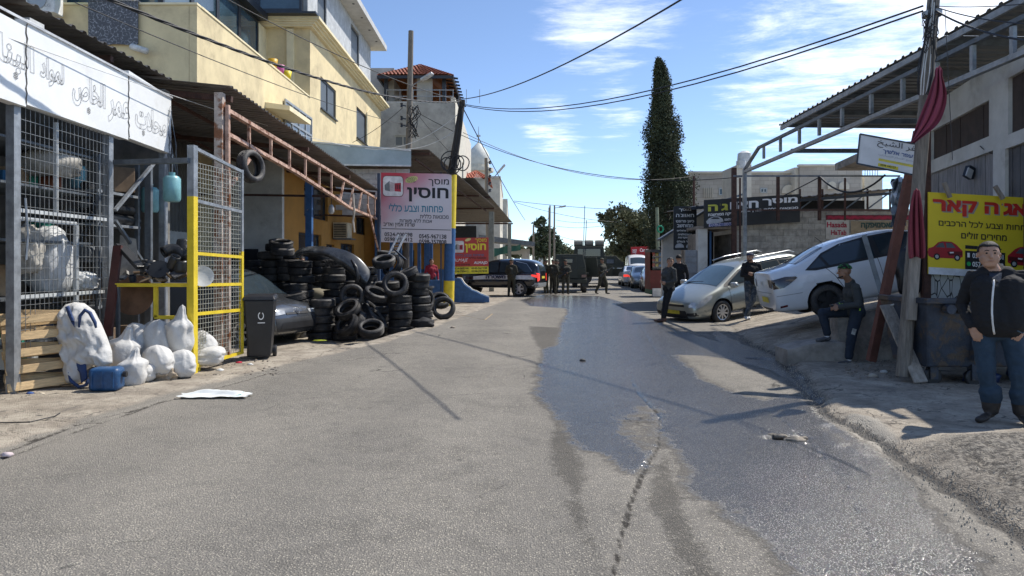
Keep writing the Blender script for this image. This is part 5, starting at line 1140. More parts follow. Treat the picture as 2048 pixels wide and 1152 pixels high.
# ---- stone apartment buildings behind
def arched(parent, x0, x1, z0, z1, y):
    k = 8; r_ = (x1-x0)/2; pts = [(x0, z0),(x1, z0)]+[((x0+x1)/2+r_*math.cos(math.pi*i/k), z1-r_+r_*math.sin(math.pi*i/k)) for i in range(k+1)]
    big = [((x0+x1)/2+(p[0]-(x0+x1)/2)*1.25,(z0+z1)/2+(p[1]-(z0+z1)/2)*1.12) for p in pts]
    mb = MB(); mb.prism(big, (0, y-.10,0),(1,0,0),(0,0,1),-.10); fr = mb.build('window', stonecream); rel(fr, parent)
    mb = MB(); mb.prism(pts, (0, y-.12,0),(1,0,0),(0,0,1),.01); o = mb.build('pane', darkglass, fr); o.matrix_parent_inverse = Matrix.Identity(4); o.location = -Vector(fr.parent.location)+Vector(fr.parent.location)
stw = bpy.data.materials.new('stone_course'); stw.use_nodes = True; t = stw.node_tree; b = t.nodes['Principled BSDF']; geo_ = t.nodes.new('ShaderNodeTexCoord'); mp_ = t.nodes.new('ShaderNodeMapping'); mp_.inputs['Rotation'].default_value = (R(90),0,0); L(t, geo_.outputs['Object'], mp_.inputs[0])
br = t.nodes.new('ShaderNodeTexBrick'); br.inputs['Scale'].default_value = 1.0; br.inputs['Brick Width'].default_value = .6; br.inputs['Row Height'].default_value = .3; br.inputs['Mortar Size'].default_value = .012; br.inputs['Color1'].default_value = (.50,.46,.40,1); br.inputs['Color2'].default_value = (.42,.39,.34,1); br.inputs['Mortar'].default_value = (.28,.26,.23,1)
L(t, mp_.outputs[0], br.inputs['Vector']); nn_ = N(t, 'ShaderNodeTexNoise'); nn_.inputs['Scale'].default_value = .6; nn_.inputs['Detail'].default_value = 6; L(t, geo_.outputs['Object'], nn_.inputs['Vector']); L(t, mixc(t, maprange(t, nn_.outputs[0],.4,.75),br.outputs[0],(.33,.30,.26)), b.inputs['Base Color']); b.inputs['Roughness'].default_value = .9
YS = 50.0
stb = thing('stone_apartments','long pale stone apartment building with small arched windows behind the right lot','building',(20, YS, 0))
for (xa, xb, yt, yy, ) in ((1380,1600,347, YS),(1600,1722,333, YS-1.0)):
    a_, b_ = P(xa, 0, yy).x, P(xb, 0, yy).x
    rel(wall(None, 'wall',(a_, yy, 0),(1,0,0),b_-a_, zpx(yt, yy),[], stw, .3,(0,-1,0)), stb)
    mb = MB(); mb.bb(a_-.1, b_+.1, yy-.1, yy+.3, zpx(yt, yy), zpx(yt, yy)+.15); tb(stb, mb, 'coping', stonecream)
    mb = MB(); mb.bb(b_-.01, b_+.25, yy+.3, yy+8,0, zpx(yt, yy)-.02); tb(stb, mb, 'wall', stonecream)
    mb = MB(); mb.bb(a_-.25, a_+.01, yy+.3, yy+8,0, zpx(yt, yy)-.02); tb(stb, mb, 'wall', stonecream)
for (xa, xb, ya, yb_2, yy) in ((1655,1668,364,378, YS-1),(1678,1694,364,378, YS-1)): a_, b_ = P(xa, yb_2, yy), P(xb, ya, yy); arched(stb, a_.x, b_.x, a_.z, b_.z, yy)
for (xa, xb, ya, yb_2) in ((1437,1465,376,391),(1520,1534,376,386)):
    a_, b_ = P(xa, yb_2, YS), P(xb, ya, YS); rel(window(None, (0, YS, 0),(1,0,0),(a_.x, a_.z, b_.x, b_.z),(0,-1,0),frame_al, darkglass, 2,1,-.03,.08),stb)
a_, b_ = P(1565,386, YS), P(1587,371, YS); arched(stb, a_.x, b_.x, a_.z, b_.z, YS)
for i in range(5): a_ = P(1408+i*4,395, YS-.05); mb = MB(); mb.bb(a_.x, a_.x+.06, YS-.10, YS-.01, a_.z, a_.z+.7); tb(stb, mb, 'ornament_rib', stonecream)
tw_ = thing('water_tower_house','narrow pale stair tower with a white round water tank on top','building',(P(1485,0,44).x, 44,0))
a_, b_ = P(1473,0,44).x, P(1503,0,44).x; mb = MB(); mb.bb(a_, b_, 44,47,0, zpx(330,44)); tb(tw_, mb, 'tower', stonecream)
mb = MB(); q = P(1489,318,44.8); mb.lathe([(0,-.4),(.42,-.4),(.45,0),(.42,.35),(.2,.5),(0,.52)],16, mat=Matrix.Translation(q)); tb(tw_, mb, 'water_tank', M('tank_white',(.6,.62,.62),.5),smooth=True, angle=40)
mb = MB(); mb.lathe([(0,-.25),(.3,-.25),(.3,.25),(0,.28)],14, mat=Matrix.Translation(P(1482,330,44.2))); tb(tw_, mb, 'satellite_dish', M('tank_white',(.6,.62,.62),.5))
a_ = P(1737,352, YS); ch = thing('chimney_block','pale block with bare iron rods beyond the tilted sign','building',(a_.x, YS, 0)); mb = MB(); mb.bb(a_.x-.3, a_.x+1.0, YS, YS+2,0, a_.z); tb(ch, mb, 'wall', stonecream)
for i in range(6): mb = MB(); x_ = a_.x-.1+i*.18; mb.beam((x_, YS+.3, a_.z),(x_+random.uniform(-.03,.03),YS+.3, a_.z+.75),.03,.03); tb(ch, mb, 'iron_rod', dark_rust)
# tattered plastic near the pole
mb = MB(); pts = []
for i in range(7):
    for j in range(10): pts.append(P(1782+i*5+random.uniform(-3,3),355+j*11+random.uniform(-3,3),12+random.uniform(-.15,.15)))
mb.add(pts, [(i*10+j, i*10+j+1,(i+1)*10+j+1,(i+1)*10+j) for i in range(6) for j in range(9)])
tag(mb.build('torn_plastic_sheet', M('torn_plastic',(.45,.5,.55),.5,0,.4,5, col2=(.05,.12,.25),amt=.42)),'torn grey and blue plastic sheet hanging left of the near right pole','sheet')
# ================================================================== retaining wall and ledge
rw = thing('retaining_wall','low stained concrete wall the seated man perches on, below the white car','wall',(5.4,11,0))
def lumpy(mb_pts_u, hts, y0, th, name, root, mat, seed=0):
    n_ = len(mb_pts_u); m_ = 6; vs = []
    for i, (x, h_) in enumerate(zip(mb_pts_u, hts)):
        for j in range(m_+1): z = -.1+(h_+.1)*j/m_; vs.append((x, y0(x)+mn.noise((x*3, z*3, seed))*.035-(.03 if j == m_ else 0)*-1, z+mn.noise((x*4,5, z*2))*.015))
        vs.append((x, y0(x)+th, h_+mn.noise((x*3,1, seed))*.02)); vs.append((x, y0(x)+th, -.1))
    K = m_+3; fs = []
    for i in range(n_-1):
        for j in range(K): fs.append((i*K+j, i*K+(j+1) % K, (i+1)*K+(j+1) % K, (i+1)*K+j))
    fs += [tuple(range(K)), tuple((n_-1)*K+j for j in reversed(range(K)))]
    m_b = MB(); m_b.add(vs, fs); return tb(root, m_b, name, mat, smooth=True, angle=35)
us = list(np.arange(5.12,11.0,.12)); lumpy(us, [.80+.02*math.sin(x*5) for x in us], lambda x: 11.0-.04*(x-5),.28,'wall_body', rw, concrete, 3)
us = list(np.arange(4.28,5.2,.08)); lumpy(us, [.22+.12*min(1,(x-4.28)/.5) for x in us], lambda x: 10.88-.1*(x-4.3),.5,'ledge', rw, concrete, 8)
# red-brown leaning post with maroon cloths
lp = thing('leaning_red_post','thick red-brown steel post leaning towards the near right pole','post', P(1770,690,9.9))
mb = MB(); mb.beam(P(1742,722,9.95),P(1838,262,9.5),.10,.11); tb(lp, mb, 'shaft', M('red_oxide',(.13,.05,.035),.75,0,.35,4,.3,30, col2=(.05,.03,.025),amt=.35),bevel=.006)
db = MB(); db.beam(P(1728,470,10.6),P(1762,585,10.5),.07,.07); tag(db.build('dark_brace_bar', galv_dark),'thin dark bar slanting before the white car doors','bar')
mb = MB(); mb.beam(P(1772,610,9.4),P(1842,765,8.75),.17,.03,(0,-1,0)); tag(mb.build('leaning_plank', woodgrey, bevel=.004),'grey wooden plank leaning against the concrete wall','plank')
mb = MB(); mb.tube([P(1838,540,9.2),P(1822,590,9.2),P(1800,605,9.3),P(1778,612,9.4)],.012,6); tag(mb.build('pale_rope', whitecable),'pale rope looping from the pole to the leaning plank','rope')
mb = MB(); mb.beam(P(1838,400,8.8),P(1822,640,8.8),.12,.05,(0,-1,0)); mb2 = MB()
tag(mb.build('pole_board', woodgrey, bevel=.004),'upright grey board strapped to the foot of the near right pole','board')
def cloth(name, label, cols, mat, dist, amp=.04, seed=0):
    """hanging cloth: rows of (y, xl, xr) in the photo, folds pushed out in depth"""
    vs = []; nx_ = 22
    for r_, (y, xl, xr) in enumerate(cols):
        for i in range(nx_+1):
            s = i/nx_; ph = s*17+seed; f = amp*min(1, r_/2)*(math.sin(ph)+.5*math.sin(ph*2.3+r_*.35)); vs.append(P(xl+(xr-xl)*s, y+2*math.sin(ph*.5),dist+f))
    m = len(cols); fs = [(r_*(nx_+1)+i, r_*(nx_+1)+i+1,(r_+1)*(nx_+1)+i+1,(r_+1)*(nx_+1)+i) for r_ in range(m-1) for i in range(nx_)]
    mb = MB(); mb.add(vs, fs); o = mb.build(name, mat, smooth=True); so = o.modifiers.new('s','SOLIDIFY'); so.thickness = .006; sb_ = o.modifiers.new('ss','SUBSURF'); sb_.levels = 1; sb_.render_levels = 1
    return tag(o, label, 'cloth')
maroonc = M('maroon_cloth',(.24,.045,.075),.9,0,.15,3,.15,60)
cloth('maroon_cloth','knotted maroon cloth hanging high on the near right pole',[(133,1874,1882),(140,1868,1886),(150,1870,1884),(165,1864,1890),(185,1858,1895),(205,1850,1894),(225,1842,1888),(245,1834,1880),(262,1828,1860),(275,1824,1842),(286,1820,1828)], maroonc, 8.6,.035)
cloth('maroon_cloth','lower maroon cloth draped beside the yellow banner',[(378,1828,1838),(395,1822,1842),(420,1818,1845),(450,1816,1848),(480,1815,1850),(505,1816,1851),(516,1818,1850)], M('red_cloth',(.22,.035,.05),.9,0,.2,3,.15,60),8.62,.04,2)
# ================================================================== dumpster
dm = thing('steel_dumpster','battered dark blue wheeled dumpster behind the standing man','dumpster',(5.6,8.6,.05))
dmat = M('dumpster_paint',(.045,.055,.075),.6,.2,.35,5,.3,40, col2=(.10,.075,.055),amt=.46, s2=4); x0, x1 = P(1853,0,8.6).x, 7.4
mb = MB(); mb.hexa([(x0+.10,8.75,.26),(x1,8.75,.26),(x1,9.55,.26),(x0+.10,9.55,.26)],[(x0,8.6,1.08),(x1,8.6,1.08),(x1,9.7,1.08),(x0,9.7,1.08)]); tb(dm, mb, 'body', dmat, bevel=.02)
mb = MB(); mb.bb(x0-.03, x1,8.55,8.62,1.06,1.13); mb.bb(x0-.03, x0+.04,8.62,9.7,1.06,1.13); tb(dm, mb, 'rim', dmat, bevel=.01)
for xx in (x0+.62, x0+.75): mb = MB(); mb.hexa([(xx-.02,8.62,.35),(xx+.03,8.62,.35),(xx+.03,8.76,.35),(xx-.02,8.76,.35)],[(xx-.02,8.56,1.05),(xx+.03,8.56,1.05),(xx+.03,8.66,1.05),(xx-.02,8.66,1.05)]); tb(dm, mb, 'rib', dmat)
mb = MB(); mb.bb(x0+.72, x1-.2,8.58,8.66,.62,.68); mb.bb(x0+.72, x0+.80,8.58,8.66,.68,1.0); tb(dm, mb, 'side_frame', dmat, bevel=.015)
mb = MB(); mb.tube([(x0+.72,8.6,1.12),(x0+.74,8.6,1.24),(x0+.95,8.6,1.26),(x0+1.5,8.65,1.25),(x1,8.65,1.25)],.045,8); tb(dm, mb, 'lid_bar', dmat, smooth=True)
for xx in (x0+.05, x0+.2): mb = MB(); mb.lathe([(0,-.05),(.06,-.05),(.06,.05),(0,.05)],10, mat=Matrix.Translation((xx+.18,8.52,1.0)) @ Matrix.Rotation(R(90),4,'X')); tb(dm, mb, 'lifting_lug', dmat)
for (xx, yy) in ((x0+.22,8.85),(x0+.68,8.75),(x1-.2,8.8)):
    mb = MB(); mb.lathe([(0,-.03),(.10,-.03),(.115,-.018),(.115,.018),(.10,.03),(0,.03)],18, mat=Matrix.Translation((xx, yy, .13)) @ Matrix.Rotation(R(90),4,'X')); wv = mb.build('caster_wheel', blackp, smooth=True, angle=30); rel(wv, dm)
    mb = MB(); mb.bb(xx-.05, xx+.05, yy-.05, yy-.035,.1,.3); mb.bb(xx-.05, xx+.05, yy+.035, yy+.05,.1,.3); tb(dm, mb, 'caster_fork', dmat)
# blue bag beside it
def blob(name, label, cat, c, size, mat, rough=.18, seed=0, sub=3, fl=.0, freq=3.2, group=None, parent=None):
    bm = bmesh.new(); bmesh.ops.create_icosphere(bm, subdivisions=sub, radius=1)
    for v in bm.verts:
        p = v.co.copy(); k_ = 1+rough*mn.fractal(p*freq*.5+Vector((seed*3.1, seed, 0)),1.0,2.0,3)
        v.co = Vector((p.x*size[0], p.y*size[1], max(p.z, -.75+fl)*size[2]))*k_
    me = bpy.data.meshes.new(name); bm.to_mesh(me); bm.free(); me.materials.append(mat); me.polygons.foreach_set('use_smooth',[True]*len(me.polygons))
    o = bpy.data.objects.new(name, me); COL.objects.link(o); o.location = c
    if parent is not None: o.parent = parent; return o
    return tag(o, label, cat, group)
blob('rubbish_bag','blue rubbish bag on the ground right of the dumpster','bag', G(2040,770)+Vector((.15,0,.2)),(.25,.25,.26),M('blue_bag',(.02,.06,.22),.35,0,.2,5),.35,3)
blob('rubbish_bag','dark blue rubbish bag under the dumpster','bag', G(1985,776)+Vector((0,.2,.1)),(.2,.15,.13),M('dark_bag',(.015,.03,.09),.35,0,.2,5),.35,5)
blob('rubbish_bag','black draped bag hanging behind the red-brown post','bag', P(1820,545,10.4),(.22,.12,.42),M('black_bag',(.012,.013,.016),.4,0,.2,5),.25,7)
# ================================================================== blue ramp wall
br_ = thing('blue_ramp_wall','low blue painted wall with a jagged sloping top before the police car','wall',(P(904,0,27.9).x, 27.9,0))
poly = [(P(px, py, 27.9).x, P(px, py, 27.9).z) for px, py in ((896,604),(896,557),(914,556),(922,557),(925,562),(928,567),(935,573),(939,575),(944,580),(953,583),(962,588),(972,592),(978,594),(979,604))]
mb = MB(); mb.prism(poly, (0,27.9,0),(1,0,0),(0,0,1),-.3); tb(br_, mb, 'wall_body', bluep)
mb = MB(); top = poly[2:-1]
for (xa, za),(xb, zb) in zip(top[:-1], top[1:]): mb.beam((xa, 28.05, za+.005),(xb, 28.05, zb+.005),.31,.05)
tb(br_, mb, 'broken_edge', M('broken_plaster',(.5,.48,.42),.95))
mb = MB(); poly = [(P(px, py, 27.9).x, P(px, py, 27.9).z) for px, py in ((815,604),(815,560),(893,560),(893,604))]; mb.prism(poly, (0,27.9,0),(1,0,0),(0,0,1),-.25); tag(mb.build('blue_low_wall', bluep),'blue painted low wall behind the striped pole, left of the ramp wall','wall')
for x in (783,800,822,838,862): a_ = P(x, 0,29.5); mb = MB(); mb.bb(a_.x-.07, a_.x+.07,29.5,29.6,0,3.5); tag(mb.build('blue_upright', bluep),'blue steel upright under the pink banner, %s from the left' % ('first','second','third','fourth','fifth')[[783,800,822,838,862].index(x)],'post','blue uprights under the pink banner')
# kiosk
ki = thing('snack_kiosk','dark red vending kiosk with a glazed snack display beside the silver car','kiosk',(P(1325,0,33).x, 33,0))
x0, x1 = P(1301,0,33).x, P(1356,0,33).x; zt = zpx(499,33)
km = M('kiosk_red',(.16,.03,.022),.6,0,.2,3)
mb = MB(); mb.bb(x0, x1,33,34.4,.35,1.25); tb(ki, mb, 'base', km)
mb = MB(); mb.bb(x0, x1,33.0,34.4, zt-.12, zt); tb(ki, mb, 'roof', frame_dark)
for xx in (x0+.04, x1-.04, x0+.04+.0): mb = MB(); mb.bb(xx-.04, xx+.04,33,33.08,1.25, zt-.12); tb(ki, mb, 'corner_post', km)
mb = MB(); mb.bb(x0, x0+.05,33.08,34.4,1.25, zt-.12); mb2 = MB(); tb(ki, mb, 'side_panel', km)
mb = MB(); mb.bb(x0+.05, x1,34.2,34.3,1.25, zt-.12); tb(ki, mb, 'back_panel', frame_dark)
mb = MB(); mb.bb(x0+.1, x1-.1,33.02,33.03,1.3, zt-.2); tb(ki, mb, 'glass', M('kiosk_glass',(.9,.9,.9),.02,0,0, trans=1.0))
for z in (1.4,1.65,1.9,2.1): mb = MB(); mb.bb(x0+.08, x1-.08,33.3,33.8, z, z+.02); tb(ki, mb, 'shelf', galv)
cols = [(.7,.1,.05),(.8,.6,.1),(.1,.3,.6),(.7,.7,.7),(.1,.4,.15)]
for z in (1.42,1.67,1.92):
    for i in range(6): mb = MB(); xx = x0+.15+i*.17; mb.bb(xx, xx+.12,33.35,33.5, z, z+random.uniform(.1,.18)); tb(ki, mb, 'snack_box', M('snack%d' % (i % 5),cols[i % 5],.5))
mb = MB(); mb.bb(x0, x1,32.98,34.4,.12,.35); tb(ki, mb, 'green_skirt', M('kiosk_green',(.02,.10,.05),.6))
for xx in (x0+.15, x1-.15): mb = MB(); mb.bb(xx-.05, xx+.05,33.1,33.2,0,.12); tb(ki, mb, 'foot', frame_dark)
blob('black_bag','black bag lying on the kiosk roof','bag',(x1-.35,33.4, zt+.1),(.4,.3,.16),blackp, .3,2)
mb = MB(); q = P(1313,583,32.5); mb.bb(q.x-.2, q.x+.25,32.3,32.5,.05,.42); tag(mb.build('white_box', M('white_box_',(.6,.6,.58),.6)),'white box on the ground in front of the kiosk','box')
bxx = (1261,493,1305,520)
board('red_shop_sign','red shop sign with white script beyond the parked cars','sign', P(1262,494,68),P(1303,492,68),P(1262,518,68),M('shop_red',(.42,.02,.03),.5),.1,[T_px('Carmit',1280,497,1300,505, white_ink, bxx, rtl=False), T_px('קפה',1264,499,1273,510, white_ink, bxx)])
# ================================================================== trees
leafd = M('cypress_foliage',(.055,.068,.034),.85,0,.5,.8, rnd=0); leafe = M('eucalyptus_foliage',(.115,.125,.062),.8,0,.5,.5); leafc = M('conifer_foliage',(.06,.085,.045),.8,0,.4,.6); bark = M('bark',(.10,.075,.055),.95,0,.4,6,.5,20)
def leaves(name, centres, size, mat, parent, per=3):
    c = np.asarray(centres); n_ = len(c)
    d1 = np.random.normal(size=(n_, 3)); d1 /= np.linalg.norm(d1, axis=1)[:, None]; d2 = np.random.normal(size=(n_, 3)); d2 -= (d2*d1).sum(1)[:, None]*d1; d2 /= np.linalg.norm(d2, axis=1)[:, None]
    s = (size*np.random.uniform(.6,1.4, n_))[:, None]
    v = np.stack([c-d1*s, c+d2*s*.5, c+d1*s, c-d2*s*.5],1).reshape(-1,3); f = np.arange(n_*4).reshape(-1,4)
    o = from_np(name, v, f, mat); return rel(o, parent)
def cypress():
    base = P(1335,0,45); base.z = 0; t_ = thing('cypress_tree','tall dark forked cypress rising above the street','tree', base)
    mb = MB(); mb.tube([base, base+Vector((-.1,0,5)), base+Vector((-.35,0,10))],[.3,.2,.08],10); tb(t_, mb, 'trunk', bark)
    prof = [(530,1300,1372),(480,1292,1378),(440,1288,1382),(400,1284,1388),(370,1288,1386),(340,1286,1376),(300,1292,1362),(270,1294,1358),(240,1293,1352),(200,1300,1345),(170,1307,1340),(145,1309,1335),(122,1310,1322)]
    ys_ = np.array([p[0] for p in prof][::-1]); xl = np.array([p[1] for p in prof][::-1]); xr = np.array([p[2] for p in prof][::-1])
    pts = []
    rng = np.random
    for k in range(1150):      # upswept sprays, gathered into clumps
        y = rng.uniform(122,540); a_ = np.interp(y, ys_, xl); b_ = np.interp(y, ys_, xr); cx_ = (a_+b_)/2; hw_ = (b_-a_)/2*.84-2.0
        th = rng.uniform(0,2*np.pi); rr_ = hw_*(rng.uniform(.3,1.0)**.5)*(1+.30*math.sin(th*2+y*.055)+.20*math.sin(y*.21+th*3))
        c = P(cx_+rr_*math.cos(th), y, 45); c.y += rr_*math.sin(th)/FPX*45
        m = 75; q = rng.normal(size=(m, 3))*np.array([.13,.13,.36])*min(1,.35+(y-122)/150); pts.append(np.array(c)+q)
    leaves('crown', np.concatenate(pts),.068, leafd, t_); return t_
cypress()
def clump_tree(name, label, base, blobs, mat, trunk_top, tr=.25, size=.16, density=260, lim=()):
    t_ = thing(name, label, 'tree', base); mb = MB(); mid = Vector(base).lerp(Vector(trunk_top),.55)+Vector((.2,0,0)); mb.tube([base, mid, trunk_top],[tr, tr*.8, tr*.5],8)
    tb(t_, mb, 'trunk', bark)
    pts = []
    for c, r_ in blobs:
        lb = MB(); lb.tube([mid, Vector(mid).lerp(Vector(c),.5)+Vector((0,0,.3)), c],[tr*.4, tr*.25, tr*.1],6); tb(t_, lb, 'limb', bark)
        for k in range(int(9*(r_/1.0)**1.5)+4):
            d_ = np.random.normal(size=3); d_ /= np.linalg.norm(d_); cc = np.array(c)+d_*r_*np.random.uniform(.45,1.0)*np.array([1,1,.8])
            m = density//3; pts.append(cc+np.random.normal(size=(m, 3))*r_*.17)
    leaves('crown', np.concatenate(pts), size, mat, t_); return t_
D = 72; bl = [(P(x, y, D+random.uniform(-3,3)), r_) for x, y, r_ in ((1222,445,1.2),(1245,440,1.7),(1268,455,2.0),(1285,440,1.5),(1232,470,1.3),(1255,485,1.9),(1285,480,2.0),(1262,502,1.5),(1235,500,.9),(1290,505,1.6),(1213,432,.8),(1247,428,.9),(1300,460,1.8))]
b0 = P(1275,530, D); b0.z = 0; clump_tree('eucalyptus_tree','broad ragged eucalyptus left of the cypress, behind the parked cars', b0, bl, leafe, P(1265,470, D),.35,.17,170)
D = 110; bl = [(P(x, y, D), r_) for x, y, r_ in ((1082,450,1.1),(1094,470,1.6),(1078,480,1.5),(1105,490,1.5),(1088,500,2.0),(1072,500,1.3),(1086,440,.6),(1112,500,1.2))]
b0 = P(1088,530, D); b0.z = 0; clump_tree('conifer_tree','small feathery conifer between the far poles', b0, bl, leafc, P(1086,455, D),.25,.22,240)
D = 130; bl = [(P(x, y, D),1.8) for x, y in ((1125,512),(1140,514),(1060,515),(1210,514),(1225,512),(1245,512))]
b0 = P(1140,530, D); b0.z = 0
for (x, y, dd, lab, r_) in ((1128,506,120,'low far bush above the armoured jeep',1.6),(1222,510,150,'low far bush left of the eucalyptus',1.9),(1243,516,90,'low bush behind the white taxi',1.3),(1030,500,100,'dark bush behind the police car',1.4)):
    b0 = P(x, 530, dd); b0.z = 0; clump_tree('bush', lab, b0,[(P(x-8, y+4, dd), r_*.7),(P(x, y, dd), r_),(P(x+9, y+5, dd), r_*.7)], leafe, P(x, y+6, dd),.12,.25,150)
# ================================================================== tyres
tyre_m = M('tyre_rubber',(.022,.022,.024),.62,0,.35,9,.25,60, col2=(.095,.086,.075),amt=.42, edge=.3, s2=5, rnd=.35)
def tyre_mesh(Rr=.31, w=.20, ri=.20, seg=44, tread=0):
    h = w/2; prof = [(ri, -h*.62),(ri+.012,-h*.80),(ri+.035,-h*.96),(Rr-.065,-h*1.0),(Rr-.028,-h*.92),(Rr-.010,-h*.74)]
    g = [-.52,-.20,.20,.52]
    for q in g: prof += [(Rr-.001, q*h*1.0-.010),(Rr-.011, q*h-.006),(Rr-.011, q*h+.006),(Rr-.001, q*h+.010)]
    prof += [(Rr-.010, h*.74),(Rr-.028, h*.92),(Rr-.065, h*1.0),(ri+.035, h*.96),(ri+.012, h*.80),(ri, h*.62),(ri+.02, h*.5),(Rr-.03, h*.6),(Rr-.022,0),(Rr-.03,-h*.6),(ri+.02,-h*.5)]
    mb = MB(); mb.lathe(prof, seg, close=True)
    for k in range(tread):       # lateral tread blocks
        a = 2*math.pi*k/tread
        for s in (-1,1):
            m = Matrix.Rotation(a, 4,'Z'); c = m @ Vector((Rr+.0005,0, s*h*.70)); mb.box(c, (.010,.022, h*.30),m.to_3x3() @ Matrix.Rotation(s*.35,3,'X'))
    o = mb.build('tyre', tyre_m, smooth=True, angle=40); return o
base_tyres = [tyre_mesh(.305,.19,.195,44,40),tyre_mesh(.315,.21,.20,44,0),tyre_mesh(.295,.175,.195,44,52)]
ty_n = 0
def place_tyre(loc, rot, label, k=None, group='used tyres piled in the yard'):
    global ty_n
    k = ty_n % 3 if k is None else k
    o = base_tyres[k].copy() if ty_n >= 3 or base_tyres[k].get('label') else base_tyres[k]
    if o is not base_tyres[k]: COL.objects.link(o)
    o.location = loc; o.rotation_euler = rot; sc_ = random.uniform(.93,1.06); o.scale = (sc_, sc_, 1); tag(o, label, 'tyre', group); ty_n += 1; return o
ORD = ['lowest','second','third','fourth','fifth','sixth','seventh','eighth']
def tstack(px, Y_, ytop, lab, jit=.035, lean=(0,0)):
    x = (px-CX)/FPX*Y_; z = gz(x, Y_); top = zpx(ytop, Y_); i = 0
    while z < top-.08 and i < 12:
        w_ = (.19,.21,.175)[ty_n % 3]
        place_tyre((x+random.uniform(-jit, jit)+lean[0]*i, Y_+random.uniform(-jit, jit)+lean[1]*i, z+w_/2+.01),(random.uniform(-.05,.05),random.uniform(-.06,.06),random.uniform(0,6)),'%s tyre up in the %s' % (ORD[i], lab)); z += w_+.004; i += 1
ORD = ['lowest','second','third','fourth','fifth','sixth','seventh','eighth','ninth','tenth','eleventh','twelfth']
tstack(643,17.0,596,'front stack beside the grey van bonnet')
tstack(800,17.4,590,'tall front stack below the face-on tyre')
tstack(842,18.4,548,'rightmost tall stack before the black tub', lean=(-.012,.01))
tstack(503,19.3,526,'leftmost stack behind the yellow gate')
tstack(551,18.7,512,'second stack from the left', lean=(-.012,0))
tstack(609,18.2,516,'third stack, left of the old bumper', lean=(-.014,.01))
tstack(672,18.2,520,'stack under the left end of the old bumper', lean=(-.012,.01))
tstack(737,18.5,538,'stack under the shiny end of the old bumper', lean=(-.008,0))
tstack(772,18.6,560,'stack behind the face-on tyre')
tstack(640,19.2,505,'rear stack behind the old bumper')
tstack(580,19.4,505,'rear stack behind the second and third stacks')
tstack(704,17.6,600,'short stack behind the ring-shaped tyre')
tstack(590,17.5,575,'short stack just behind the van bonnet')
tstack(812,19.5,546,'rear stack in front of the black tub')
tstack(552,19.9,482,'tallest rear stack before the man in olive')
tstack(757,17.8,612,'low stack behind the half-tipped tyre')
tstack(579,18.45,522,'stack wedged between the second and third')
tstack(527,19.0,530,'stack between the leftmost and second')
tstack(700,19.4,528,'rear stack behind the bumper middle')
tstack(690,17.0,650,'very low stack between front stack and flat tyre')
def lt(px, py, Y_, rx, ry, rz, lab, k=None):
    q = P(px, py, Y_); return place_tyre(q, (R(rx), R(ry), R(rz)), lab, k)
lt(791,568,17.20,68,8,0,'clean-faced tyre standing face-on atop the tall front stack',0)
lt(704,592,17.00,80,0,10,'ring-like tyre leaning face-on in the middle of the pile',1)
lt(696,618,16.60,35,-22,0,'tyre slumped just below the ring-like leaning tyre',2)
lt(694,648,16.40,25,-48,20,'steeply tipped tyre with its tread showing left of the flat front tyre',0)
lt(712,646,16.80,20,-55,5,'second tipped tyre behind the steeply tipped one',1)
lt(742,657,16.20,28,4,0,'flat tyre lying in front of the pile with its hole showing',1)
lt(752,588,17.10,18,25,0,'half-tipped tyre right of the ring-like leaning tyre',2)
lt(752,638,17.10,5,48,0,'tilted tyre between the flat front tyre and the tall front stack',0)
lt(744,624,17.30,5,52,0,'upper tilted tyre between the middle and the tall front stack',0)
lt(768,523,18.00,22,-4,0,'ragged tyre with a split rim on top of the pile',1)
lt(786,532,18.10,15,-60,30,'tyre propped on its tread below the ragged top tyre',2)
lt(813,546,18.10,8,-20,0,'tilted tyre left of the rightmost tall stack top',0)
lt(887,616,19.60,66,10,-8,'tyre leaning at the right end of the pile, nearest the road',1)
lt(880,601,20.40,40,10,0,'tyre lying behind the rightmost leaning tyre',2)
lt(565,502,18.40,8,6,0,'topmost tilted tyre before the man in olive',1)
lt(562,488,18.45,12,8,0,'second highest tilted tyre before the man in olive',0)
lt(630,505,18.10,6,4,0,'tyre tucked beneath the old bumper arch',1)
lt(852,598,19.30,80,0,60,'upright tyre pressed behind the rightmost tall stack',2)
lt(585,595,16.90,4,-10,0,'tilted tyre just above the van bonnet',2)
lt(775,508,19.70,4,3,0,'tyre on the rear stack under the ladder',2)
lt(502,333,12.80,84,0,72,'single tyre hung from the rusty lattice beam',1)['group'] = 'used tyres'
mb = MB(); mb.tube([P(498,300,12.7),P(500,280,12.6)],.008,5); tag(mb.build('tyre_hook_wire', blackcable),'wire holding the hung tyre to the rusty beam','wire')
# shredded strip on a tyre, ladder, bumper, tub
mb = MB()
for k in range(26):
    a_ = P(random.uniform(640,672),random.uniform(523,533),17.8); mb.tube([a_, a_+Vector((random.uniform(-.15,.15),-.05, random.uniform(-.03,.10))), a_+Vector((random.uniform(-.25,.25),-.08, random.uniform(-.14,.02)))],.006,3)
tag(tag(mb.build('shredded_rubber', tyre_m),'tuft of shredded rubber on the stack below the old bumper','rubber'), kind='stuff')
bumper_m = M('bumper_paint',(.035,.038,.042),.28,.2,.3,2.5, col2=(.30,.31,.32),amt=.36, s2=1.6, edge=.3, coat=.4)
cv = [(590,505),(600,497),(622,492),(655,493),(690,500),(715,512),(732,530),(743,545)]
mb = MB(); vs = []; secs = 9
for i, (px, py) in enumerate(cv):
    for j in range(secs):
        s = j/(secs-1); drop = (9,12,14,18,26,34,34,26)[i]*math.sin(s*1.5); vs.append(P(px+(-14*s if i > 3 else 2*s), py+drop, 17.7-.35*math.sin(s*2.2)+.2*s))
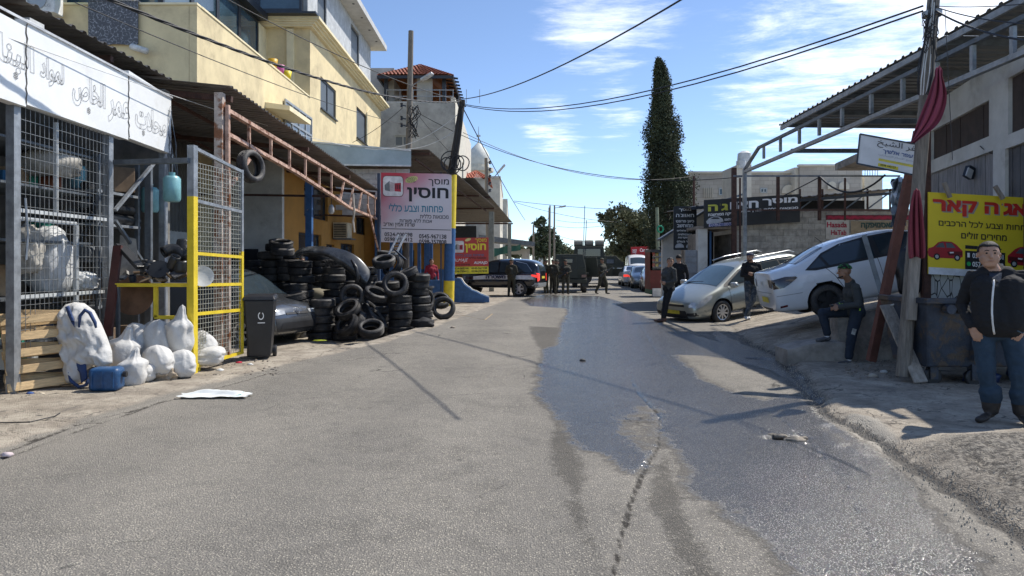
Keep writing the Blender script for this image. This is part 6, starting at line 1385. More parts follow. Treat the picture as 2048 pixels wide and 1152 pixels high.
mb.add(vs, [(i*secs+j, (i+1)*secs+j, (i+1)*secs+j+1, i*secs+j+1) for i in range(len(cv)-1) for j in range(secs-1)])
o = mb.build('old_bumper', bumper_m, smooth=True); so = o.modifiers.new('s','SOLIDIFY'); so.thickness = .02; ss = o.modifiers.new('u','SUBSURF'); ss.levels = 2; ss.render_levels = 2; tag(o, 'discarded dark car bumper draped over the top of the tyre pile','car bumper')
mb = MB(); pts = [P(703,520,17.3),P(712,535,17.2),P(716,555,17.2),P(708,578,17.2)]; mb.tube(pts, [.03,.05,.05,.03],8); tag(mb.build('bumper_strip', blackp, smooth=True),'black plastic arch strip hanging from the old bumper','strip')
tub = thing('black_tub','large black plastic tub behind the right end of the tyre pile','tub', P(842,590,19.6))
T_ = Matrix.Translation((P(842,0,19.6).x, 19.6,0))
mb = MB(); mb.lathe([(0,.02),(.26,.02),(.33,.9),(.31,.9),(.25,.08),(0,.08)],28, mat=T_); tb(tub, mb, 'body', M('faded_black_plastic',(.055,.055,.058),.6,0,.3,3),smooth=True, angle=50)
mb = MB(); mb.lathe([(.32,.88),(.37,.88),(.37,.93),(.32,.93)],28, mat=T_, close=True); tb(tub, mb, 'rim', M('faded_black_plastic',(.055,.055,.058),.6))
ld = thing('short_ladder','pale perforated strip ladder leaning over the tyres under the pink banner','ladder', P(785,510,18.5))
a_, b_ = P(776,512,18.4),P(797,470,19.2); mb = MB(); mb.beam(a_, b_, .05,.03); mb2 = MB(); off = Vector((.2,0,.02)); mb2.beam(a_+off, b_+off, .05,.03); tb(ld, mb, 'rail', galv); tb(ld, mb2,'rail', galv)
for i in range(7): q = a_.lerp(b_, (i+.5)/7); mb = MB(); mb.beam(q, q+off, .03,.02); tb(ld, mb, 'rung', galv)
mb = MB(); mb.beam(P(790,500,18.4),P(812,520,18.3),.04,.04); tag(mb.build('dark_bar', frame_dark),'dark bar sticking out of the tyres below the ladder','bar')
blob('cloth_rag','black cloth bundle on the ground right of the tallest front stack','rag', P(846,645,17.2)+Vector((0,0,-.02)),(.28,.2,.12),M('black_cloth',(.012,.012,.014),.8),.4,8)
blob('cloth_rag','white crumpled litter at the right foot of the pile','litter', G(862,632),(.08,.06,.05),sackw, .4,9,2)
blob('cloth_rag','second white crumpled litter near the right foot of the pile','litter', G(853,639),(.07,.05,.04),sackw, .4,10,2)
blob('yellow_rag','flat yellow-green scrap on the ground before the tyres','scrap', G(639,681),(.15,.05,.015),M('lime_scrap',(.35,.4,.02),.7),.3,4,2)
# ================================================================== cars
def carpaint(name, col, rough=.28, metal=.3, coat=.9, **k): return M(name, col, rough, metal, .06,1.5, coat=coat, **k)
wheel_dark = M('wheel_dark',(.03,.03,.032),.5,.4,.2,6)
rim_silver = M('rim_silver',(.5,.51,.52),.35,.7,.1,6)
trim_black = M('trim_black',(.02,.02,.022),.5,0,.2,4)
lampg = M('headlamp_glass',(.55,.56,.56),.12,.3,.2,8, coat=.8)
taillamp = M('tail_lamp',(.12,.02,.02),.15,0,.4,9, coat=.9)
plate_y = M('number_plate',(.72,.58,.05),.5)
def ring_surface(st):
    """stations (x, zb, zs, zr, zt, w, ws, wr) -> half rings mirrored into a closed body cage"""
    rows = []
    for (x, zb, zs, zr, zt, w_, ws, wr) in st:
        half = [(0, zb),(w_*.80, zb),(w_*.955, zb+.05),(w_*1.0, zb+(zs-zb)*.42),(w_*.992, zs-(zs-zb)*.22),(ws, zs),(ws*.35+wr*.65, zs*.30+zr*.70),(wr, zr),(wr*.62, zr*.25+zt*.75),(0, zt)]
        full = [(x, y, z) for y, z in half]+[(x, -y, z) for y, z in half[-2:0:-1]]; rows.append(full)
    return rows
def make_car(name, label, st, paint, wheels, wr_, loc, heading, pitch=0, roll=0, details=None, sub=2, arches=True, rim='spoke', nspoke=9, cat='car', rimmat=None, spokew=.05, scale=1):
    root = thing(name, label, cat)
    rows = ring_surface(st); mb = MB(); K = len(rows[0]); vs = [p for r_ in rows for p in r_]
    fs = [(i*K+j, i*K+(j+1) % K, (i+1)*K+(j+1) % K, (i+1)*K+j) for i in range(len(rows)-1) for j in range(K)]
    fs += [tuple(reversed(range(K))), tuple((len(rows)-1)*K+j for j in range(K))]
    # caps as quads across
    fs = fs[:-2]; half = K//2
    for base, rev in ((0, True),((len(rows)-1)*K, False)):
        for j in range(0, half):
            a_, b_, c, d_ = base+j, base+j+1, base+(K-j-1) % K, base+(K-j) % K
            q = (a_, b_, c, d_) if j else (a_, b_, c); q = tuple(dict.fromkeys(q))
            if len(q) >= 3: fs.append(q if not rev else tuple(reversed(q)))
    mb.add(vs, fs); body = mb.build('body',[paint, trim_black], root, smooth=True)
    m = body.modifiers.new('s','SUBSURF'); m.levels = sub; m.render_levels = sub
    bpy.context.view_layer.update(); dg = bpy.context.evaluated_depsgraph_get(); ev = body.evaluated_get(dg); me = bpy.data.meshes.new_from_object(ev);
    bm = bmesh.new(); bm.from_mesh(me); bmesh.ops.recalc_face_normals(bm, faces=bm.faces); bm.to_mesh(me); tree = BVHTree.FromBMesh(bm); bm.free()
    body.modifiers.clear(); body.data = me
    def overlay(nm, poly, axis, sign, mat, off=.006, parent=None, res=.06):
        """a panel of the given outline laid on the body surface"""
        pts = []
        for i, (a_, b_) in enumerate(poly):
            c, d_ = poly[(i+1) % len(poly)]; k = max(1, int(math.hypot(c-a_, d_-b_)/res))
            for j in range(k): pts.append((a_+(c-a_)*j/k, b_+(d_-b_)*j/k))
        nb = len(pts); xs_ = [p[0] for p in pts]; ys_ = [p[1] for p in pts]; P2 = np.array(pts)
        g = [(x, y) for x in np.arange(min(xs_)+res/2, max(xs_), res) for y in np.arange(min(ys_)+res/2, max(ys_), res)]
        if g:
            ga = np.array(g); ins = inside(ga[:, 0], ga[:, 1], pts) & (polydist(ga[:, 0], ga[:, 1], pts+[pts[0]]) > res*.35); g = [tuple(p) for p in ga[ins]]
        allp = [Vector(p) for p in pts+g]
        r_ = delaunay_2d_cdt(allp, [],[list(range(nb))],1,1e-5)
        V2, F = r_[0], r_[2]; out = []; ok = []
        for p in V2:
            if axis == 'y': o_, d_ = Vector((p.x, sign*3, p.y)), Vector((0,-sign, 0))
            elif axis == 'x': o_, d_ = Vector((sign*6, p.x, p.y)), Vector((-sign, 0,0))
            else: o_, d_ = Vector((p.x, p.y, 4)), Vector((0,0,-1))
            hit, nn__, _, _ = tree.ray_cast(o_, d_)
            if hit is None: out.append(Vector((0,0,0))); ok.append(False)
            else: out.append(hit+nn__*off); ok.append(True)
        F = [tuple(f) for f in F if all(ok[i] for i in f)]
        if not F: return None
        mb = MB(); mb.add(out, F); ob = mb.build(nm, mat, parent or root, smooth=True); return ob
    if details: details(root, overlay)
    if arches:
        cm = MB()
        for (wx, wy) in wheels:
            for s in (-1,1): cm.lathe([(0,-.22),(wr_+.055,-.22),(wr_+.055,.4),(0,.4)],36, mat=Matrix.Translation((wx, s*wy, wr_)) @ Matrix.Rotation(R(-90*s),4,'X'))
        cut = cm.build('cut', trim_black); bo = body.modifiers.new('b','BOOLEAN'); bo.operation = 'DIFFERENCE'; bo.object = cut; bo.solver = 'EXACT'
        bpy.context.view_layer.update(); dg = bpy.context.evaluated_depsgraph_get(); me2 = bpy.data.meshes.new_from_object(body.evaluated_get(dg)); body.modifiers.clear(); bpy.data.objects.remove(cut)
        if len(me2.polygons) > 100:
            body.data = me2
            while len(me2.materials) < 2: me2.materials.append(trim_black)
            me2.materials[0] = paint; me2.materials[1] = trim_black
            for p in me2.polygons:
                c = p.center; p.material_index = 0
                for (wx, wy) in wheels:
                    rr = math.hypot(c.x-wx, c.z-wr_)
                    if rr < wr_+.058 and (abs(p.normal.y) < .35 and rr > wr_+.04 and abs(p.normal.x*(c.x-wx)+p.normal.z*(c.z-wr_)) < 0 or True) and abs(c.y) < wy+.3 and rr < wr_+.06: p.material_index = 1
            me2.set_sharp_from_angle(angle=R(40))
    # wheels
    w_first = None
    for (wx, wy) in wheels:
        for s in (-1,1):
            wroot = MB(); wt_ = .10
            T0 = Matrix.Translation((wx, s*(wy-.01),wr_)) @ Matrix.Rotation(R(-90*s),4,'X')
            k = wr_/.315; prof = [(.20*k, -.09),(.24*k, -.1),(.29*k, -.095),(.312*k, -.07),(.315*k, 0),(.312*k, .07),(.29*k, .095),(.24*k, .1),(.20*k, .09),(.19*k, 0)]
            tm = MB(); tm.lathe(prof, 36, mat=T0, close=True); wh = tm.build('wheel', tyre_m, root, smooth=True, angle=60)
            rm_ = MB(); rm_.lathe([(0,.03),(.19*k, .03),(.195*k, .075),(.205*k, .085),(.205*k, .07),(.19*k, -.08),(0,-.08)],32, mat=T0); rm_.build('rim_well', wheel_dark, wh, smooth=True, angle=30)
            sp = MB()
            sp.lathe([(.185*k, .085),(.205*k, .092),(.205*k, .075),(.185*k, .07)],32, mat=T0, close=True)
            sp.lathe([(0,.085),(.05*k, .083),(.06*k, .06),(0,.06)],16, mat=T0)
            for j in range(nspoke):
                m4 = T0 @ Matrix.Rotation(2*math.pi*j/nspoke, 4,'Z'); c = m4 @ Vector((.12*k, 0,.075)); sp.box(c, (.15*k, spokew*k, .018),m4.to_3x3())
            sp.build('rim', rimmat or rim_silver, wh, smooth=True, angle=30)
    root.location = loc; root.rotation_euler = (roll, pitch, heading); root.scale = (scale, scale, scale)
    return root
def mirror(overlay, nm, poly, mat, **k):
    for s in (1,-1): overlay(nm, poly, 'y', s, mat, **k)
def strip(pts, w_):     # thin outline along a line, as a polygon
    up = [(x+0, z+w_/2) for x, z in pts]; dn = [(x, z-w_/2) for x, z in reversed(pts)]; return up+dn
def vstrip(pts, w_): return [(x-w_/2, z) for x, z in pts]+[(x+w_/2, z) for x, z in reversed(pts)]
# --- white sedan (front = +x)
sedan = [(-2.26,.36,.90,1.03,1.05,.70,.69,.60),(-2.25,.30,.93,1.06,1.085,.78,.75,.65),(-2.17,.25,.95,1.08,1.105,.83,.79,.67),(-1.80,.22,.95,1.09,1.125,.86,.81,.68),(-1.60,.21,.945,1.13,1.17,.865,.82,.66),(-1.15,.20,.935,1.31,1.36,.875,.83,.575),(-.85,.20,.93,1.385,1.43,.877,.835,.56),(-.4,.20,.925,1.415,1.46,.878,.84,.565),(.1,.20,.915,1.41,1.455,.878,.84,.57),(.45,.20,.91,1.34,1.39,.877,.835,.585),(.85,.20,.90,1.14,1.20,.875,.83,.65),(1.22,.20,.88,.96,1.03,.87,.82,.72),(1.6,.20,.82,.88,.94,.86,.80,.70),(1.95,.22,.74,.79,.84,.83,.76,.64),(2.15,.26,.64,.68,.71,.76,.70,.57),(2.24,.36,.52,.56,.58,.60,.56,.46)]
def det_sedan(root, ov):
    fr = [(-1.62,1.00),(-1.18,1.27),(-.82,1.37),(-.35,1.405),(.10,1.395),(.42,1.33),(1.02,1.02),(1.05,.965),(-1.38,.965)]
    mirror(ov, 'window_surround',[(-1.60,.985),(-1.2,1.24),(-.83,1.345),(-.35,1.382),(.12,1.372),(.45,1.31),(1.04,1.02),(1.10,.945),(-1.42,.945)], trim_black, off=.004)
    mirror(ov, 'window',[(-1.53,.995),(-1.27,1.17),(-1.20,.985),(-1.35,.985)], darkglass, off=.010)
    mirror(ov, 'window',[(-1.22,1.185),(-.84,1.312),(-.40,1.345),(-.30,1.335),(-.30,.985),(-1.14,.985)], darkglass, off=.010)
    mirror(ov, 'window',[(-.20,1.345),(.10,1.335),(.38,1.27),(.88,1.02),(.90,.985),(-.20,.985)], darkglass, off=.010)
    ov('rear_window',[(-1.70,-.55),(-1.70,.55),(-1.10,.47),(-1.10,-.47)],'z',1, darkglass, off=.008); ov('windscreen',[(1.20,-.62),(1.20,.62),(.50,.50),(.50,-.50)],'z',1, darkglass, off=.008)
    for s in (1,-1):
        ov('tail_lamp',[(-2.24,.92),(-2.0,.94),(-1.80,.91),(-1.78,.88),(-1.93,.80),(-2.06,.74),(-2.24,.74)],'y', s, M('smoked_tail_lamp',(.028,.018,.018),.12,0,.4,9, coat=.9),off=.010)
        ov('headlamp',[(2.2,.60),(1.9,.74),(1.72,.76),(1.8,.66),(2.1,.58)],'y', s, lampg, off=.010)
        ov('door_gap', vstrip([(-.27,.95),(-.25,.45),(-.25,.26)],.010),'y', s, trim_black, off=.003, res=.03); ov('door_gap', vstrip([(.93,.95),(.95,.45),(.9,.28)],.010),'y', s, trim_black, off=.003, res=.03)
        ov('door_gap', vstrip([(-1.22,.95),(-1.10,.78),(-.98,.5),(-.92,.28)],.012),'y', s, trim_black, off=.003, res=.03)
        ov('fuel_flap' if s == -1 else 'panel_mark',[(-1.55+.085*math.cos(a*.4),.80+.085*math.sin(a*.4)) for a in range(16)],'y', s, M('flap_white',(.70,.71,.73),.3,0,0, coat=.9),off=.005)
        for hx in (-.98,.18): ov('door_handle',[(hx-.11,.845),(hx-.09,.865),(hx+.09,.87),(hx+.11,.85),(hx+.09,.835),(hx-.09,.83)],'y', s, M('handle_white',(.62,.63,.65),.3,0,0, coat=.8),off=.030)
        ov('reflector',[(-2.19,.40),(-2.06,.41),(-2.06,.37),(-2.19,.36)],'y', s, taillamp, off=.006)
        ov('bumper_gap', strip([(-2.22,.60),(-1.75,.585)],.010),'y', s, M('gap_grey',(.25,.26,.27),.6),off=.003, res=.03)
    ov('bumper_vent',[(-.45,.28),(.45,.28),(.42,.35),(-.42,.35)],'x',-1, trim_black, off=.006); ov('number_plate',[(-.26,.46),(.26,.46),(.26,.57),(-.26,.57)],'x',-1, plate_y, off=.012)
    for s in (1,-1): ov('tail_lamp',[(s*.74,.76),(s*.74,.92),(s*.52,.94),(s*.55,.78)],'x',-1, M('smoked_tail_lamp',(.028,.018,.018),.12,0,.4,9, coat=.9),off=.012)
    ov('trunk_gap', strip([(-.6,.66),(.6,.66)],.012),'x',-1, M('gap_grey',(.25,.26,.27),.6),off=.004)
    mb = MB(); mb.box((-2.27,0,.86),(.02,.09,.07)); mb.build('badge', rim_silver, root)
    mb = MB(); mb.tube([(-.95,0,1.42),(-1.05,0,1.55)],.006,4); mb.build('aerial', trim_black, root)
    for s in (1,-1): mb = MB(); mb.box((.86, s*.93,1.0),(.14,.18,.12)); mb.build('mirror', M('mirror_white',(.7,.7,.72),.3, coat=.9),root, smooth=True, bevel=.03)
zr = gz(5.55,13.9)
white_paint = carpaint('white_car_paint',(.74,.76,.79),.3,0)
cw = make_car('white_car','white sedan parked nose-up on the concrete ramp, seen from its rear corner', sedan, white_paint, [(-1.32,.77),(1.32,.77)],.325,(7.50,14.05,.80),R(-7),R(-12.2),0, det_sedan, rimmat=wheel_dark, nspoke=5, spokew=.10)
# --- silver estate: front = +x, heading to the left and towards us
wagon = [(-2.27,.42,.80,.92,.95,.62,.60,.55),(-2.24,.32,.92,1.10,1.14,.76,.74,.62),(-2.10,.26,.97,1.34,1.38,.85,.82,.58),(-1.85,.24,.97,1.42,1.47,.885,.85,.56),(-1.2,.22,.955,1.46,1.51,.90,.86,.565),(-.4,.22,.94,1.475,1.52,.905,.865,.575),(.1,.22,.93,1.455,1.505,.905,.865,.58),(.45,.22,.925,1.36,1.41,.90,.86,.60),(.85,.22,.92,1.18,1.24,.90,.855,.66),(1.30,.22,.90,.98,1.06,.895,.84,.73),(1.65,.22,.85,.91,.975,.88,.82,.71),(1.95,.22,.78,.84,.885,.86,.79,.66),(2.17,.24,.69,.75,.79,.82,.75,.60),(2.26,.27,.62,.67,.70,.74,.69,.56),(2.30,.34,.56,.60,.62,.62,.60,.50)]
def det_wagon(root, ov):
    mirror(ov, 'window_surround',[(-2.02,1.0),(-1.85,1.30),(-1.1,1.38),(-.3,1.395),(.12,1.38),(.42,1.31),(1.10,1.02),(1.15,.965),(-1.95,.965)], trim_black, off=.004)
    mirror(ov, 'window',[(-1.93,1.04),(-1.80,1.27),(-1.18,1.345),(-1.18,1.0),(-1.88,1.0)], darkglass, off=.010); mirror(ov, 'window',[(-1.12,1.35),(-.28,1.365),(-.28,1.0),(-1.12,1.0)], darkglass, off=.010)
    mirror(ov, 'window',[(-.20,1.365),(.12,1.35),(.38,1.28),(.95,1.03),(.98,.995),(-.20,.99)], darkglass, off=.010)
    ov('windscreen',[(1.30,-.68),(1.33,0),(1.30,.68),(.42,.54),(.38,0),(.42,-.54)],'z',1, M('screen_glass',(.06,.10,.13),.06,0,.3,.8, spec=1.0),off=.008)
    for s in (1,-1):
        ov('headlamp',[(2.20,.60),(2.02,.735),(1.68,.83),(1.60,.82),(1.72,.72),(1.95,.62),(2.15,.565)],'y', s, lampg, off=.010); ov('headlamp',[(s*.76,.58),(s*.74,.70),(s*.62,.73),(s*.60,.60)],'x',1, lampg, off=.010)
        ov('fog_recess',[(s*.80,.36),(s*.78,.46),(s*.52,.44),(s*.50,.36)],'x',1, trim_black, off=.006)
        ov('door_gap', vstrip([(-.24,.96),(-.22,.5),(-.24,.28)],.012),'y', s, trim_black, off=.003, res=.03); ov('door_gap', vstrip([(1.02,.96),(1.02,.5),(.96,.3)],.012),'y', s, trim_black, off=.003, res=.03); ov('door_gap', vstrip([(-1.15,.96),(-1.12,.6),(-.98,.3)],.012),'y', s, trim_black, off=.003, res=.03)
        for hx in (-.98,.0): ov('door_handle',[(hx-.11,.84),(hx+.11,.86),(hx+.11,.83),(hx-.11,.81)],'y', s, rim_silver, off=.03)
        ov('side_moulding', strip([(-1.0,.52),(1.0,.52)],.05),'y', s, M('moulding',(.22,.23,.22),.4),off=.010)
        mb = MB(); mb.box((.95, s*.98,1.0),(.14,.20,.14)); mb.build('mirror', M('silver_mirror',(.45,.46,.45),.3,.3, coat=.9),root, smooth=True, bevel=.04)
        mb = MB(); mb.tube([(-1.9, s*.60,1.46),(-1.7, s*.60,1.535),(-.4, s*.61,1.555),(.1, s*.61,1.51)],.02,6); mb.build('roof_rail', rim_silver, root, smooth=True)
    ov('lower_grille',[(-.55,.30),(.55,.30),(.48,.50),(-.48,.50)],'x',1, trim_black, off=.006); ov('upper_grille',[(-.45,.60),(.45,.60),(.42,.655),(-.42,.655)],'x',1, trim_black, off=.006)
    ov('number_plate',[(-.26,.40),(.26,.40),(.26,.50),(-.26,.50)],'x',1, plate_y, off=.014)
    mb = MB(); mb.beam((1.28,-.5,1.075),(1.20,.1,1.10),.02,.02); mb.build('wiper', trim_black, root)
silver = carpaint('silver_green_paint',(.36,.38,.345),.3,.55)
cs = make_car('silver_estate_car','silver-green estate car facing the street at the foot of the ramp', wagon, silver, [(-1.32,.80),(1.36,.80)],.325,(6.45,20.15,.17),R(180+28),R(9.0),R(-1),det_wagon, nspoke=9, spokew=.045)
# --- dark grey van nosing out of the yard
van = [(-2.25,.4,1.0,1.5,1.6,.7,.70,.66),(-2.2,.26,1.05,1.68,1.78,.86,.85,.74),(-1.2,.22,1.05,1.76,1.84,.90,.88,.76),(0,.22,1.05,1.75,1.83,.91,.88,.75),(.55,.22,1.03,1.62,1.70,.91,.875,.72),(1.05,.22,1.02,1.28,1.36,.905,.865,.74),(1.40,.22,1.0,1.06,1.16,.90,.86,.76),(1.75,.22,.93,.98,1.06,.885,.84,.74),(2.02,.23,.84,.90,.96,.86,.80,.69),(2.17,.26,.72,.79,.83,.80,.74,.60),(2.24,.32,.56,.62,.66,.70,.66,.52),(2.27,.40,.50,.54,.56,.5,.48,.40)]
def det_van(root, ov):
    mirror(ov, 'window',[(-.1,1.62),(.45,1.56),(1.12,1.14),(1.1,1.08),(-.1,1.08)], darkglass, off=.008); ov('windscreen',[(1.38,-.72),(1.42,0),(1.38,.72),(.58,.64),(.52,0),(.58,-.64)],'z',1, darkglass, off=.008)
    for s in (1,-1):
        ov('headlamp',[(2.19,.72),(2.10,.83),(1.82,.88),(1.76,.87),(1.86,.77),(2.08,.70)],'y', s, lampg, off=.010); ov('headlamp',[(s*.77,.70),(s*.74,.82),(s*.40,.80),(s*.42,.73)],'x',1, lampg, off=.012)
        mb = MB(); mb.box((2.14, s*.60,.775),(.04,.10,.06)); mb.build('lamp_lens', M('lamp_bright',(.85,.87,.9),.1, emit=((.9,.95,1),.25)), root)
        ov('bumper',[(2.30,.28),(1.90,.28),(1.86,.60),(2.06,.66),(2.30,.60)],'y', s, M('bumper_grey',(.03,.032,.035),.5),off=.006)
    ov('bumper',[(-.70,.34),(.70,.34),(.72,.64),(-.72,.64)],'x',1, M('bumper_grey',(.03,.032,.035),.5),off=.006); ov('grille',[(-.62,.40),(.62,.40),(.56,.54),(-.56,.54)],'x',1, trim_black, off=.016)
    ov('upper_grille',[(-.38,.71),(.38,.71),(.38,.755),(-.38,.755)],'x',1, trim_black, off=.012)
    for a_ in range(4): mb = MB(); mb.beam((2.262,-.55,.425+a_*.03),(2.262,.55,.425+a_*.03),.01,.008); mb.build('grille_bar', rim_silver if False else M('grille_edge',(.05,.05,.055),.3),root)
    mb = MB(); mb.lathe([(.045,0),(.056,0),(.056,.012),(.045,.012)],20, mat=Matrix.Translation((2.215,0,.775)) @ Matrix.Rotation(R(80),4,'Y'), close=True); mb.build('badge_ring', rim_silver, root)
    for (a_, b_) in (((2.235,-.035,.81),(2.255,0,.74)),((2.235,.035,.81),(2.255,0,.74))): mb = MB(); mb.beam(a_, b_, .009,.009); mb.build('badge_stroke', rim_silver, root)
    mb = MB(); mb.box((1.0,.98,1.1),(.12,.2,.2)); mb.build('mirror', trim_black, root, bevel=.03)
make_car('grey_van','dark grey van nosing out of the yard between wheelie bin and tyres', van, carpaint('graphite_paint',(.10,.108,.12),.25,.6),[(-1.35,.79),(1.36,.79)],.33,(-7.0,17.0,-.31),R(-22),0,0, det_van, nspoke=6)
# --- black police SUV
suv = [(-2.35,.5,.95,1.15,1.2,.62,.60,.54),(-2.32,.42,1.05,1.35,1.42,.80,.78,.66),(-2.15,.40,1.12,1.60,1.68,.88,.85,.62),(-1.8,.40,1.12,1.70,1.78,.905,.87,.62),(-1.0,.40,1.10,1.74,1.82,.91,.875,.625),(-.1,.40,1.08,1.73,1.81,.91,.875,.63),(.4,.40,1.07,1.60,1.68,.91,.87,.65),(.9,.40,1.06,1.24,1.32,.91,.865,.72),(1.25,.40,1.05,1.11,1.18,.905,.86,.76),(1.8,.40,1.0,1.06,1.12,.89,.84,.74),(2.15,.42,.92,.98,1.02,.85,.80,.68),(2.32,.46,.80,.85,.88,.74,.70,.58),(2.38,.52,.68,.72,.75,.58,.56,.46)]
def det_suv(root, ov):
    mirror(ov, 'window',[(-2.0,1.22),(-1.75,1.52),(-1.3,1.62),(-1.25,1.16),(-1.9,1.16)], darkglass, off=.008); mirror(ov, 'window',[(-1.18,1.16),(-1.18,1.63),(-.42,1.66),(-.42,1.15)], darkglass, off=.008); mirror(ov, 'window',[(-.34,1.66),(-.05,1.65),(.32,1.55),(.85,1.19),(.85,1.15),(-.34,1.15)], darkglass, off=.008)
    mirror(ov, 'window_trim', strip([(-2.02,1.20),(-1.72,1.56),(-1.2,1.67)],.03),rim_silver, off=.012)
    ov('rear_window',[(-.6,1.2),(.6,1.2),(.52,1.6),(-.52,1.6)],'x',-1, darkglass, off=.008); ov('windscreen',[(1.20,-.70),(1.20,.70),(.45,.58),(.45,-.58)],'z',1, darkglass, off=.008)
    mirror(ov, 'white_band',[(-2.1,.82),(-2.1,1.02),(.2,1.02),(.9,.95),(.9,.80),(.2,.82)], M('band_white',(.70,.71,.72),.4),off=.008, res=.08)
    for s in (1,-1):
        ov('tail_lamp',[(-2.30,1.02),(-2.0,1.06),(-2.0,.98),(-2.25,.90)],'y', s, M('lit_tail_lamp',(.4,.02,.02),.2, emit=((1,.05,.03),.8)), off=.012); ov('tail_lamp',[(s*.80,.72),(s*.80,1.12),(s*.62,1.10),(s*.62,.80)],'x',-1, M('lit_tail_lamp',(.4,.02,.02),.2),off=.012)
    ov('number_plate',[(-.26,.86),(.26,.86),(.26,.97),(-.26,.97)],'x',-1, plate_y, off=.012); ov('bumper',[(-.85,.46),(.85,.46),(.85,.66),(-.85,.66)],'x',-1, rim_silver, off=.01)
    for s_ in (1,-1):
        o = text('משטרה',(-.75*s_ if s_ < 0 else -.75, s_*.935,1.04),(1 if s_ < 0 else -1,0,0),(0,0,-1),0 if s_ < 0 else -1.0,.03,1.0 if s_ < 0 else 0,.19, M('band_blue',(.01,.015,.06),.5),root, thick=.004, bold=.05)
SX = 33.6
make_car('police_car','black police SUV with a white lettered band, rear corner towards us, under the far canopy', suv, carpaint('black_paint',(.012,.014,.02),.18,.2),[(-1.38,.80),(1.40,.80)],.38,(-.75,34.35,0),R(180-17),0,0, det_suv, nspoke=6, spokew=.07)
mb = MB(); mb.hexa([(-2.35,33.0,.45),(-2.30,33.05,.45),(-2.0,34.0,.45),(-2.05,34.0,.45)],[(-2.35,33.0,1.55),(-2.30,33.05,1.55),(-2.0,34.0,1.62),(-2.05,34.0,1.62)])
tag(mb.build('open_car_door', carpaint('black_paint',(.012,.014,.02)), bevel=.02),'open front door of the black police car','car door')
# --- parked cars down the right side
def simple_det(front, tailc=taillamp, plate=plate_y, wag=False):
    def f(root, ov):
        mirror(ov, 'window',[(-1.45,1.0),(-1.1,1.26),(-.8,1.35),(-.3,1.38),(.1,1.37),(.40,1.30),(.98,1.0)], darkglass, off=.008)
        ov('rear_window',[(-1.70,-.55),(-1.70,.55),(-1.10,.47),(-1.10,-.47)],'z',1, darkglass, off=.008); ov('windscreen',[(1.20,-.62),(1.20,.62),(.50,.50),(.50,-.50)],'z',1, darkglass, off=.008)
        for s in (1,-1): ov('tail_lamp',[(s*.78,.66),(s*.78,.82),(s*.48,.82),(s*.50,.68)],'x',-1, tailc, off=.012); ov('headlamp',[(s*.70,.52),(s*.70,.64),(s*.45,.64),(s*.45,.54)],'x',1, lampg, off=.012)
        ov('number_plate',[(-.26,.60),(.26,.60),(.26,.72),(-.26,.72)],'x',-1, plate, off=.012)
    return f
q = P(1266,0,50); make_car('white_taxi','white saloon taxi driving away beyond the parked cars', sedan, white_paint, [(-1.32,.77),(1.32,.77)],.32,(q.x, 50.5,0),R(86),0,0, simple_det(1, M('lit_tail_lamp',(.4,.02,.02),.2)), arches=False, nspoke=5)
q = P(1290,0,42); make_car('silver_car','silver car parked on the right before the kiosk, facing away', wagon, carpaint('silver_paint',(.38,.40,.42),.3,.5),[(-1.32,.80),(1.36,.80)],.32,(q.x+.35,40.5,0),R(-98),0,0, simple_det(1),arches=False, nspoke=5)
q = P(1276,0,46); make_car('dark_silver_car','darker silver car partly hidden between the taxi and the silver car', sedan, carpaint('pewter_paint',(.20,.22,.24),.3,.5),[(-1.32,.77),(1.32,.77)],.32,(q.x+.3,46,0),R(-96),0,0, simple_det(1),arches=False, nspoke=5)
vanw = [(x, zb, zs*1.25, zr*1.35, zt*1.36, w_*1.08, ws*1.08, wr*1.18) for (x, zb, zs, zr, zt, w_, ws, wr) in van]
def det_w(root, ov): ov('windscreen',[(1.38,-.78),(1.38,.78),(.65,.72),(.65,-.72)],'z',1, darkglass, off=.01); ov('grille',[(-.5,.6),(.5,.6),(.5,.85),(-.5,.85)],'x',1, trim_black, off=.01)
q = P(1278,0,66); make_car('white_van','white high-roofed van coming towards us beyond the parked cars', vanw, white_paint, [(-1.35,.85),(1.36,.85)],.34,(q.x, 67,0),R(-93),0,0, det_w, arches=False, nspoke=5)
# pale car parked deep inside the yard
make_car('beige_car','dusty beige car standing behind the tyre stacks under the canopy', wagon, carpaint('beige_paint',(.30,.27,.20),.45,.1,.3),[(-1.32,.80),(1.36,.80)],.32,(-6.6,20.0,0),R(-20),0,0, simple_det(1),arches=False, nspoke=5)
# --- armoured jeep, rear view, and the other two armoured vehicles
arm = M('armour_green',(.055,.058,.042),.7,.1,.2,2,.1,30, col2=(.09,.08,.06),amt=.35)
def armwheel(root, x, y, r_, w_=.28):
    mb = MB(); T0 = Matrix.Translation((x, y, r_)) @ Matrix.Rotation(R(90),4,'Y'); mb.lathe([(r_*.5,-w_/2),(r_*.95,-w_/2),(r_, -w_*.3),(r_, w_*.3),(r_*.95, w_/2),(r_*.5, w_/2)],24, mat=T0, close=True); o = mb.build('wheel', tyre_m, root, smooth=True, angle=40)
    mb = MB(); mb.lathe([(0,-w_*.35),(r_*.5,-w_*.35),(r_*.5, w_*.35),(0, w_*.35)],16, mat=T0); mb.build('rim', arm, o)
jp = thing('armoured_jeep','olive armoured jeep seen from behind with its side door open','armoured vehicle')
def hx(root, name, b4, t4, mat=arm, bevel=.03):
    mb = MB(); mb.hexa(b4, t4); return mb.build(name, mat, root, bevel=bevel)
hx(jp, 'body',[(-.98,0,.75),(.98,0,.75),(.98,3.9,.75),(-.98,3.9,.75)],[(-.96,0,1.35),(.96,0,1.35),(.96,3.9,1.2),(-.96,3.9,1.2)])
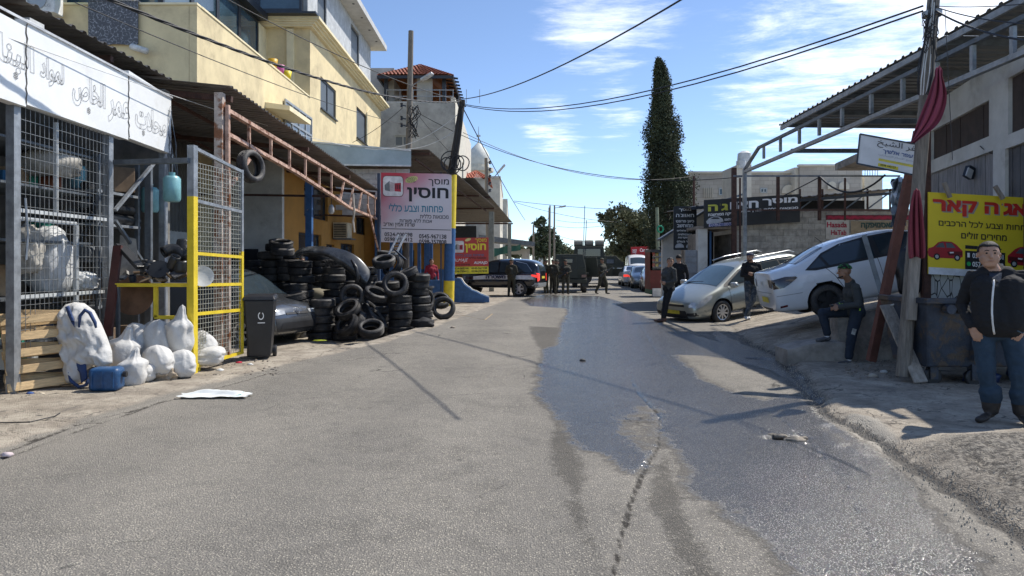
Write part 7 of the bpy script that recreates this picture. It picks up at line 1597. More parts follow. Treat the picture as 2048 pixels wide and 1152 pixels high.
hx(jp, 'cabin',[(-.96,.02,1.35),(.96,.02,1.35),(.96,2.6,1.35),(-.96,2.6,1.35)],[(-.78,.14,2.12),(.78,.14,2.12),(.78,2.0,2.12),(-.78,2.0,2.12)])
hx(jp, 'rear_door',[(-.45,-.05,.80),(.45,-.05,.80),(.45,.01,.80),(-.45,.01,.80)],[(-.40,.07,2.0),(.40,.07,2.0),(.40,.14,2.0),(-.40,.14,2.0)], bevel=.01)
mb = MB(); mb.box((0,.03,1.75),(.42,.05,.26)); mb.build('rear_window', frame_dark, jp, bevel=.01); mb = MB(); mb.box((0,-.0,1.75),(.34,.03,.19)); mb.build('pane', darkglass, jp)
mb = MB(); mb.bb(-1.0,1.0,-.18,-.02,.55,.75); mb.build('rear_bumper', arm, jp, bevel=.02)
for s in (-1,1):
    mb = MB(); mb.bb(s*.98, s*.70,-.06,-.02,.85,1.0); mb.build('tail_lamp', taillamp, jp); mb = MB(); mb.bb(s*1.12, s*.98,.1,1.1,1.02,1.10); mb.build('mudguard', arm, jp); mb = MB(); mb.bb(s*1.10, s*.72,-.01,.02,.35,.75); mb.build('mud_flap', blackp, jp)
    for y in (.6,3.1): armwheel(jp, s*.86, y, .42)
mb = MB(); mb.hexa([(1.0,1.4,.85),(1.75,.9,.85),(1.77,.95,.85),(1.02,1.47,.85)],[(1.0,1.4,1.95),(1.62,1.0,1.95),(1.64,1.05,1.95),(1.02,1.47,1.95)]); mb.build('side_door', arm, jp, bevel=.02)
for x in (.9,1.0): mb = MB(); mb.tube([(x-.1,.4,1.9),(x, .4,4.8 if x < .95 else 4.0)],.02,5); mb.build('aerial', frame_dark, jp)
q = P(1139,0,37.5); jp.location = (q.x, 37.5,0); jp.rotation_euler = (0,0, R(-4)); jp.scale = (.92,.92,.98)
tk = thing('armoured_truck','dark armoured lorry with rolled roof load behind the jeep','armoured vehicle')
hx(tk, 'body',[(-1.1,0,.7),(1.1,0,.7),(1.1,4.8,.7),(-1.1,4.8,.7)],[(-1.1,0,1.9),(1.1,0,1.9),(1.1,4.8,1.8),(-1.1,4.8,1.8)]); hx(tk, 'cabin',[(-1.08,0.1,1.9),(1.08,.1,1.9),(1.08,3.4,1.9),(-1.08,3.4,1.9)],[(-.95,.2,2.7),(.95,.2,2.7),(.95,2.9,2.7),(-.95,2.9,2.7)])
mb = MB(); mb.box((0,.1,2.3),(1.5,.06,.5)); mb.build('windscreen', darkglass, tk, bevel=.01); mb = MB(); mb.bb(-1.0,1.0,.4,1.4,2.72,2.78); mb.build('roof_rack', arm, tk)
for i, x in enumerate((-.7,0,.7)): mb = MB(); mb.lathe([(0,-.3),(.18,-.3),(.2,0),(.18,.3),(0,.3)],12, mat=Matrix.Translation((x, .9,2.96)) @ Matrix.Rotation(R(90),4,'Y')); mb.build('rolled_load', M('canvas_roll',(.30,.29,.25),.9),tk, smooth=True, angle=40)
for s in (-1,1):
    for y in (.7,3.8): armwheel(tk, s*.95, y, .5,.32)
q = P(1178,0,46); tk.location = (q.x, 46,0); tk.rotation_euler = (0,0, R(-6))
ap = thing('armoured_carrier','olive armoured patrol vehicle parked across the street behind the walking soldier','armoured vehicle')
hx(ap, 'body',[(-2.6,0,.6),(2.6,0,.6),(2.6,2.1,.6),(-2.6,2.1,.6)],[(-2.6,-.1,1.25),(2.55,-.1,1.15),(2.55,2.2,1.15),(-2.6,2.2,1.25)]); hx(ap, 'cabin',[(-2.6,-.1,1.25),(1.5,-.1,1.25),(1.5,2.2,1.25),(-2.6,2.2,1.25)],[(-2.4,.25,2.2),(.7,.25,2.2),(.7,1.85,2.2),(-2.4,1.85,2.2)])
mb = MB(); mb.hexa([(1.5,.0,1.16),(2.5,.05,1.14),(2.5,2.05,1.14),(1.5,2.1,1.16)],[(1.45,.1,1.45),(2.4,.15,1.32),(2.4,1.95,1.32),(1.45,2.0,1.45)]); mb.build('bonnet', arm, ap, bevel=.03)
for x in (-1.9,-.9,.2):
    mb = MB(); mb.box((x, .05,1.75),(.55,.05,.35),(R(-20),0,0)); mb.build('side_window', darkglass, ap)
mb = MB(); mb.box((.0,-.12,1.0),(.8,.04,.8)); mb.build('side_door', arm, ap, bevel=.02)
for x in (-1.7,1.75):
    T0 = Matrix.Translation((x, -.02,.48)) @ Matrix.Rotation(R(90),4,'X')
    for yy in (0,-2.0): T1 = Matrix.Translation((x, .02-yy, .48)) @ Matrix.Rotation(R(90),4,'X'); mb = MB(); mb.lathe([(0,-.1),(.25,-.1),(.45,-.15),(.48,-.08),(.48,.08),(.45,.15),(.25,.1),(0,.1)],22, mat=T1); mb.build('wheel', tyre_m, ap, smooth=True, angle=40)
mb = MB(); mb.box((1.2,-.1,1.6),(.06,.14,.22)); mb.build('mirror', frame_dark, ap)
q = P(1228,0,55); ap.location = (q.x-.5,55,0); ap.rotation_euler = (0,0, R(-4))
# dark flatbed beside the SUV under the canopy
mb = MB(); mb.hexa([(-6.6,33.5,.3),(-3.6,33.5,.3),(-3.6,35,.3),(-6.6,35,.3)],[(-6.3,33.6,1.5),(-3.9,33.6,1.4),(-3.9,34.9,1.4),(-6.3,34.9,1.5)])
# ================================================================== people
def ico_capsule(p0, r0, p1, r1, sub=2, flat=None):
    bm = bmesh.new(); bmesh.ops.create_icosphere(bm, subdivisions=sub, radius=1); vs = [v.co.copy() for v in bm.verts]; fs = [tuple(v.index for v in f.verts) for f in bm.faces]; bm.free()
    p0, p1 = Vector(p0),Vector(p1); d = p1-p0; l = d.length
    out = []
    for v in vs:
        s = v if flat is None else Vector((v.x*flat[0], v.y*flat[1], v.z*flat[2]))
        t_ = 0 if l < 1e-6 else v.dot(d/l)
        out.append((p1+s*r1) if t_ > .001 else (p0+s*r0))
    return out, fs
skin = M('skin',(.42,.24,.16),.55,0,.12,14,.08,90, sub=.08); skin_d = M('skin_dark',(.30,.165,.105),.55,0,.12,14,.08,90, sub=.08)
hairm = M('black_hair',(.012,.010,.009),.7,0,.3,30,.5,120)
def cloth_m(name, col, **k): return M(name, col, .9,0,.2,6,.45,14, **k)
def person(label, joints, caps, mats, loc, rot=0, voxel=.012, scale=1.0, extras=None, smooth_it=3, wrinkle=.0, group=None):
    """caps: (joint a, radius a, joint b, radius b, material index[, flat]); everything fuses into one body"""
    root = thing('person', label, 'person', group=group)
    J = {k: Vector(v) for k, v in joints.items()}
    g = lambda k: J[k] if isinstance(k, str) else Vector(k)
    mb = MB(); C_ = []
    for c in caps:
        a, ra, b_, rb, mi = c[:5]; fl = c[5] if len(c) > 5 else None
        A_, B_ = g(a), g(b_); v, f = ico_capsule(A_, ra, B_, rb, 2, fl); mb.add(v, f); C_.append((A_, ra, B_, rb, mi, fl))
    o = mb.build('body', mats, root)
    rm_ = o.modifiers.new('r','REMESH'); rm_.mode = 'VOXEL'; rm_.voxel_size = voxel
    sm_ = o.modifiers.new('s','SMOOTH'); sm_.factor = .5; sm_.iterations = smooth_it
    bpy.context.view_layer.update(); dg = bpy.context.evaluated_depsgraph_get(); me = bpy.data.meshes.new_from_object(o.evaluated_get(dg)); o.modifiers.clear(); o.data = me
    me.materials.clear()
    for m in mats: me.materials.append(m)
    nf = len(me.polygons); ce = np.empty(nf*3); me.polygons.foreach_get('center', ce); ce = ce.reshape(-1,3); best = np.full(nf, 1e9); idx = np.zeros(nf, int)
    for (A_, ra, B_, rb, mi, fl) in C_:
        a = np.array(A_); d = np.array(B_-A_); dd = d.dot(d); t_ = np.clip(((ce-a) @ d)/dd, 0,1) if dd > 1e-9 else np.zeros(nf)
        q = a+t_[:, None]*d; df = ce-q
        if fl is not None: df = df/np.array(fl)
        r_ = np.linalg.norm(df, axis=1)-(ra+(rb-ra)*t_); m = r_ < best; best = np.where(m, r_, best); idx = np.where(m, mi, idx)
    me.polygons.foreach_set('material_index', idx.astype(np.int32)); me.polygons.foreach_set('use_smooth', np.ones(nf, bool))
    if wrinkle:
        nv = len(me.vertices); co = np.empty(nv*3); no = np.empty(nv*3); me.vertices.foreach_get('co', co); me.vertices.foreach_get('normal', no); co = co.reshape(-1,3); no = no.reshape(-1,3)
        vm = np.zeros(nv, bool); lv = np.empty(len(me.loops), np.int32); me.loops.foreach_get('vertex_index', lv); ls = np.empty(nf, np.int32); me.polygons.foreach_get('loop_start', ls)
        for pi in np.where(idx > 0)[0]: vm[lv[ls[pi]:ls[pi]+4]] = True
        nzv = fbm(co[:, 0]*9+co[:, 2]*7+3*co[:, 1], co[:, 2]*13+co[:, 1]*6,3,5); nzv = 1-np.abs(nzv)*2.2
        co += no*(nzv*wrinkle*vm)[:, None]; me.vertices.foreach_set('co', co.ravel())
    me.update()
    if extras: extras(root, J)
    root.location = loc; root.rotation_euler = (0,0, rot); root.scale = (scale,)*3
    return root
def hand(caps, wrist, d, palm_n, mi, s=1.0, curl=.5, side=1):
    """palm plus five separate bent fingers; d = pointing direction, palm_n = palm normal"""
    w_ = Vector(wrist); d = Vector(d).normalized(); n_ = Vector(palm_n); n_ = (n_-d*n_.dot(d)).normalized(); x = d.cross(n_)*side
    caps.append((w_, .026*s, w_+d*.04*s, .030*s, mi)); k = w_+d*.085*s
    for i, (off, ln) in enumerate(((-.033,.068),(-.011,.078),(.011,.073),(.032,.058))):
        b_ = k+x*off*s; caps.append((w_+d*.03*s+x*off*.5*s, .019*s, b_, .0125*s, mi)); d1 = (d*math.cos(curl)+n_*math.sin(curl)).normalized(); d2 = (d*math.cos(curl*2.1)+n_*math.sin(curl*2.1)).normalized()
        m_ = b_+d1*ln*.5*s; caps.append((b_, .0105*s, m_, .0095*s, mi)); caps.append((m_, .0095*s, m_+d2*ln*.5*s, .008*s, mi))
    t0 = w_+d*.025*s-x*.022*s; t1 = t0+(d*.6-x*.8).normalized()*.035*s; caps.append((t0,.014*s, t1,.0125*s, mi)); caps.append((t1,.0125*s, t1+(d*.9-x*.2+n_*.3).normalized()*.032*s, .010*s, mi))
def head_caps(c, fwd=(0,-1,0),mi=0, s=1.0, fat=1.0, neck=None):
    """skull, jaw, nose, brow, cheeks, ears around the head centre"""
    c = Vector(c); f = Vector(fwd).normalized(); up = Vector((0,0,1)); r_ = f.cross(up).normalized()
    q = lambda a, b_, d: c+f*a*s+r_*b_*s+up*d*s
    out = [(q(-.015,0,.03),.088*s, q(.02,0,.03),.082*s, mi),(q(.03,-.018*fat, -.035),.058*s*fat, q(.03,.018*fat, -.035),.058*s*fat, mi),(q(.045,-.018*fat, -.078),.036*s*fat, q(.045,.018*fat, -.078),.036*s*fat, mi),
           (q(.088,0,.022),.011*s, q(.112,0,-.018),.015*s, mi),(q(.078,-.03,.038),.017*s, q(.078,.03,.038),.017*s, mi),(q(.058,-.045,-.02),.026*s*fat, q(.06,-.04,-.03),.024*s*fat, mi),(q(.058,.045,-.02),.026*s*fat, q(.06,.04,-.03),.024*s*fat, mi),
           (q(.082,-.016,-.052),.0095*s, q(.082,.016,-.052),.0095*s, mi),(q(-.005,-.088,.012),.012*s, q(-.012,-.09,-.018),.009*s, mi),(q(-.005,.088,.012),.012*s, q(-.012,.09,-.018),.009*s, mi)]
    if neck is not None: out += [(q(-.01,0,-.05),.055*s*fat, neck, .062*s*fat, mi)]
    return out
def face_extras(root, c, fwd, s=1.0, hair='short', hat=None, beard=False, hairmat=None):
    c = Vector(c); f = Vector(fwd).normalized(); up = Vector((0,0,1)); r_ = f.cross(up).normalized(); q = lambda a, b_, d: c+f*a*s+r_*b_*s+up*d*s
    hm = hairmat or hairm
    for sd in (-1,1):
        mb = MB(); mb.lathe([(0,-.010*s),(.007*s, -.007*s),(.010*s, 0),(.007*s, .007*s),(0,.010*s)],8, mat=Matrix.Translation(q(.0865, sd*.031,.019))); mb.build('eye', M('eye_dark',(.02,.015,.012),.2),root, smooth=True)
        mb = MB(); mb.tube([q(.094, sd*.014,.040),q(.095, sd*.032,.046),q(.084, sd*.048,.038)],[.004*s, .005*s, .003*s],5); mb.build('eyebrow', hm, root)
    mb = MB(); mb.tube([q(.086,-.022,-.053),q(.0925,0,-.052),q(.086,.022,-.053)],[.002*s, .004*s, .002*s],5); mb.build('mouth', M('lips',(.22,.09,.075),.5),root)
    # hair or hat: a shell over the skull
    bm = bmesh.new(); bmesh.ops.create_icosphere(bm, subdivisions=3, radius=1);
    kill = []; R_ = .099*s if hat is None else .108*s
    for v in bm.verts:
        p = v.co; a = p.dot(Vector((0,1,0)))
        lim = .30+.0*a if hat is None else .10
        cut = (p.y > .35 and p.z < .42) or (p.z < (-.45 if p.y < -.1 else -.02)) if hat is None else (p.z < (.22 if p.y > 0 else .05))
        if cut: kill.append(v)
    bmesh.ops.delete(bm, geom=kill, context='VERTS')
    vs = []
    for v in bm.verts:
        p = v.co; k = 1+.03*mn.noise(p*6)
        if hat == 'beanie': k *= 1.02+.05*max(0, p.z)
        vs.append(c+(f*(p.y*1.06-.00)+r_*p.x*.94+up*(p.z*1.02))*R_*k+up*.032*s-f*.004*s)
    mb = MB(); mb.add(vs, [tuple(v.index for v in ff.verts) for ff in bm.faces]) if False else None
    bm.verts.index_update(); mb = MB(); mb.add(vs, [tuple(v.index for v in ff.verts) for ff in bm.faces]); bm.free()
    o = mb.build('hair' if hat is None else hat, hm if hat is None else hairmat, root, smooth=True); so = o.modifiers.new('s','SOLIDIFY'); so.thickness = .008*s
    if beard:
        mb = MB(); mb.tube([q(.03,-.062,-.02),q(.05,-.052,-.065),q(.088,-.02,-.088),q(.09,.02,-.088),q(.05,.052,-.065),q(.03,.062,-.02)],[.010*s, .014*s, .014*s, .014*s, .014*s, .010*s],7); mb.build('beard', hm if hat is None else hairm, root, smooth=True)
def stand_joints(**kw):
    J = dict(head=(0,0,1.64),neck=(0,.01,1.50),chest=(0,.0,1.30),waist=(0,0,1.08),pelvis=(0,0,.95),sl=(.19,.01,1.43),sr=(-.19,.01,1.43),el=(.27,.03,1.15),er=(-.27,.03,1.15),wl=(.26,-.08,.92),wr=(-.26,-.08,.92),
             hl=(.10,0,.92),hr=(-.10,0,.92),kl=(.12,-.03,.50),kr=(-.12,-.03,.50),al=(.13,.03,.09),ar=(-.13,.03,.09),tl=(.15,-.15,.035),tr=(-.15,-.15,.035)); J.update(kw); return J
def std_caps(J, b=1.0, leg=1.0, top=1, bot=2, shoe=3, sk=0, hands=True, belly=0.0, fat=1.0, fwd=(0,-1,0),arm=1.0, curl=.5, hd=None, sleeves=True, hs=1.0):
    V = {k: Vector(v) for k, v in J.items()}; c = head_caps(V['head'], fwd, sk, 1.0, fat, V['neck'])
    off = Vector((.085*b, 0,0)); c += [(V['chest']-off, .125*b, V['chest']+off, .125*b, top, (1,.95,1.05)),(V['waist']-off*.8,.125*b, V['waist']+off*.8,.125*b, top, (1,.95,1)),(V['chest'],.14*b, V['waist'],.135*b, top),(V['pelvis']-off*.8,.125*b*leg**.5, V['pelvis']+off*.8,.125*b*leg**.5, bot),(V['waist'],.13*b, V['pelvis']+Vector((0,0,.03)),.137*b, top)]
    if belly: c.append((V['waist']+Vector((0,-.05,-.04)),.15*b+belly, V['waist']+Vector((0,-.04,.08)),.14*b+belly*.6, top))
    c += [(V['neck'],.062, V['neck']+Vector((0,0,-.06)),.085*b, top),(V['sl'],.068*b, V['sr'],.068*b, top),(V['sl'].lerp(V['neck'],.5),.07*b, V['chest'],.13*b, top),(V['sr'].lerp(V['neck'],.5),.07*b, V['chest'],.13*b, top)]
    for s in 'lr':
        c += [(V['s'+s],.068*b*arm, V['e'+s],.052*b*arm, top),(V['e'+s],.053*b*arm, V['w'+s],.038*b*arm, top if sleeves else sk)]
        c += [(V['h'+s],.095*b*leg, V['k'+s],.072*b*leg, bot),(V['k'+s],.072*b*leg, V['a'+s]+Vector((0,0,.03)),.055*b*leg, bot)]
        fd = (V['t'+s]-V['a'+s]); c += [(V['a'+s],.045, V['a'+s]+Vector((0,.01,-.04)),.040, shoe),(V['a'+s]+Vector((0,0,-.045)),.042, V['t'+s],.036, shoe, (1,1,.85))]
        if hands:
            d = hd[s] if hd and s in hd else (V['w'+s]-V['e'+s]); hand(c, V['w'+s], d[0] if isinstance(d, tuple) and isinstance(d[0], Vector) else d, d[1] if isinstance(d, tuple) and isinstance(d[0], Vector) else (0,-1,0),sk, hs, curl, 1 if s == 'l' else -1)
    return c
jacket_b = cloth_m('black_jacket',(.012,.012,.014)); jeans = cloth_m('dark_jeans',(.022,.045,.075),col2=(.05,.085,.12),amt=.35, edge=.3, s2=3); boots = M('brown_boots',(.035,.028,.024),.6,0,.3,8,.3,30)
# ---- the standing man on the right (local -Y is the way he faces)
J = stand_joints(head=(-.06,-.03,1.645),neck=(-.02,.0,1.50),chest=(.02,.0,1.28),waist=(.02,-.02,1.05),pelvis=(.02,0,.93),sl=(.225,.02,1.43),sr=(-.19,.0,1.43),el=(.325,.10,1.15),er=(-.27,.09,1.15),wl=(.21,-.09,.955),wr=(-.215,-.09,.955),
                 hl=(.13,0,.90),hr=(-.10,0,.90),kl=(.185,-.04,.50),kr=(-.08,-.03,.50),al=(.22,.02,.12),ar=(-.03,.03,.12),tl=(.24,-.17,.04),tr=(-.15,-.11,.04))
caps = std_caps(J, 1.0,1.12, hands=False, belly=.01, fat=1.08, arm=1.06, shoe=3)
caps[:10] = head_caps(J['head'],(0,-1,0),0,1.07,1.08)
caps += [((-.09,-.06,1.32),.135,(-.07,-.08,1.02),.148,1),((.12,-.06,1.32),.135,(.11,-.08,1.02),.148,1),((-.05,-.06,.99),.15,(.09,-.06,.99),.15,1)]
hand(caps, J['wl'],(-.55,-.25,-.75),(0,.9,-.1),0,1.05,.35,1); hand(caps, J['wr'],(.35,-.25,-.85),(0,.9,-.1),0,1.05,.35,-1)
caps += [((.22,.02,.20),.085,(.22,.02,.13),.075,3),((-.03,.03,.20),.085,(-.03,.03,.13),.075,3),((.02,.06,1.46),.10,(.0,.09,1.50),.09,1),((-.10,.05,1.49),.05,(.12,.06,1.49),.05,1),
          ((.21,.0,.30),.10,(.22,.02,.24),.095,2),((-.04,.0,.30),.10,(-.03,.03,.24),.095,2)]
def man_ex(root, J):
    face_extras(root, J['head'],(0,-1,0),1.07)
    mb = MB(); pts = [(-.015,-.125,1.45),(-.035,-.175,1.36),(-.045,-.20,1.25),(-.05,-.215,1.12),(-.045,-.225,1.0),(-.03,-.205,.90)]
    dg = None; body = [c for c in root.children if c.name.startswith('body')][0]; bm = bmesh.new(); bm.from_mesh(body.data); tr = BVHTree.FromBMesh(bm); bm.free()
    def onb(x, z, k=.006):
        h = tr.ray_cast(Vector((x, -1.5, z)), Vector((0,1,0)))[0]; return Vector((x, (h.y if h else -.2)-k, z))
    mb.tube([onb(x, z) for x, z in ((-.030,1.44),(-.045,1.38),(-.055,1.30),(-.065,1.2),(-.07,1.1),(-.065,1.0),(-.05,.92),(-.04,.885))],.009,6); mb.build('zip', M('white_zip',(.75,.74,.72),.5),root, smooth=True)
    mb = MB(); mb.add([onb(x, z, .004) for x, z in ((-.065,1.475),(.045,1.475),(.03,1.41),(-.03,1.33),(-.07,1.40))],[(0,1,2,3,4)]); mb.build('shirt', cloth_m('navy_shirt',(.02,.03,.05)), root)
    mb = MB()
    for x0, x1 in ((-.215,-.13),(.16,.27)): pass
    mb = MB(); mb.tube([onb(.14,.925,.004),onb(.19,.90,.004),onb(.245,.93,.002)],.006,5); mb.build('pocket_edge', cloth_m('denim_edge',(.05,.09,.13)), root)
q = G(1993,846,.05); person('heavy-set man in black zip jacket and jeans standing with hands in pockets', J, caps, [skin, jacket_b, jeans, boots],(q.x+.01, q.y+.03,.045),R(-24),.0085,.965, man_ex, 2,.006)
# ---- seated man in a leaf-print beanie
beanie = bpy.data.materials.new('leaf_print_beanie'); beanie.use_nodes = True; t = beanie.node_tree; b = t.nodes['Principled BSDF']; tcx = t.nodes.new('ShaderNodeTexCoord'); v1 = N(t, 'ShaderNodeTexVoronoi'); v1.inputs['Scale'].default_value = 26; L(t, tcx.outputs['Object'], v1.inputs['Vector']); L(t, mixc(t, maprange(t, v1.outputs['Distance'],.52,.42),(.008,.01,.01),(.03,.17,.045)), b.inputs['Base Color']); b.inputs['Roughness'].default_value = .9
J = dict(head=(-.16,-.06,1.42),neck=(-.06,-.02,1.27),chest=(.0,.02,1.10),waist=(.05,.04,.92),pelvis=(.06,.04,.82),sl=(.08,.20,1.20),sr=(-.04,-.17,1.19),el=(.02,.16,.95),er=(-.02,-.22,.93),wl=(-.24,.02,.90),wr=(-.25,-.10,.89),
         hl=(.0,.14,.80),hr=(.02,-.08,.80),kl=(-.42,.12,.78),kr=(-.10,-.16,.46),al=(-.36,.10,.42),ar=(-.16,-.20,.09),tl=(-.52,.06,.355),tr=(-.33,-.26,.035))
f_d = (-1,.12,.02)
V = {k: Vector(v) for k, v in J.items()}; caps = head_caps(V['head'], f_d, 0,.96,1.0, V['neck'])
caps += [(V['chest'],.145, V['waist'],.13,1),(V['chest']+Vector((.03,.08,0)),.11, V['chest']+Vector((-.01,-.08,0)),.11,1),(V['waist'],.13, V['pelvis'],.135,1),(V['pelvis']+Vector((0,.06,-.02)),.12, V['pelvis']+Vector((0,-.06,-.02)),.12,2),(V['sl'],.07, V['sr'],.07,1),(V['neck'],.07, V['chest'],.13,1),(V['neck']+Vector((.01,0,.0)),.068, V['neck']+Vector((.015,0,-.03)),.075,1)]
for s in 'lr':
    caps += [(V['s'+s],.068, V['e'+s],.056,1),(V['e'+s],.056, V['w'+s],.042,1),(V['h'+s],.10, V['k'+s],.075,2),(V['k'+s],.075, V['a'+s]+Vector((0,0,.05)),.058,2),(V['a'+s]+Vector((0,0,.03)),.036, V['a'+s]+Vector((0,0,-.02)),.036,4),(V['a'+s]+Vector((.02,0,-.04)),.045, V['t'+s],.036,3,(1,1,.85))]
hand(caps, V['wl'],(-1,-.35,-.1),(0,-1,-.5),0,1,.6,1); hand(caps, V['wr'],(-1,.35,-.1),(0,1,-.5),0,1,.6,-1)
def sit_ex(root, J):
    face_extras(root, J['head'], f_d, .96, hat='beanie', hairmat=beanie, beard=True)
    mb = MB(); mb.box((-.345,-.04,.905),(.05,.06,.03)); mb.build('phone', frame_dark, root)
    for (a, b_) in (((-.205,-.10,.895),.047),((-.2,.03,.90),.047)): mb = MB(); mb.lathe([(b_, -.008),(b_+.004,0),(b_, .008)],14, mat=Matrix.Translation(a) @ Matrix.Rotation(R(80),4,'Y')); mb.build('cuff_trim', M('lime_trim',(.35,.6,.05),.6),root)
    mb = MB(); mb.box((.02,-.175,.86),(.02,.01,.05)); mb.build('pull_tab', M('lime_trim',(.35,.6,.05),.6),root)
    mb = MB(); mb.box((-.10,-.232,.52),(.06,.008,.09),(0,.3,0)); mb.build('knee_patch', M('patch_print',(.45,.45,.42),.8,0,.5,20),root)
charc = cloth_m('charcoal_fleece',(.045,.05,.052)); jeans2 = cloth_m('stained_dark_jeans',(.018,.028,.045),col2=(.09,.10,.11),amt=.3, s2=5); shoes_g = M('grey_trainers',(.09,.09,.095),.7,0,.4,12)
q = G(1690,728); person('man in a leaf-print beanie and charcoal fleece sitting sideways on the concrete wall', J, caps, [skin_d, charc, jeans2, shoes_g, M('white_sock',(.7,.7,.7),.9)],(5.30,10.88,0),R(0),.0095,1.0, sit_ex, 2,.005)
# ---- young man leaning on the silver car
J = stand_joints(head=(.06,-.02,1.60),neck=(.03,.02,1.46),chest=(.02,.04,1.26),waist=(.02,.05,1.04),pelvis=(.04,.06,.90),sl=(.14,-.12,1.38),sr=(-.06,.16,1.38),el=(.17,-.14,1.10),er=(-.10,.14,1.12),wl=(-.08,-.16,1.05),wr=(-.16,.02,1.07),hl=(.08,.0,.88),hr=(.0,.10,.88),kl=(-.04,-.06,.50),kr=(-.08,.06,.48),al=(-.10,-.08,.09),ar=(-.14,.0,.09),tl=(-.30,-.12,.035),tr=(-.34,.0,.035))
caps = std_caps(J, .92,.88, fwd=(-.25,-1,-.05),hd={'l': Vector((-1,.2,.1)),'r': Vector((-.6,-.8,0))}, curl=.7)
grey_j = cloth_m('grey_jacket',(.06,.062,.062)); black_t = cloth_m('black_trousers',(.010,.011,.014)); sandal = M('sandals',(.10,.05,.035),.7)
zz = 0.0; q = G(1335,637); person('young man in a grey jacket and sandals leaning on the silver estate bonnet', J, caps, [skin, grey_j, black_t, sandal],(4.17,18.72,.0),R(0),.013,1.0, lambda r_, J: face_extras(r_, J['head'],(-.25,-1,-.05)),2,.004)
# ---- man behind him, back turned
J = stand_joints(head=(0,0,1.66),tl=(.15,-.15,.035)); caps = std_caps(J, 1.0,1.0, fwd=(0,-1,0))
q = P(1362,600,22.5); person('man with a trimmed nape in black standing behind the youth at the kiosk', J, caps, [skin, jacket_b, black_t, boots],(q.x, 22.8,0.02),R(170),.014,1.03, lambda r_, J: face_extras(r_, J['head'],(0,-1,0)),2,.004)
# ---- man with crossed arms beside the silver car
J = stand_joints(head=(-.04,-.01,1.63),el=(.26,-.04,1.16),er=(-.26,-.04,1.16),wl=(-.02,-.20,1.20),wr=(.04,-.18,1.14),kl=(.02,-.06,.5),al=(-.16,-.02,.09),tl=(-.20,-.20,.035),kr=(-.10,-.02,.5),ar=(-.06,.06,.09),tr=(-.10,-.13,.035))
caps = std_caps(J, 1.02,.98, fwd=(-.7,-.75,0),hd={'l': Vector((-1,-.05,.1)),'r': Vector((1,.05,.1))}, curl=.3)
camo = cloth_m('camouflage_trousers',(.03,.045,.065),col2=(.12,.13,.14),amt=.47, s2=9)
gzm = gz((1501-CX)/FPX*18.3,18.3); person('man in dark blue cap standing arms crossed beside the silver car', J, caps, [skin, jacket_b, camo, M('white_trainers',(.6,.6,.6),.6)],((1503-CX)/FPX*18.3,18.3, gzm), R(0),.013,.99, lambda r_, J: face_extras(r_, J['head'],(-.7,-.75,0),1.0, hat='cap', hairmat=M('navy_cap',(.015,.025,.07),.8),beard=True),2,.004)
# ---- man behind the estate (head above the roof)
J = stand_joints(); caps = std_caps(J, 1,1, fwd=(-1,-.1,0)); q = P(1526,500,22.2); person('man in a dark cap half hidden behind the silver estate roof', J, caps, [skin_d, jacket_b, black_t, boots],(q.x, 22.6, gz(q.x, 22.6)+.05),0,.02,1.02, lambda r_, J: face_extras(r_, J['head'],(-1,-.1,0),1.0, hat='cap', hairmat=M('black_cap',(.015,.015,.02),.8)),2)
# ---- yard people
J = stand_joints(el=(.30,-.02,1.16),wl=(.14,-.16,1.42)); caps = std_caps(J, 1.05,1, fwd=(.8,-.4,0),hd={'l': Vector((-.3,.1,.9))}); q = P(548,455,20.6)
person('man in an olive shirt on the phone behind the tyre stacks', J, caps, [skin, cloth_m('olive_shirt',(.20,.20,.07)), black_t, boots],(q.x-.1,20.6,0),0,.018,1.0, lambda r_, J: face_extras(r_, J['head'],(.8,-.4,0)),2)
J = stand_joints(); caps = std_caps(J, 1.0,1, fwd=(0,-1,0)); q = P(604,0,20.9); person('man in dark clothes half behind the blue post under the canopy', J, caps, [skin, jacket_b, black_t, boots],(q.x, 20.9,0),0,.02,1.0, lambda r_, J: face_extras(r_, J['head'],(0,-1,0)),2)
q = P(862,0,29.0); person('person in a red shirt just left of the striped pole', J, caps, [skin, cloth_m('red_shirt',(.28,.02,.04)), black_t, boots],(q.x, 29.2,0),R(20),.022,1.0, lambda r_, J: face_extras(r_, J['head'],(0,-1,0)),2)
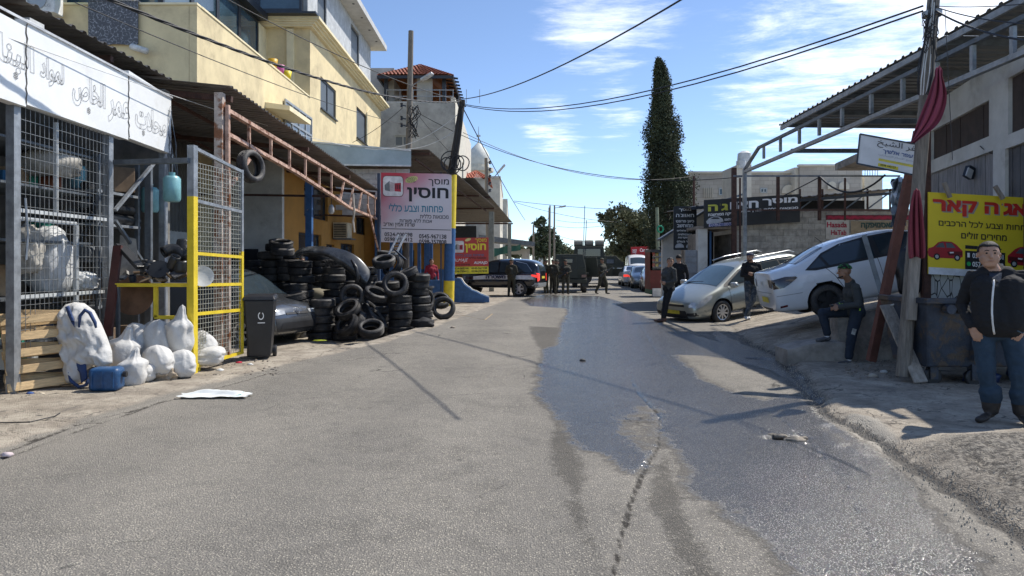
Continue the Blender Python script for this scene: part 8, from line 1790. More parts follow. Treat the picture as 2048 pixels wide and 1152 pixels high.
# ---- soldiers
fat_ = cloth_m('olive_fatigues',(.045,.043,.028)); vest = cloth_m('olive_vest',(.035,.034,.024)); sboot = M('army_boots',(.03,.022,.016),.8)
def soldier(label, px, Y_, rot, pose=None, rifle=True, sc=1.0):
    J = stand_joints(**(pose or dict(el=(.27,-.02,1.16),er=(-.27,-.02,1.16),wl=(.05,-.24,1.12),wr=(-.12,-.22,1.05)))); caps = std_caps(J, 1.05,1.08, curl=.9)
    caps += [((-.1,-.03,1.30),.15,(.1,-.03,1.30),.15,4),((-.1,-.02,1.12),.145,(.1,-.02,1.12),.145,4),((-.10,-.16,1.15),.05,(-.10,-.16,1.08),.05,4),((.03,-.17,1.15),.05,(.03,-.17,1.08),.05,4),((0,.15,1.3),.09,(0,.15,1.1),.09,4)]
    def ex(root, J):
        face_extras(root, J['head'],(0,-1,0),1.08, hat='helmet', hairmat=M('helmet_green',(.05,.05,.032),.8))
        if rifle:
            rr = thing('rifle','x','rifle'); mb = MB(); mb.beam((-.28,-.27,.98),(.14,-.30,1.20),.05,.07); mb.beam((.14,-.30,1.20),(.42,-.32,1.33),.022,.022); mb.beam((-.02,-.28,1.10),(.02,-.29,.95),.03,.05); mb.beam((-.28,-.27,.98),(-.42,-.26,.88),.03,.11)
            bpy.data.objects.remove(rr); rf = mb.build('assault_rifle', M('gunmetal',(.02,.02,.02),.5,.3)); rf['label'] = 'black rifle held by the '+('soldier facing us before the jeep' if px < 1150 else 'lone walking soldier'); rf['category'] = 'rifle'
            rf.location = (( px-CX)/FPX*Y_, Y_, 0); rf.rotation_euler = (0,0, rot); rf.scale = (sc,)*3
    return person(label, J, caps, [skin_d, fat_, fat_, sboot, vest],((px-CX)/FPX*Y_, Y_, 0),rot, .022, sc, ex, 2,.004)
soldier('soldier with back turned beside the police car rear wheel',1023,33.0, R(165),rifle=False, pose=dict(el=(.27,-.02,1.16),er=(-.27,-.02,1.16),wl=(.12,-.18,1.0),wr=(-.12,-.18,1.0)))
soldier('soldier leftmost of the group by the armoured jeep, just right of the police car',1092,36.4, R(-60),rifle=False)
soldier('second soldier from the left in the group, turned sideways before the jeep',1106,35.8, R(150),rifle=False)
soldier('soldier facing us before the left wheel of the armoured jeep',1131,35.6, R(8),rifle=True)
soldier('walking soldier alone in the middle of the street, holding a long rifle',1204,36.0, R(40),rifle=True, sc=1.04, pose=dict(hl=(.10,0,.92),kl=(.16,-.16,.52),al=(.20,-.10,.10),tl=(.22,-.30,.035),kr=(-.12,.05,.5),ar=(-.16,.26,.10),tr=(-.17,.10,.035),el=(.27,-.02,1.16),er=(-.27,-.02,1.16),wl=(.05,-.24,1.12),wr=(-.12,-.22,1.05)))
soldier('soldier mostly hidden between the group and the jeep',1114,37.2, R(90),rifle=False)
# ================================================================== small props on the left
# pallet: leaning frame of slats
pl = thing('wooden_pallet','pale wooden pallet leaning on the mesh shopfront','pallet')
for i in range(5): mb = MB(); mb.box((0,0,.08+i*.2),(.80,.022,.10)); mb.build('slat', woodpale, pl, bevel=.004)
for x in (-.34,.34): mb = MB(); mb.box((x, .05,.49),(.10,.07,.98)); mb.build('stringer', woodpale, pl, bevel=.004)
for i in range(3): mb = MB(); mb.box((0,.10,.1+i*.38),(.80,.022,.10)); mb.build('slat', woodpale, pl, bevel=.004)
q = G(96,782); pl.location = (q.x-.02, q.y+.02,0.02); pl.rotation_euler = (R(-13),R(-3),R(46))
p2 = copy_tree(pl); p2['label'] = 'second pallet propped behind the leaning one at the left post'; p2.location = (q.x-.16, q.y+.16,0.05); p2.rotation_euler = (R(-7),R(3),R(42))
# white bulk bag with blue straps
def crumple(name, label, cat, c, size, mat, seed, rough=.22, group=None, sub=4, rot=(0,0,0),freq=2.2, topn=0, parent=None):
    bm = bmesh.new(); bmesh.ops.create_icosphere(bm, subdivisions=sub, radius=1)
    for v in bm.verts:
        p = v.co.copy(); p = Vector((math.copysign(abs(p.x)**.8, p.x), math.copysign(abs(p.y)**.8, p.y), math.copysign(abs(p.z)**.85, p.z)))
        k = 1+rough*(.5-abs(mn.noise(p*freq+Vector((seed*5,0, seed)))))+rough*.7*(.3-abs(mn.noise(Vector((p.x*2.6, p.y*2.6, p.z*.9))*freq+Vector((seed*2,3,0)))))+rough*.10*(.3-abs(mn.noise(p*freq*5.5+Vector((0, seed, 7)))))
        if topn and p.z > .35: s_ = 1-topn*min(1,(p.z-.35)/.5); p.x *= s_; p.y *= s_; p.z += .25*topn*max(0, p.z-.6)*(1+.6*mn.noise(p*5+Vector((seed, 1,1))))
        v.co = Vector((p.x*size[0], p.y*size[1], max(p.z, -.82)*size[2]))*k
    me = bpy.data.meshes.new(name); bm.to_mesh(me); bm.free(); me.materials.append(mat); me.polygons.foreach_set('use_smooth',[True]*len(me.polygons))
    o = bpy.data.objects.new(name, me); COL.objects.link(o); o.location = c; o.rotation_euler = rot;
    if parent is not None: o.parent = parent; return o
    return tag(o, label, cat, group)
bb_ = thing('bulk_bag','large crumpled white bulk bag with blue straps leaning beside the pallet','bag', P(176,690,9.05))
def inflate(name, poly, Y_, depth, mat, parent, amp=.03, seed=0, res=.022, lean=0.0):
    """a limp filled skin: the outline from the photo given real volume, with ridged wrinkles"""
    w3 = [P(x, y, Y_) for x, y in poly]; pts2 = [(p.x, p.z) for p in w3]; bd = []
    for i, (a, b) in enumerate(pts2):
        c, d_ = pts2[(i+1) % len(pts2)]; k = max(1, int(math.hypot(c-a, d_-b)/res)); bd += [(a+(c-a)*j/k, b+(d_-b)*j/k) for j in range(k)]
    bx_ = np.array(bd); gx, gz_ = np.meshgrid(np.arange(bx_[:, 0].min(), bx_[:, 0].max(), res), np.arange(bx_[:, 1].min(), bx_[:, 1].max(), res)); gx, gz_ = gx.ravel(), gz_.ravel()
    ed = sdf(gx, gz_, bd); k = ed > res*.6; allp = bd+list(zip(gx[k], gz_[k])); dist = np.concatenate([np.zeros(len(bd)), ed[k]])
    r_ = delaunay_2d_cdt([Vector(p) for p in allp],[],[list(range(len(bd)))],1,1e-6); V2 = r_[0]; zc_ = bx_[:, 1].mean(); F = [tuple(f) for f in r_[2]]
    dd = sdf(np.array([p.x for p in V2]), np.array([p.y for p in V2]), bd); front, back = [],[]
    for p, e in zip(V2, dd):
        e = max(0, e); h_ = math.sqrt(min(1, e/.20))*depth; q = Vector((p.x*5, p.y*5, seed)); w_ = (.5-abs(mn.noise(q+Vector((mn.noise(q*.6)*1.5,0,0)))))*amp*2.2+(.4-abs(mn.noise(Vector((p.x*17+p.y*6, p.y*8, seed+3)))))*amp*1.2+(.4-abs(mn.noise(Vector((p.x*30, p.y*34, seed)))))*amp*.35
        k_ = min(1, e/.05); front.append((p.x, Y_-h_-w_*k_+lean*(p.y-zc_), p.y)); back.append((p.x, Y_+h_*.6+lean*(p.y-zc_), p.y))
    n_ = len(V2); o = MB(); o.add(front+back, F+[tuple(reversed([i+n_ for i in f])) for f in F]); ob = o.build(name, mat, None, smooth=True)
    bm = bmesh.new(); bm.from_mesh(ob.data); bmesh.ops.remove_doubles(bm, verts=bm.verts, dist=.004); bmesh.ops.recalc_face_normals(bm, faces=bm.faces); bm.to_mesh(ob.data); bm.free()
    return rel(ob, parent)
bb_.location = (0,0,0)
inflate('bag_cloth',[(112,626),(122,610),(140,605),(160,607),(182,622),(200,650),(214,676),(226,702),(229,724),(214,736),(192,730),(180,738),(176,758),(160,768),(144,764),(136,742),(124,706),(114,668)],8.86,.13, sackw, bb_, .045,4, lean=.18)
inflate('blue_print',[(128,614),(136,611),(150,640),(152,655),(144,645),(134,628)],8.66,.01, M('blue_strap',(.03,.06,.16),.8,0,.2,8),bb_, .012,5, lean=.18)
inflate('blue_print',[(135,705),(150,708),(172,730),(178,756),(166,766),(160,745),(142,724)],8.69,.012, M('blue_strap',(.03,.06,.16),.8,0,.2,8),bb_, .012,6, lean=.18)
for lp_ in ([(158,655),(160,632),(170,620),(180,626),(190,645),(192,656)],[(136,745),(142,762),(158,774),(172,770),(178,758)]):
    mb = MB(); mb.tube([P(x, y, 8.64) for x, y in lp_],[.012,.020,.022,.022,.020,.012][:len(lp_)],6); tb(bb_, mb, 'strap', M('blue_strap',(.03,.06,.16),.8),smooth=True)
# jerrycan
jc = thing('blue_jerrycan','scuffed blue plastic jerrycan lying before the bulk bag','jerrycan', G(206,784)+Vector((0,.08,0)),(0,0, R(8)))
bluep2 = M('scuffed_blue',(.018,.075,.19),.45,0,.3,7,.2,30, col2=(.30,.30,.26),amt=.34, s2=6)
mb = MB(); mb.box((0,0,.15),(.35,.25,.28)); mb.build('body', bluep2, jc, smooth=True, bevel=.05)
for i in range(3): mb = MB(); mb.box((-.12+i*.12,-.128,.15),(.015,.012,.20)); mb.build('rib', bluep2, jc)
mb = MB(); mb.lathe([(0,-.02),(.035,-.02),(.035,.02),(0,.02)],14, mat=Matrix.Translation((.21,0,.2)) @ Matrix.Rotation(R(90),4,'Y')); mb.build('cap', blackp, jc)
# white sacks
def sack(name, label, cat, c, size, mat, seed, neck=.6, group=None, rot=(0,0,0)):
    """a filled woven sack: sagging base, folds gathering into a tied neck"""
    nu, nv = 40,26; vs = []; rs = random.Random(int(seed*100)); k1, k2, ph = rs.randint(5,8),rs.randint(9,13),rs.uniform(0,6); bend = (rs.uniform(-.7,.7),rs.uniform(-.4,.4))
    for j in range(nv+1):
        t_ = j/nv; z = -1+2*t_; r_ = (1-abs(z)**3.2)**.42 if z < 0 else (1-z**2.3)**.62
        if neck > .3: r_ = r_*(1-sm(np.array(t_),.62,.86)*.72)+(.20 if .80 < t_ < .97 else 0)*neck; zz = z*1.0+(.28*max(0, t_-.8)*5*.3)
        else: zz = z
        g_ = float(sm(np.array(t_),.25,.85))*(1 if neck > .3 else .35)
        for i in range(nu):
            th = 2*math.pi*i/nu; d = Vector((math.cos(th), math.sin(th), zz)); n_ = mn.noise(d*1.3+Vector((seed, seed*2,0)))*.22+(.3-abs(mn.noise(d*2.2+Vector((0, seed, 5)))))*.16
            k = r_*(1+n_+g_*(.10*math.sin(k1*th+ph+2*t_)+.06*math.sin(k2*th-ph)))
            vs.append((math.copysign(abs(math.cos(th))**.85, math.cos(th))*k*size[0]+bend[0]*size[0]*max(0, t_-.5)*1.6, math.copysign(abs(math.sin(th))**.85, math.sin(th))*k*size[1]+bend[1]*size[1]*max(0, t_-.5),max(zz, -.80-.05*math.cos(th))*size[2]*(1+.08*n_)))
    fs = [(j*nu+i, j*nu+(i+1) % nu, (j+1)*nu+(i+1) % nu, (j+1)*nu+i) for j in range(nv) for i in range(nu)]
    mb = MB(); mb.add(vs, fs); o = mb.build(name, mat, None, smooth=True); o.location = c; o.rotation_euler = rot; return tag(o, label, cat, group)
sacks = [(246,700,9.45,.21,.17,.30,'behind the jerrycan, leftmost of the row'),(285,690,9.75,.20,.16,.33,'second from the left in the back row'),(318,690,9.7,.22,.17,.35,'tallest slumped in the middle of the back row'),(360,665,9.7,.17,.16,.36,'upright with a twisted top beside the yellow gate post'),(404,690,10.3,.21,.18,.24,'behind the gate mesh, upper'),(408,712,10.2,.26,.2,.15,'behind the gate mesh, lying flat'),
         (262,738,8.95,.17,.15,.25,'in front with a gathered neck, right of the jerrycan'),(318,722,9.3,.20,.15,.21,'in front above the rough stone'),(362,728,9.5,.19,.16,.20,'under the upright one at the gate post'),(292,745,9.15,.12,.12,.12,'small, tucked between the front two'),(300,668,10.1,.18,.15,.2,'uppermost at the back of the row')]
for i, (px, py, Y_, sx_, sy_, sz_, lab) in enumerate(sacks):
    c = P(px, py, Y_); c.z = max(c.z, sz_*.80); sack('white_sack','white sack '+lab, 'sack', c, (sx_, sy_, sz_), sackw, i*1.7+.3,.5 if i in (0,3,6) else .1,'filled white sacks by the gate',(0, R(random.uniform(-10,10)), random.uniform(-.6,.6)))
o = blob('rough_stone','pale rough stone at the foot of the white sacks','stone', G(315,764)+Vector((0,.12,.08)),(.19,.13,.12),M('rock',(.33,.27,.20),.9,0,.35,9,.7,30),.35,6,4, freq=4)
# flat plastic bag on the ground
mb = MB(); vs = []; nx_, ny_ = 34,14
for j in range(ny_+1):
    for i in range(nx_+1):
        s, t_ = i/nx_, j/ny_; e = .03*mn.noise((s*5, t_*2,3))
        x = -2.0+0; p = Vector((-.38+.78*s+.03*math.sin(j*.9),-.14+.27*t_+e+.07*s, .012+.030*abs(mn.noise((s*4, t_*3,1)))+.05*math.exp(-((t_-.6-.15*math.sin(s*5))/.12)**2)*math.sin(math.pi*s)**.5)); vs.append(p)
mb.add(vs, [(j*(nx_+1)+i, j*(nx_+1)+i+1,(j+1)*(nx_+1)+i+1,(j+1)*(nx_+1)+i) for j in range(ny_) for i in range(nx_)])
o = mb.build('plastic_sack', M('printed_plastic_bag',(.74,.76,.74),.4,0,.08,4, col2=(.10,.38,.33),amt=.34, s2=5),smooth=True); o.location = G(425,795)+Vector((0,0,.01)); tag(o, 'empty white and green plastic sack lying flat by the road edge','sack')
# mesh gate
gt = thing('mesh_gate','open mesh gate leaf, grey above and yellow below, standing towards the road','gate',(-4.5,9.86,0))
g0 = P(385,748,9.86); g0.z = 0; g1 = P(483,722,11.15); g1.z = 0; gd = (g1-g0).normalized(); GL = (g1-g0).length; zt0_ = 3.22; zt1_ = 3.05
def gp_(s, z): return g0+gd*s+Vector((0,0, z))
for s, z0, z1, nm, mt, w_ in ((0,1.95+.55, zt0_, 'post', galv, .10),(0,0,2.5,'post', yellowp, .10),(GL, 1.75, zt1_, 'post', galv, .05),(GL, .12,1.75,'post', yellowp, .05)):
    mb = MB(); mb.beam(gp_(s, z0),gp_(s, z1),w_, w_, gd); tb(gt, mb, nm, mt)
for z0, z1, mt in ((zt0_-.03, zt1_-.03, galv),(2.45,2.38, galv),(1.70,1.66, yellowp),(1.25,1.23, yellowp),(.84,.82, yellowp),(.10,.14, yellowp)):
    mb = MB(); mb.beam(gp_(.05, z0),gp_(GL-.02, z1),.045,.045); tb(gt, mb, 'rail', mt)
mb = MB(); mb.beam(gp_(GL*.72,.12),gp_(GL*.72, zt1_-.1),.035,.035, gd); tb(gt, mb, 'inner_upright', rusty_pale)
mb = MB(); mb.beam(gp_(.14,.02),gp_(.14,.14),.04,.04, gd); tb(gt, mb, 'stop_block', yellowp)
o = wiremesh(None, 'wire_mesh', gp_(.05,.14)+Vector((0,0,0)), gd, (0,0,1),GL-.08,2.85,.068,.068,.0055, M('mesh_wire_light',(.50,.50,.44),.5,.5,.1,8)); rel(o, gt)
fr = thing('entrance_frame','grey steel beam and posts carrying the mesh gate','frame',(FX, 10.3,0))
mb = MB(); mb.beam((FX+.1,10.35,3.05),gp_(-.05,3.0),.10,.07); tb(fr, mb, 'beam', galv_dark)
mb = MB(); mb.beam((FX+.05,10.42,2.35),(FX+.05,11.6,3.25),.05,.04); tb(fr, mb, 'brace', galv)
mb = MB(); mb.beam((FX+.05,10.42,2.2),(FX+.05,11.5,1.35),.05,.04); tb(fr, mb, 'brace', galv_dark)
mb = MB(); mb.bb(FX-.05, FX+.05,11.45,11.52,0,3.2); tb(fr, mb, 'upright', galv_dark)
# yellow steel table with junk on it
yt = thing('yellow_table','yellow steel angle table between the rack and the gate, loaded with black pipe pieces','table',(FX+.3,10.3,0))
ta, tb2, tc2, td2 = P(232,570,10.0),P(380,568,9.95),P(380,560,10.9),P(250,560,10.9); zt = ta.z
for v in (tb2, tc2, td2): v.z = zt
mb = MB(); mb.beam(ta, tb2,.05,.05); tb(yt, mb, 'front_rail', yellowp); mb = MB(); mb.hexa([p-Vector((0,0,.01)) for p in (ta, tb2, tc2, td2)],[p+Vector((0,0,.012)) for p in (ta, tb2, tc2, td2)]); tb(yt, mb, 'top', M('dark_board',(.06,.055,.05),.9))
for px in (312,): a_ = P(px, 570,10.0); b_ = P(px, 634,10.0); mb = MB(); mb.beam(a_, b_, .05,.05,(1,0,0)); tb(yt, mb, 'leg', yellowp); mb = MB(); mb.beam(P(px-2,634,10.0),P(378,636,10.0),.05,.05); tb(yt, mb, 'lower_rail', yellowp)
for px in (236,378): a_ = P(px, 572,10.0); mb = MB(); mb.beam(a_, (a_.x, a_.y, 0),.045,.045,(1,0,0)); tb(yt, mb, 'leg', yellowp if px > 300 else galv_dark)
pipem = M('black_pipe',(.02,.021,.023),.38,0,.3,4)
def elbow(label, pts, r_, name='pipe_elbow'):
    mb = MB(); ps = [Vector(p) for p in pts]; ps2 = []
    for i in range(len(ps)-1):
        for k in range(4): ps2.append(ps[i].lerp(ps[i+1], k/4))
    ps2.append(ps[-1])
    for _ in range(3): ps2 = [ps2[0]]+[(ps2[i-1]+ps2[i]*2+ps2[i+1])/4 for i in range(1, len(ps2)-1)]+[ps2[-1]]
    mb.tube(ps2, r_, 16, cap=False); o = mb.build(name, pipem, smooth=True); so = o.modifiers.new('s','SOLIDIFY'); so.thickness = .012; so.offset = -1; return tag(o, label, 'pipe')
elbow('black pipe elbow arching leftmost over the junk on the yellow table',[P(326,505,10.3),P(345,497,10.4),P(362,503,10.4),P(372,520,10.4)],.085)
elbow('fat black pipe bend standing beside the gate post',[P(368,482,10.5),P(366,500,10.45),P(376,518,10.4)],.10)
elbow('short black pipe socket standing on the yellow table',[P(298,545,10.2),P(300,520,10.2)],.10)
elbow('tilted black pipe piece with a silver rim on the yellow table',[P(340,540,10.15),P(352,512,10.1)],.07)
elbow('black pipe collar lying right on the yellow table',[P(362,545,10.2),P(362,522,10.2)],.12)
elbow('black pipe piece leaning left on the yellow table',[P(288,548,10.1),P(296,526,10.1)],.06)
mb = MB(); mb.beam(P(240,490,10.3),P(282,536,10.0),.14,.06); tag(mb.build('plastic_trough', pipem, bevel=.01),'long dark trough slanting down to the yellow table','trough')
mb = MB(); mb.lathe([(0,0),(.14,0),(.14,-.02),(.05,-.02)],20, mat=Matrix.Translation(P(318,538,10.05)) @ Euler((R(60),R(20),0)).to_matrix().to_4x4()); tag(mb.build('pipe_flange', pipem),'round black flange lying on the yellow table','flange')
for i, (px, py, w_, m_) in enumerate(((292,558,.16,'cardboard'),(322,558,.14,'cardboard'),(338,552,.12,'cardboard'),(306,552,.10,'pale'))):
    mb = MB(); mb.box(P(px, py, 10.0+i*.04),(w_, w_*.8,.012),(R(20+i*15),R(-20+i*17),i)); tag(mb.build('cardboard_scrap', M('cardboard_'+m_, (.32,.22,.13) if m_ != 'pale' else (.5,.46,.4),.9,0,.3,8)),['largest brown','curled brown','rightmost brown','pale'][i]+' cardboard scrap on the yellow table','cardboard')
mb = MB(); mb.lathe([(0,.01),(.30,.01),(.30,-.01),(0,-.01)],32, mat=Matrix.Translation(P(268,590,10.4)) @ Matrix.Rotation(R(80),4,'X')); tag(mb.build('round_board', M('brown_board',(.22,.12,.07),.8,0,.3,4)),'round brown board hanging below the yellow table','board')
mb = MB(); mb.lathe([(0,.0),(.11,.0),(.145,.02),(.15,.03),(.145,.03),(.11,.012),(0,.012)],28, mat=Matrix.Translation(P(405,553,9.98)) @ Euler((R(80),0, R(35))).to_matrix().to_4x4()); tag(mb.build('white_plate', M('plate_plastic',(.65,.65,.62),.4),smooth=True, angle=30),'round pale lamp cover fixed to the gate mesh','lamp cover')
mb = MB(); mb.beam(P(236,492,10.2),P(215,672,9.75),.12,.05,(0,-1,0)); tag(mb.build('red_brown_beam', M('oxblood_beam',(.075,.02,.015),.6,0,.3,5)),'dark red-brown beam leaning beside the middle shop post','beam')
mb = MB(); mb.hexa([P(236,560,10.6),P(282,570,10.5),P(282,570,10.45),P(236,560,10.55)],[P(240,470,11),P(272,478,10.9),P(272,478,10.85),P(240,470,10.95)]); tag(mb.build('pale_board', M('pale_board_',(.45,.40,.33),.9)),'pale board leaning behind the red-brown beam','board')
rs_ = random.Random(5)
for i in range(12):
    px, py = rs_.uniform(245,372),rs_.uniform(545,560); kind = i % 3; q = P(px, py, rs_.uniform(10.0,10.5)); c_ = [(.06,.06,.065),(.25,.24,.22),(.30,.20,.12),(.02,.03,.05)][i % 4]; mb = MB(); w_ = rs_.uniform(.05,.12)
    if kind == 0: mb.lathe([(0,-w_/2),(w_*.5,-w_/2),(w_*.55, w_/2),(w_*.4, w_/2),(w_*.35,-w_*.3),(0,-w_*.3)],14, mat=Matrix.Translation(q) @ Euler((rs_.uniform(0,3),rs_.uniform(0,3),0)).to_matrix().to_4x4())
    elif kind == 1: mb.box(q, (w_*1.6, w_, w_*.4),(rs_.uniform(-1,1),rs_.uniform(-1,1),rs_.uniform(-1,1)))
    else: mb.tube([q, q+Vector((rs_.uniform(-.12,.12),0, rs_.uniform(.02,.14))), q+Vector((rs_.uniform(-.2,.2),.05, rs_.uniform(-.02,.1)))],.02,8)
    tag(mb.build(('pipe_socket','metal_bracket','pipe_offcut')[kind], M('scrap_%d' % (i % 4),c_, .5,.2,.3,8)),'small scrap fitting on the yellow table, %s counting from the left' % ['first','second','third','fourth','fifth','sixth','seventh','eighth','ninth','tenth','eleventh','twelfth'][i],'fitting','small fittings on the yellow table')
# storage rack with rolls, seen between the 2nd and 3rd post
rk = thing('storage_rack','grey steel shelving rack stacked with pipes and hoses inside the shop','rack',(FX-.4,11,0))
for y in (10.5,11.6):
    for x in (FX-.25, FX-1.2): mb = MB(); mb.bb(x-.03, x+.03, y-.03, y+.03,0,3.2); tb(rk, mb, 'upright', galv_dark)
for z in (.9,1.6,2.15,2.65): mb = MB(); mb.bb(FX-1.2, FX-.22,10.45,11.65, z-.02, z+.02); tb(rk, mb, 'shelf', galv)
for i, (z, r_, x) in enumerate(((2.26,.09, FX-.35),(2.28,.10, FX-.62),(2.72,.06, FX-.4),(1.72,.10, FX-.4),(1.70,.08, FX-.7),(2.45,.07, FX-.4))):
    mb = MB(); mb.tube([(x, 10.4, z),(x, 11.75, z)], r_, 14); tag(mb.build('pipe_length', M('grey_pipe',(.12,.13,.14),.5) if i % 2 else pipem, smooth=True, angle=50),['grey lower','grey inner','thin black top','black middle-shelf','thin middle-shelf','upper slim grey'][i]+' pipe length on the storage rack','pipe')
mb = MB()
for k in range(26): a = 10.45+k*.045; mb.lathe([(.07,-.012),(.085,0),(.07,.012)],14, mat=Matrix.Translation((FX-.33, a, 2.42)) @ Matrix.Rotation(R(90),4,'X'))
mb.tube([(FX-.33,10.44,2.42),(FX-.33,11.6,2.42)],.07,12); tag(tag(mb.build('ribbed_hose', pipem, smooth=True, angle=60),'ribbed black hose roll on the storage rack','hose'), kind=None)
def cyl_tank(label, c, r_, h_, mat, name='gas_cylinder'):
    t_ = thing(name, label, 'gas cylinder', c); mb = MB(); mb.lathe([(0,-h_/2),(r_*.8,-h_/2),(r_, -h_/2+.04),(r_, h_/2-.04),(r_*.75, h_/2),(0, h_/2+.01)],24); mb.build('tank', mat, t_, smooth=True, angle=40); mb = MB(); mb.lathe([(r_*.35,0),(r_*.38,.06),(r_*.3,.06),(r_*.3,0)],14, mat=Matrix.Translation((0,0, h_/2)), close=True); mb.build('collar', mat, t_)
    mb = MB(); mb.tube([(0,0, h_/2+.05),(0.01,0, h_/2+.35)],.006,4); mb.build('hanger_wire', galv, t_); return t_
teal = M('teal_enamel',(.20,.42,.45),.4,.1,.2,6, col2=(.12,.2,.2),amt=.3)
cyl_tank('turquoise gas cylinder hanging from the corner post beside the gate', P(344,378,11.0),.13,.40, teal); cyl_tank('turquoise gas cylinder half hidden behind the corner post', P(300,400,11.8),.14,.42, teal); cyl_tank('dim blue gas cylinder on the upper shelf of the rack',(FX-.8,10.9,2.9),.12,.35, teal)
# hanging wire basket pieces by the corner post
mb = MB()
for k in range(14): a_ = P(330+random.uniform(-4,14),210+random.uniform(0,40),11.9); mb.tube([a_, a_+Vector((random.uniform(-.1,.1),0,-.5)), a_+Vector((random.uniform(-.15,.15),.05,-1.1))],.005,3)
tag(tag(mb.build('loose_wires', galv_dark),'tangle of loose wires hanging at the corner of the white sign','wires'), kind='stuff')
# contents behind the mesh
bulk = M('dim_white_sack',(.55,.56,.56),.8,0,.12,4,.3,20)
crumple('bulk_bag','big grey-white bulk bag standing behind the shop mesh','bag',(FX-.40,9.6,1.57),(.26,.26,.45),bulk, 9.1,.22, sub=4); crumple('folded_sacks','crumpled white and brown sacks behind the left of the mesh','sacks',(FX-.32,9.05,1.72),(.16,.14,.28),M('dirty_sack',(.4,.38,.34),.9,0,.4,5),4.4,.5, sub=4)
crumple('folded_sacks','white folded sheets on the low shelf right of the bulk bag','sacks',(FX-.34,10.12,1.30),(.25,.22,.12),bulk, 6.4,.5, sub=4); crumple('folded_sacks','pale flattened sacks on the high shelf behind the mesh','sacks',(FX-.5,9.75,2.95),(.3,.35,.18),M('dirty_sack',(.4,.38,.34),.9),7.7,.5, sub=3)
sh = thing('inner_shelving','dark shelving full of goods behind the mesh front','shelving',(FX-1,9,0))
for z in (.55,1.12,1.85,2.55,3.1): mb = MB(); mb.bb(FX-1.3, FX-.15,8.3,10.2, z-.02, z+.01); tb(sh, mb, 'shelf', galv_dark)
for y in (8.3,10.2): mb = MB(); mb.bb(FX-1.3, FX-1.25, y-.03, y+.03,0,3.3); tb(sh, mb, 'upright', galv_dark)
gcols = [((.32,.22,.13),'brown'),((.02,.10,.20),'blue'),((.05,.05,.055),'black'),((.35,.35,.34),'grey'),((.03,.25,.18),'green'),((.25,.08,.04),'rust-red')]
n_g = 0; zname = {.56: 'lowest',1.13: 'second',1.86: 'third',2.56: 'top'}
for z in (.56,1.13,1.86,2.56):
    y = 8.4; k = 0
    while y < 10.05:
        w_ = random.uniform(.16,.30); h_ = random.uniform(.2,.48); c_, cn = gcols[random.randrange(6)]; k += 1
        if not (z < 1.9 and 9.25 < y+w_/2 < 9.95):
            mb = MB(); mb.box((FX-.8+random.uniform(-.1,.15),y+w_/2, z+h_/2),(random.uniform(.2,.35),w_*.9, h_),(0,0, random.uniform(-.3,.3))); tag(mb.build('goods_box', M('goods_'+cn, c_, .8,0,.3,6),bevel=.01),'%s box, %s along on the %s shelf behind the mesh' % (cn, ['first','second','third','fourth','fifth','sixth','seventh','eighth','ninth','tenth'][min(k-1,9)], zname[z]),'box','boxed goods behind the mesh'); n_g += 1
        y += w_+.02
mb = MB(); mb.bb(FX-.5, FX-.2,8.6,9.1,.25,.62); tag(mb.build('strapped_carton', M('white_green_carton',(.55,.58,.56),.7,0,.1,4)),'white carton with a green band low behind the pallet','carton')
mb = MB(); mb.bb(FX-.196, FX-.19,8.78,8.88,.25,.62); tag(mb.build('green_tape', M('green_tape',(.02,.25,.18),.6)),'green tape band on the white carton behind the pallet','tape')
for i, (z, x, y) in enumerate(((.35, FX-.45,10.9),(.35, FX-.5,11.4),(1.2, FX-.5,10.8),(1.15, FX-.5,11.3),(2.9, FX-.4,11.3))):
    mb = MB(); mb.box((x, y, z),(.4,.35,.4),(0,0,.2*i)); tag(mb.build('carton', M('old_carton',(.16,.11,.07),.9,0,.3,5),bevel=.01),['low left','low right','middle left','middle right','top'][i]+' cardboard carton in the steel rack','carton')
# wheelie bin
wb = thing('wheelie_bin','black wheelie bin with a white ring emblem between the gate and the grey van','bin')
mb = MB(); mb.hexa([(-.17,-.20,.06),(.17,-.20,.06),(.17,.2,.06),(-.17,.2,.06)],[(-.23,-.26,.97),(.23,-.26,.97),(.23,.27,.97),(-.23,.27,.97)]); mb.build('body', blackp, wb, bevel=.02)
mb = MB(); mb.hexa([(-.26,-.29,.97),(.26,-.29,.97),(.26,.30,.97),(-.26,.30,.97)],[(-.23,-.25,1.04),(.23,-.25,1.04),(.23,.26,1.06),(-.23,.26,1.06)]); mb.build('lid', blackp, wb, bevel=.02)
for s in (-1,1): mb = MB(); mb.lathe([(0,-.03),(.09,-.03),(.1,-.02),(.1,.02),(.09,.03),(0,.03)],18, mat=Matrix.Translation((s*.2,.24,.10)) @ Matrix.Rotation(R(90),4,'Y')); mb.build('wheel', blackp, wb, smooth=True, angle=30)
mb = MB(); mb.tube([(-.2,.33,.98),(-.2,.36,1.0),(.2,.36,1.0),(.2,.33,.98)],.015,6); mb.build('handle', blackp, wb)
mb = MB(); vs = [];
for i in range(25): a = i/24*5.4+1.9; yy = .72+.055*math.sin(a)*1.15; vs += [(.03+.045*math.cos(a),-.238-.0+(.72-yy)*-.0-.0, yy),(.03+.032*math.cos(a),-.238,.72+.041*math.sin(a)*1.15)]
vs = [(x, -.2-.06*(z-.06)/.91-.007, z) for x, y, z in vs]; mb.add(vs, [(2*i, 2*i+1,2*i+3,2*i+2) for i in range(24)]); zz_ = lambda z: -.2-.06*(z-.06)/.91-.007
mb.build('emblem_ring', white_ink, wb); mb = MB(); mb.add([(-.02, zz_(.60),.60),(.09, zz_(.60),.60),(.09, zz_(.615),.615),(-.02, zz_(.615),.615)],[(0,1,2,3)]); mb.build('emblem_bar', white_ink, wb)
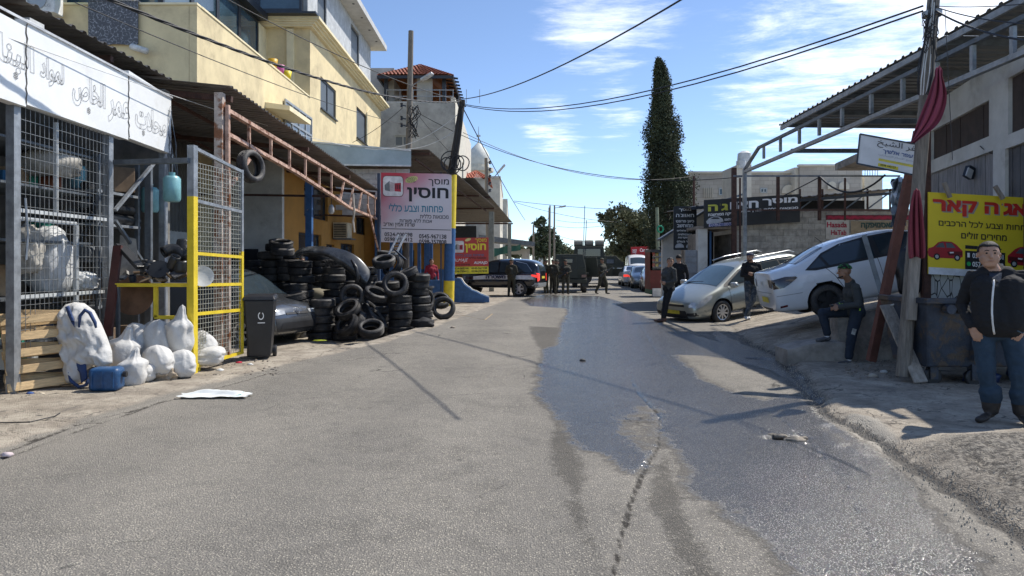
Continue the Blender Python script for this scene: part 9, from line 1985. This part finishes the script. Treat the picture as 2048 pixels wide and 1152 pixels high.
q = G(510,722); wb.location = (q.x, q.y+.25,0); wb.rotation_euler = (0,0, R(14))
# litter, rubble and pebbles
mb = MB(); cols = 0
rub = []
def pebble(x, y, s, z=None):
    k = random.randint(0,99); v = [Vector((math.cos(i*1.256+k)*s*random.uniform(.7,1.1),math.sin(i*1.256+k)*s*random.uniform(.7,1.1),0)) for i in range(5)]; z = gz(x, y)+.0 if z is None else z
    b0 = [Vector((x, y, z-.01))+q_ for q_ in v]; t0 = [Vector((x, y, z+s*random.uniform(.4,.8)))+q_*.6 for q_ in v]; o = len(mb.v); mb.v += [tuple(q_) for q_ in b0+t0]; mb.f += [tuple(o+5+i for i in range(5))]+[(o+i, o+(i+1) % 5, o+5+(i+1) % 5, o+5+i) for i in range(5)]; mb.mi += [0]*6
for _ in range(6500):
    y = random.uniform(2.4,15)**1.0; u_ = random.random()
    if u_ < .42: x = er(y)+random.gauss(.05,.16); s = random.uniform(.002,.007)
    elif u_ < .62: x = el(y)-abs(random.gauss(0,.9)); s = random.uniform(.003,.012)
    elif u_ < .85 and y < 7: x = er(y)+random.uniform(.1,2.4); s = random.uniform(.002,.006)
    else: x = random.uniform(float(el(y)), float(er(y))); s = random.uniform(.002,.005)
    pebble(x, y, s)
tag(tag(mb.build('loose_gravel', M('gravel',(.38,.34,.28),.95,0,.4,40)),'loose grit and small stones along the broken road edges','gravel'), kind='stuff')
mb = MB()
for _ in range(420):
    if random.random() < .6: q = G(random.uniform(1690,1850),random.uniform(700,765)); x, y = q.x, q.y
    else: q = G(random.uniform(410,560),random.uniform(722,752)); x, y = q.x, q.y
    pebble(x, y, random.uniform(.01,.03),gz(x, y) if y < 11 else .02)
tag(tag(mb.build('wall_rubble', M('rubble',(.22,.19,.155),.95,0,.4,30)),'rubble and dry debris at the foot of the retaining wall and gate','rubble'), kind='stuff')
for (px, py, c_, nm, lab, sz) in ((478,727,(.5,.02,.05),'red_scrap','red plastic scrap at the foot of the gate',.05),(500,731,(.6,.6,.58),'paper_cup','white cup lying by the wheelie bin',.05),(440,743,(.65,.65,.62),'white_scrap','white plastic scrap left of the red one',.06),(84,790,(.7,.6,.45),'pale_scrap','small pale scrap at the foot of the first shop post',.035),(14,912,(.6,.5,.5),'paper_scrap','red and white paper scrap at the left edge of the road',.045),(60,789,(.04,.1,.3),'blue_scrap','flat blue scrap in front of the pallet',.05),(80,834,(.03,.03,.03),'drain_cap','small dark disc set in the left pavement',.05),(1768,745,(.6,.6,.58),'white_scrap','white scrap below the leaning red-brown post',.05),(1745,753,(.45,.40,.33),'paper_scrap','flat pale paper before the retaining wall',.06),(905,656,(.3,.25,.2),'pale_scrap','little brown scrap on the pavement right of the tyres',.06),(1165,722,(.05,.05,.05),'dark_clod','small dark clod on the wet road',.05)):
    q = G(px, py, gz(*G(px, py)[:2])); blob(nm, lab, 'litter' if nm != 'drain_cap' else 'drain cap', q+Vector((0,0,.012)),(sz, sz*.7, sz*(.5 if nm != 'drain_cap' else .1)), M(nm+str(px), c_, .7),.4, px % 17,2)
# stones in the pothole
for i, (px, py, s) in enumerate(((1590,877,.10),(1560,868,.06),(1605,872,.05),(1545,866,.05))): q = G(px, py); blob('broken_stone',['largest','middle','right','left'][i]+' broken stone in the road pothole','stone',(q.x, q.y, -.02),(s, s*.6, s*.35),M('pot_stone',(.22,.19,.15),.8,0,.3,20,.6,40),.4, i+20,3, freq=5)
mb = MB(); mb.tube([G(-20,850)+Vector((0,0,.02)), G(60,848)+Vector((0,0,.02)), G(110,838)+Vector((0,0,.03)), G(120,830)+Vector((0,0,.02))],.006,5); tag(mb.build('ground_cable', blackcable),'thin black cable lying on the left pavement','cable')
mb = MB(); mb.tube([G(880,626,0),G(930,632,0),G(970,640,0),G(985,628,0)],.012,5); tag(mb.build('yellow_hose', M('faded_hose',(.45,.3,.12),.7)),'faded hose on the ground right of the tyre pile','hose')
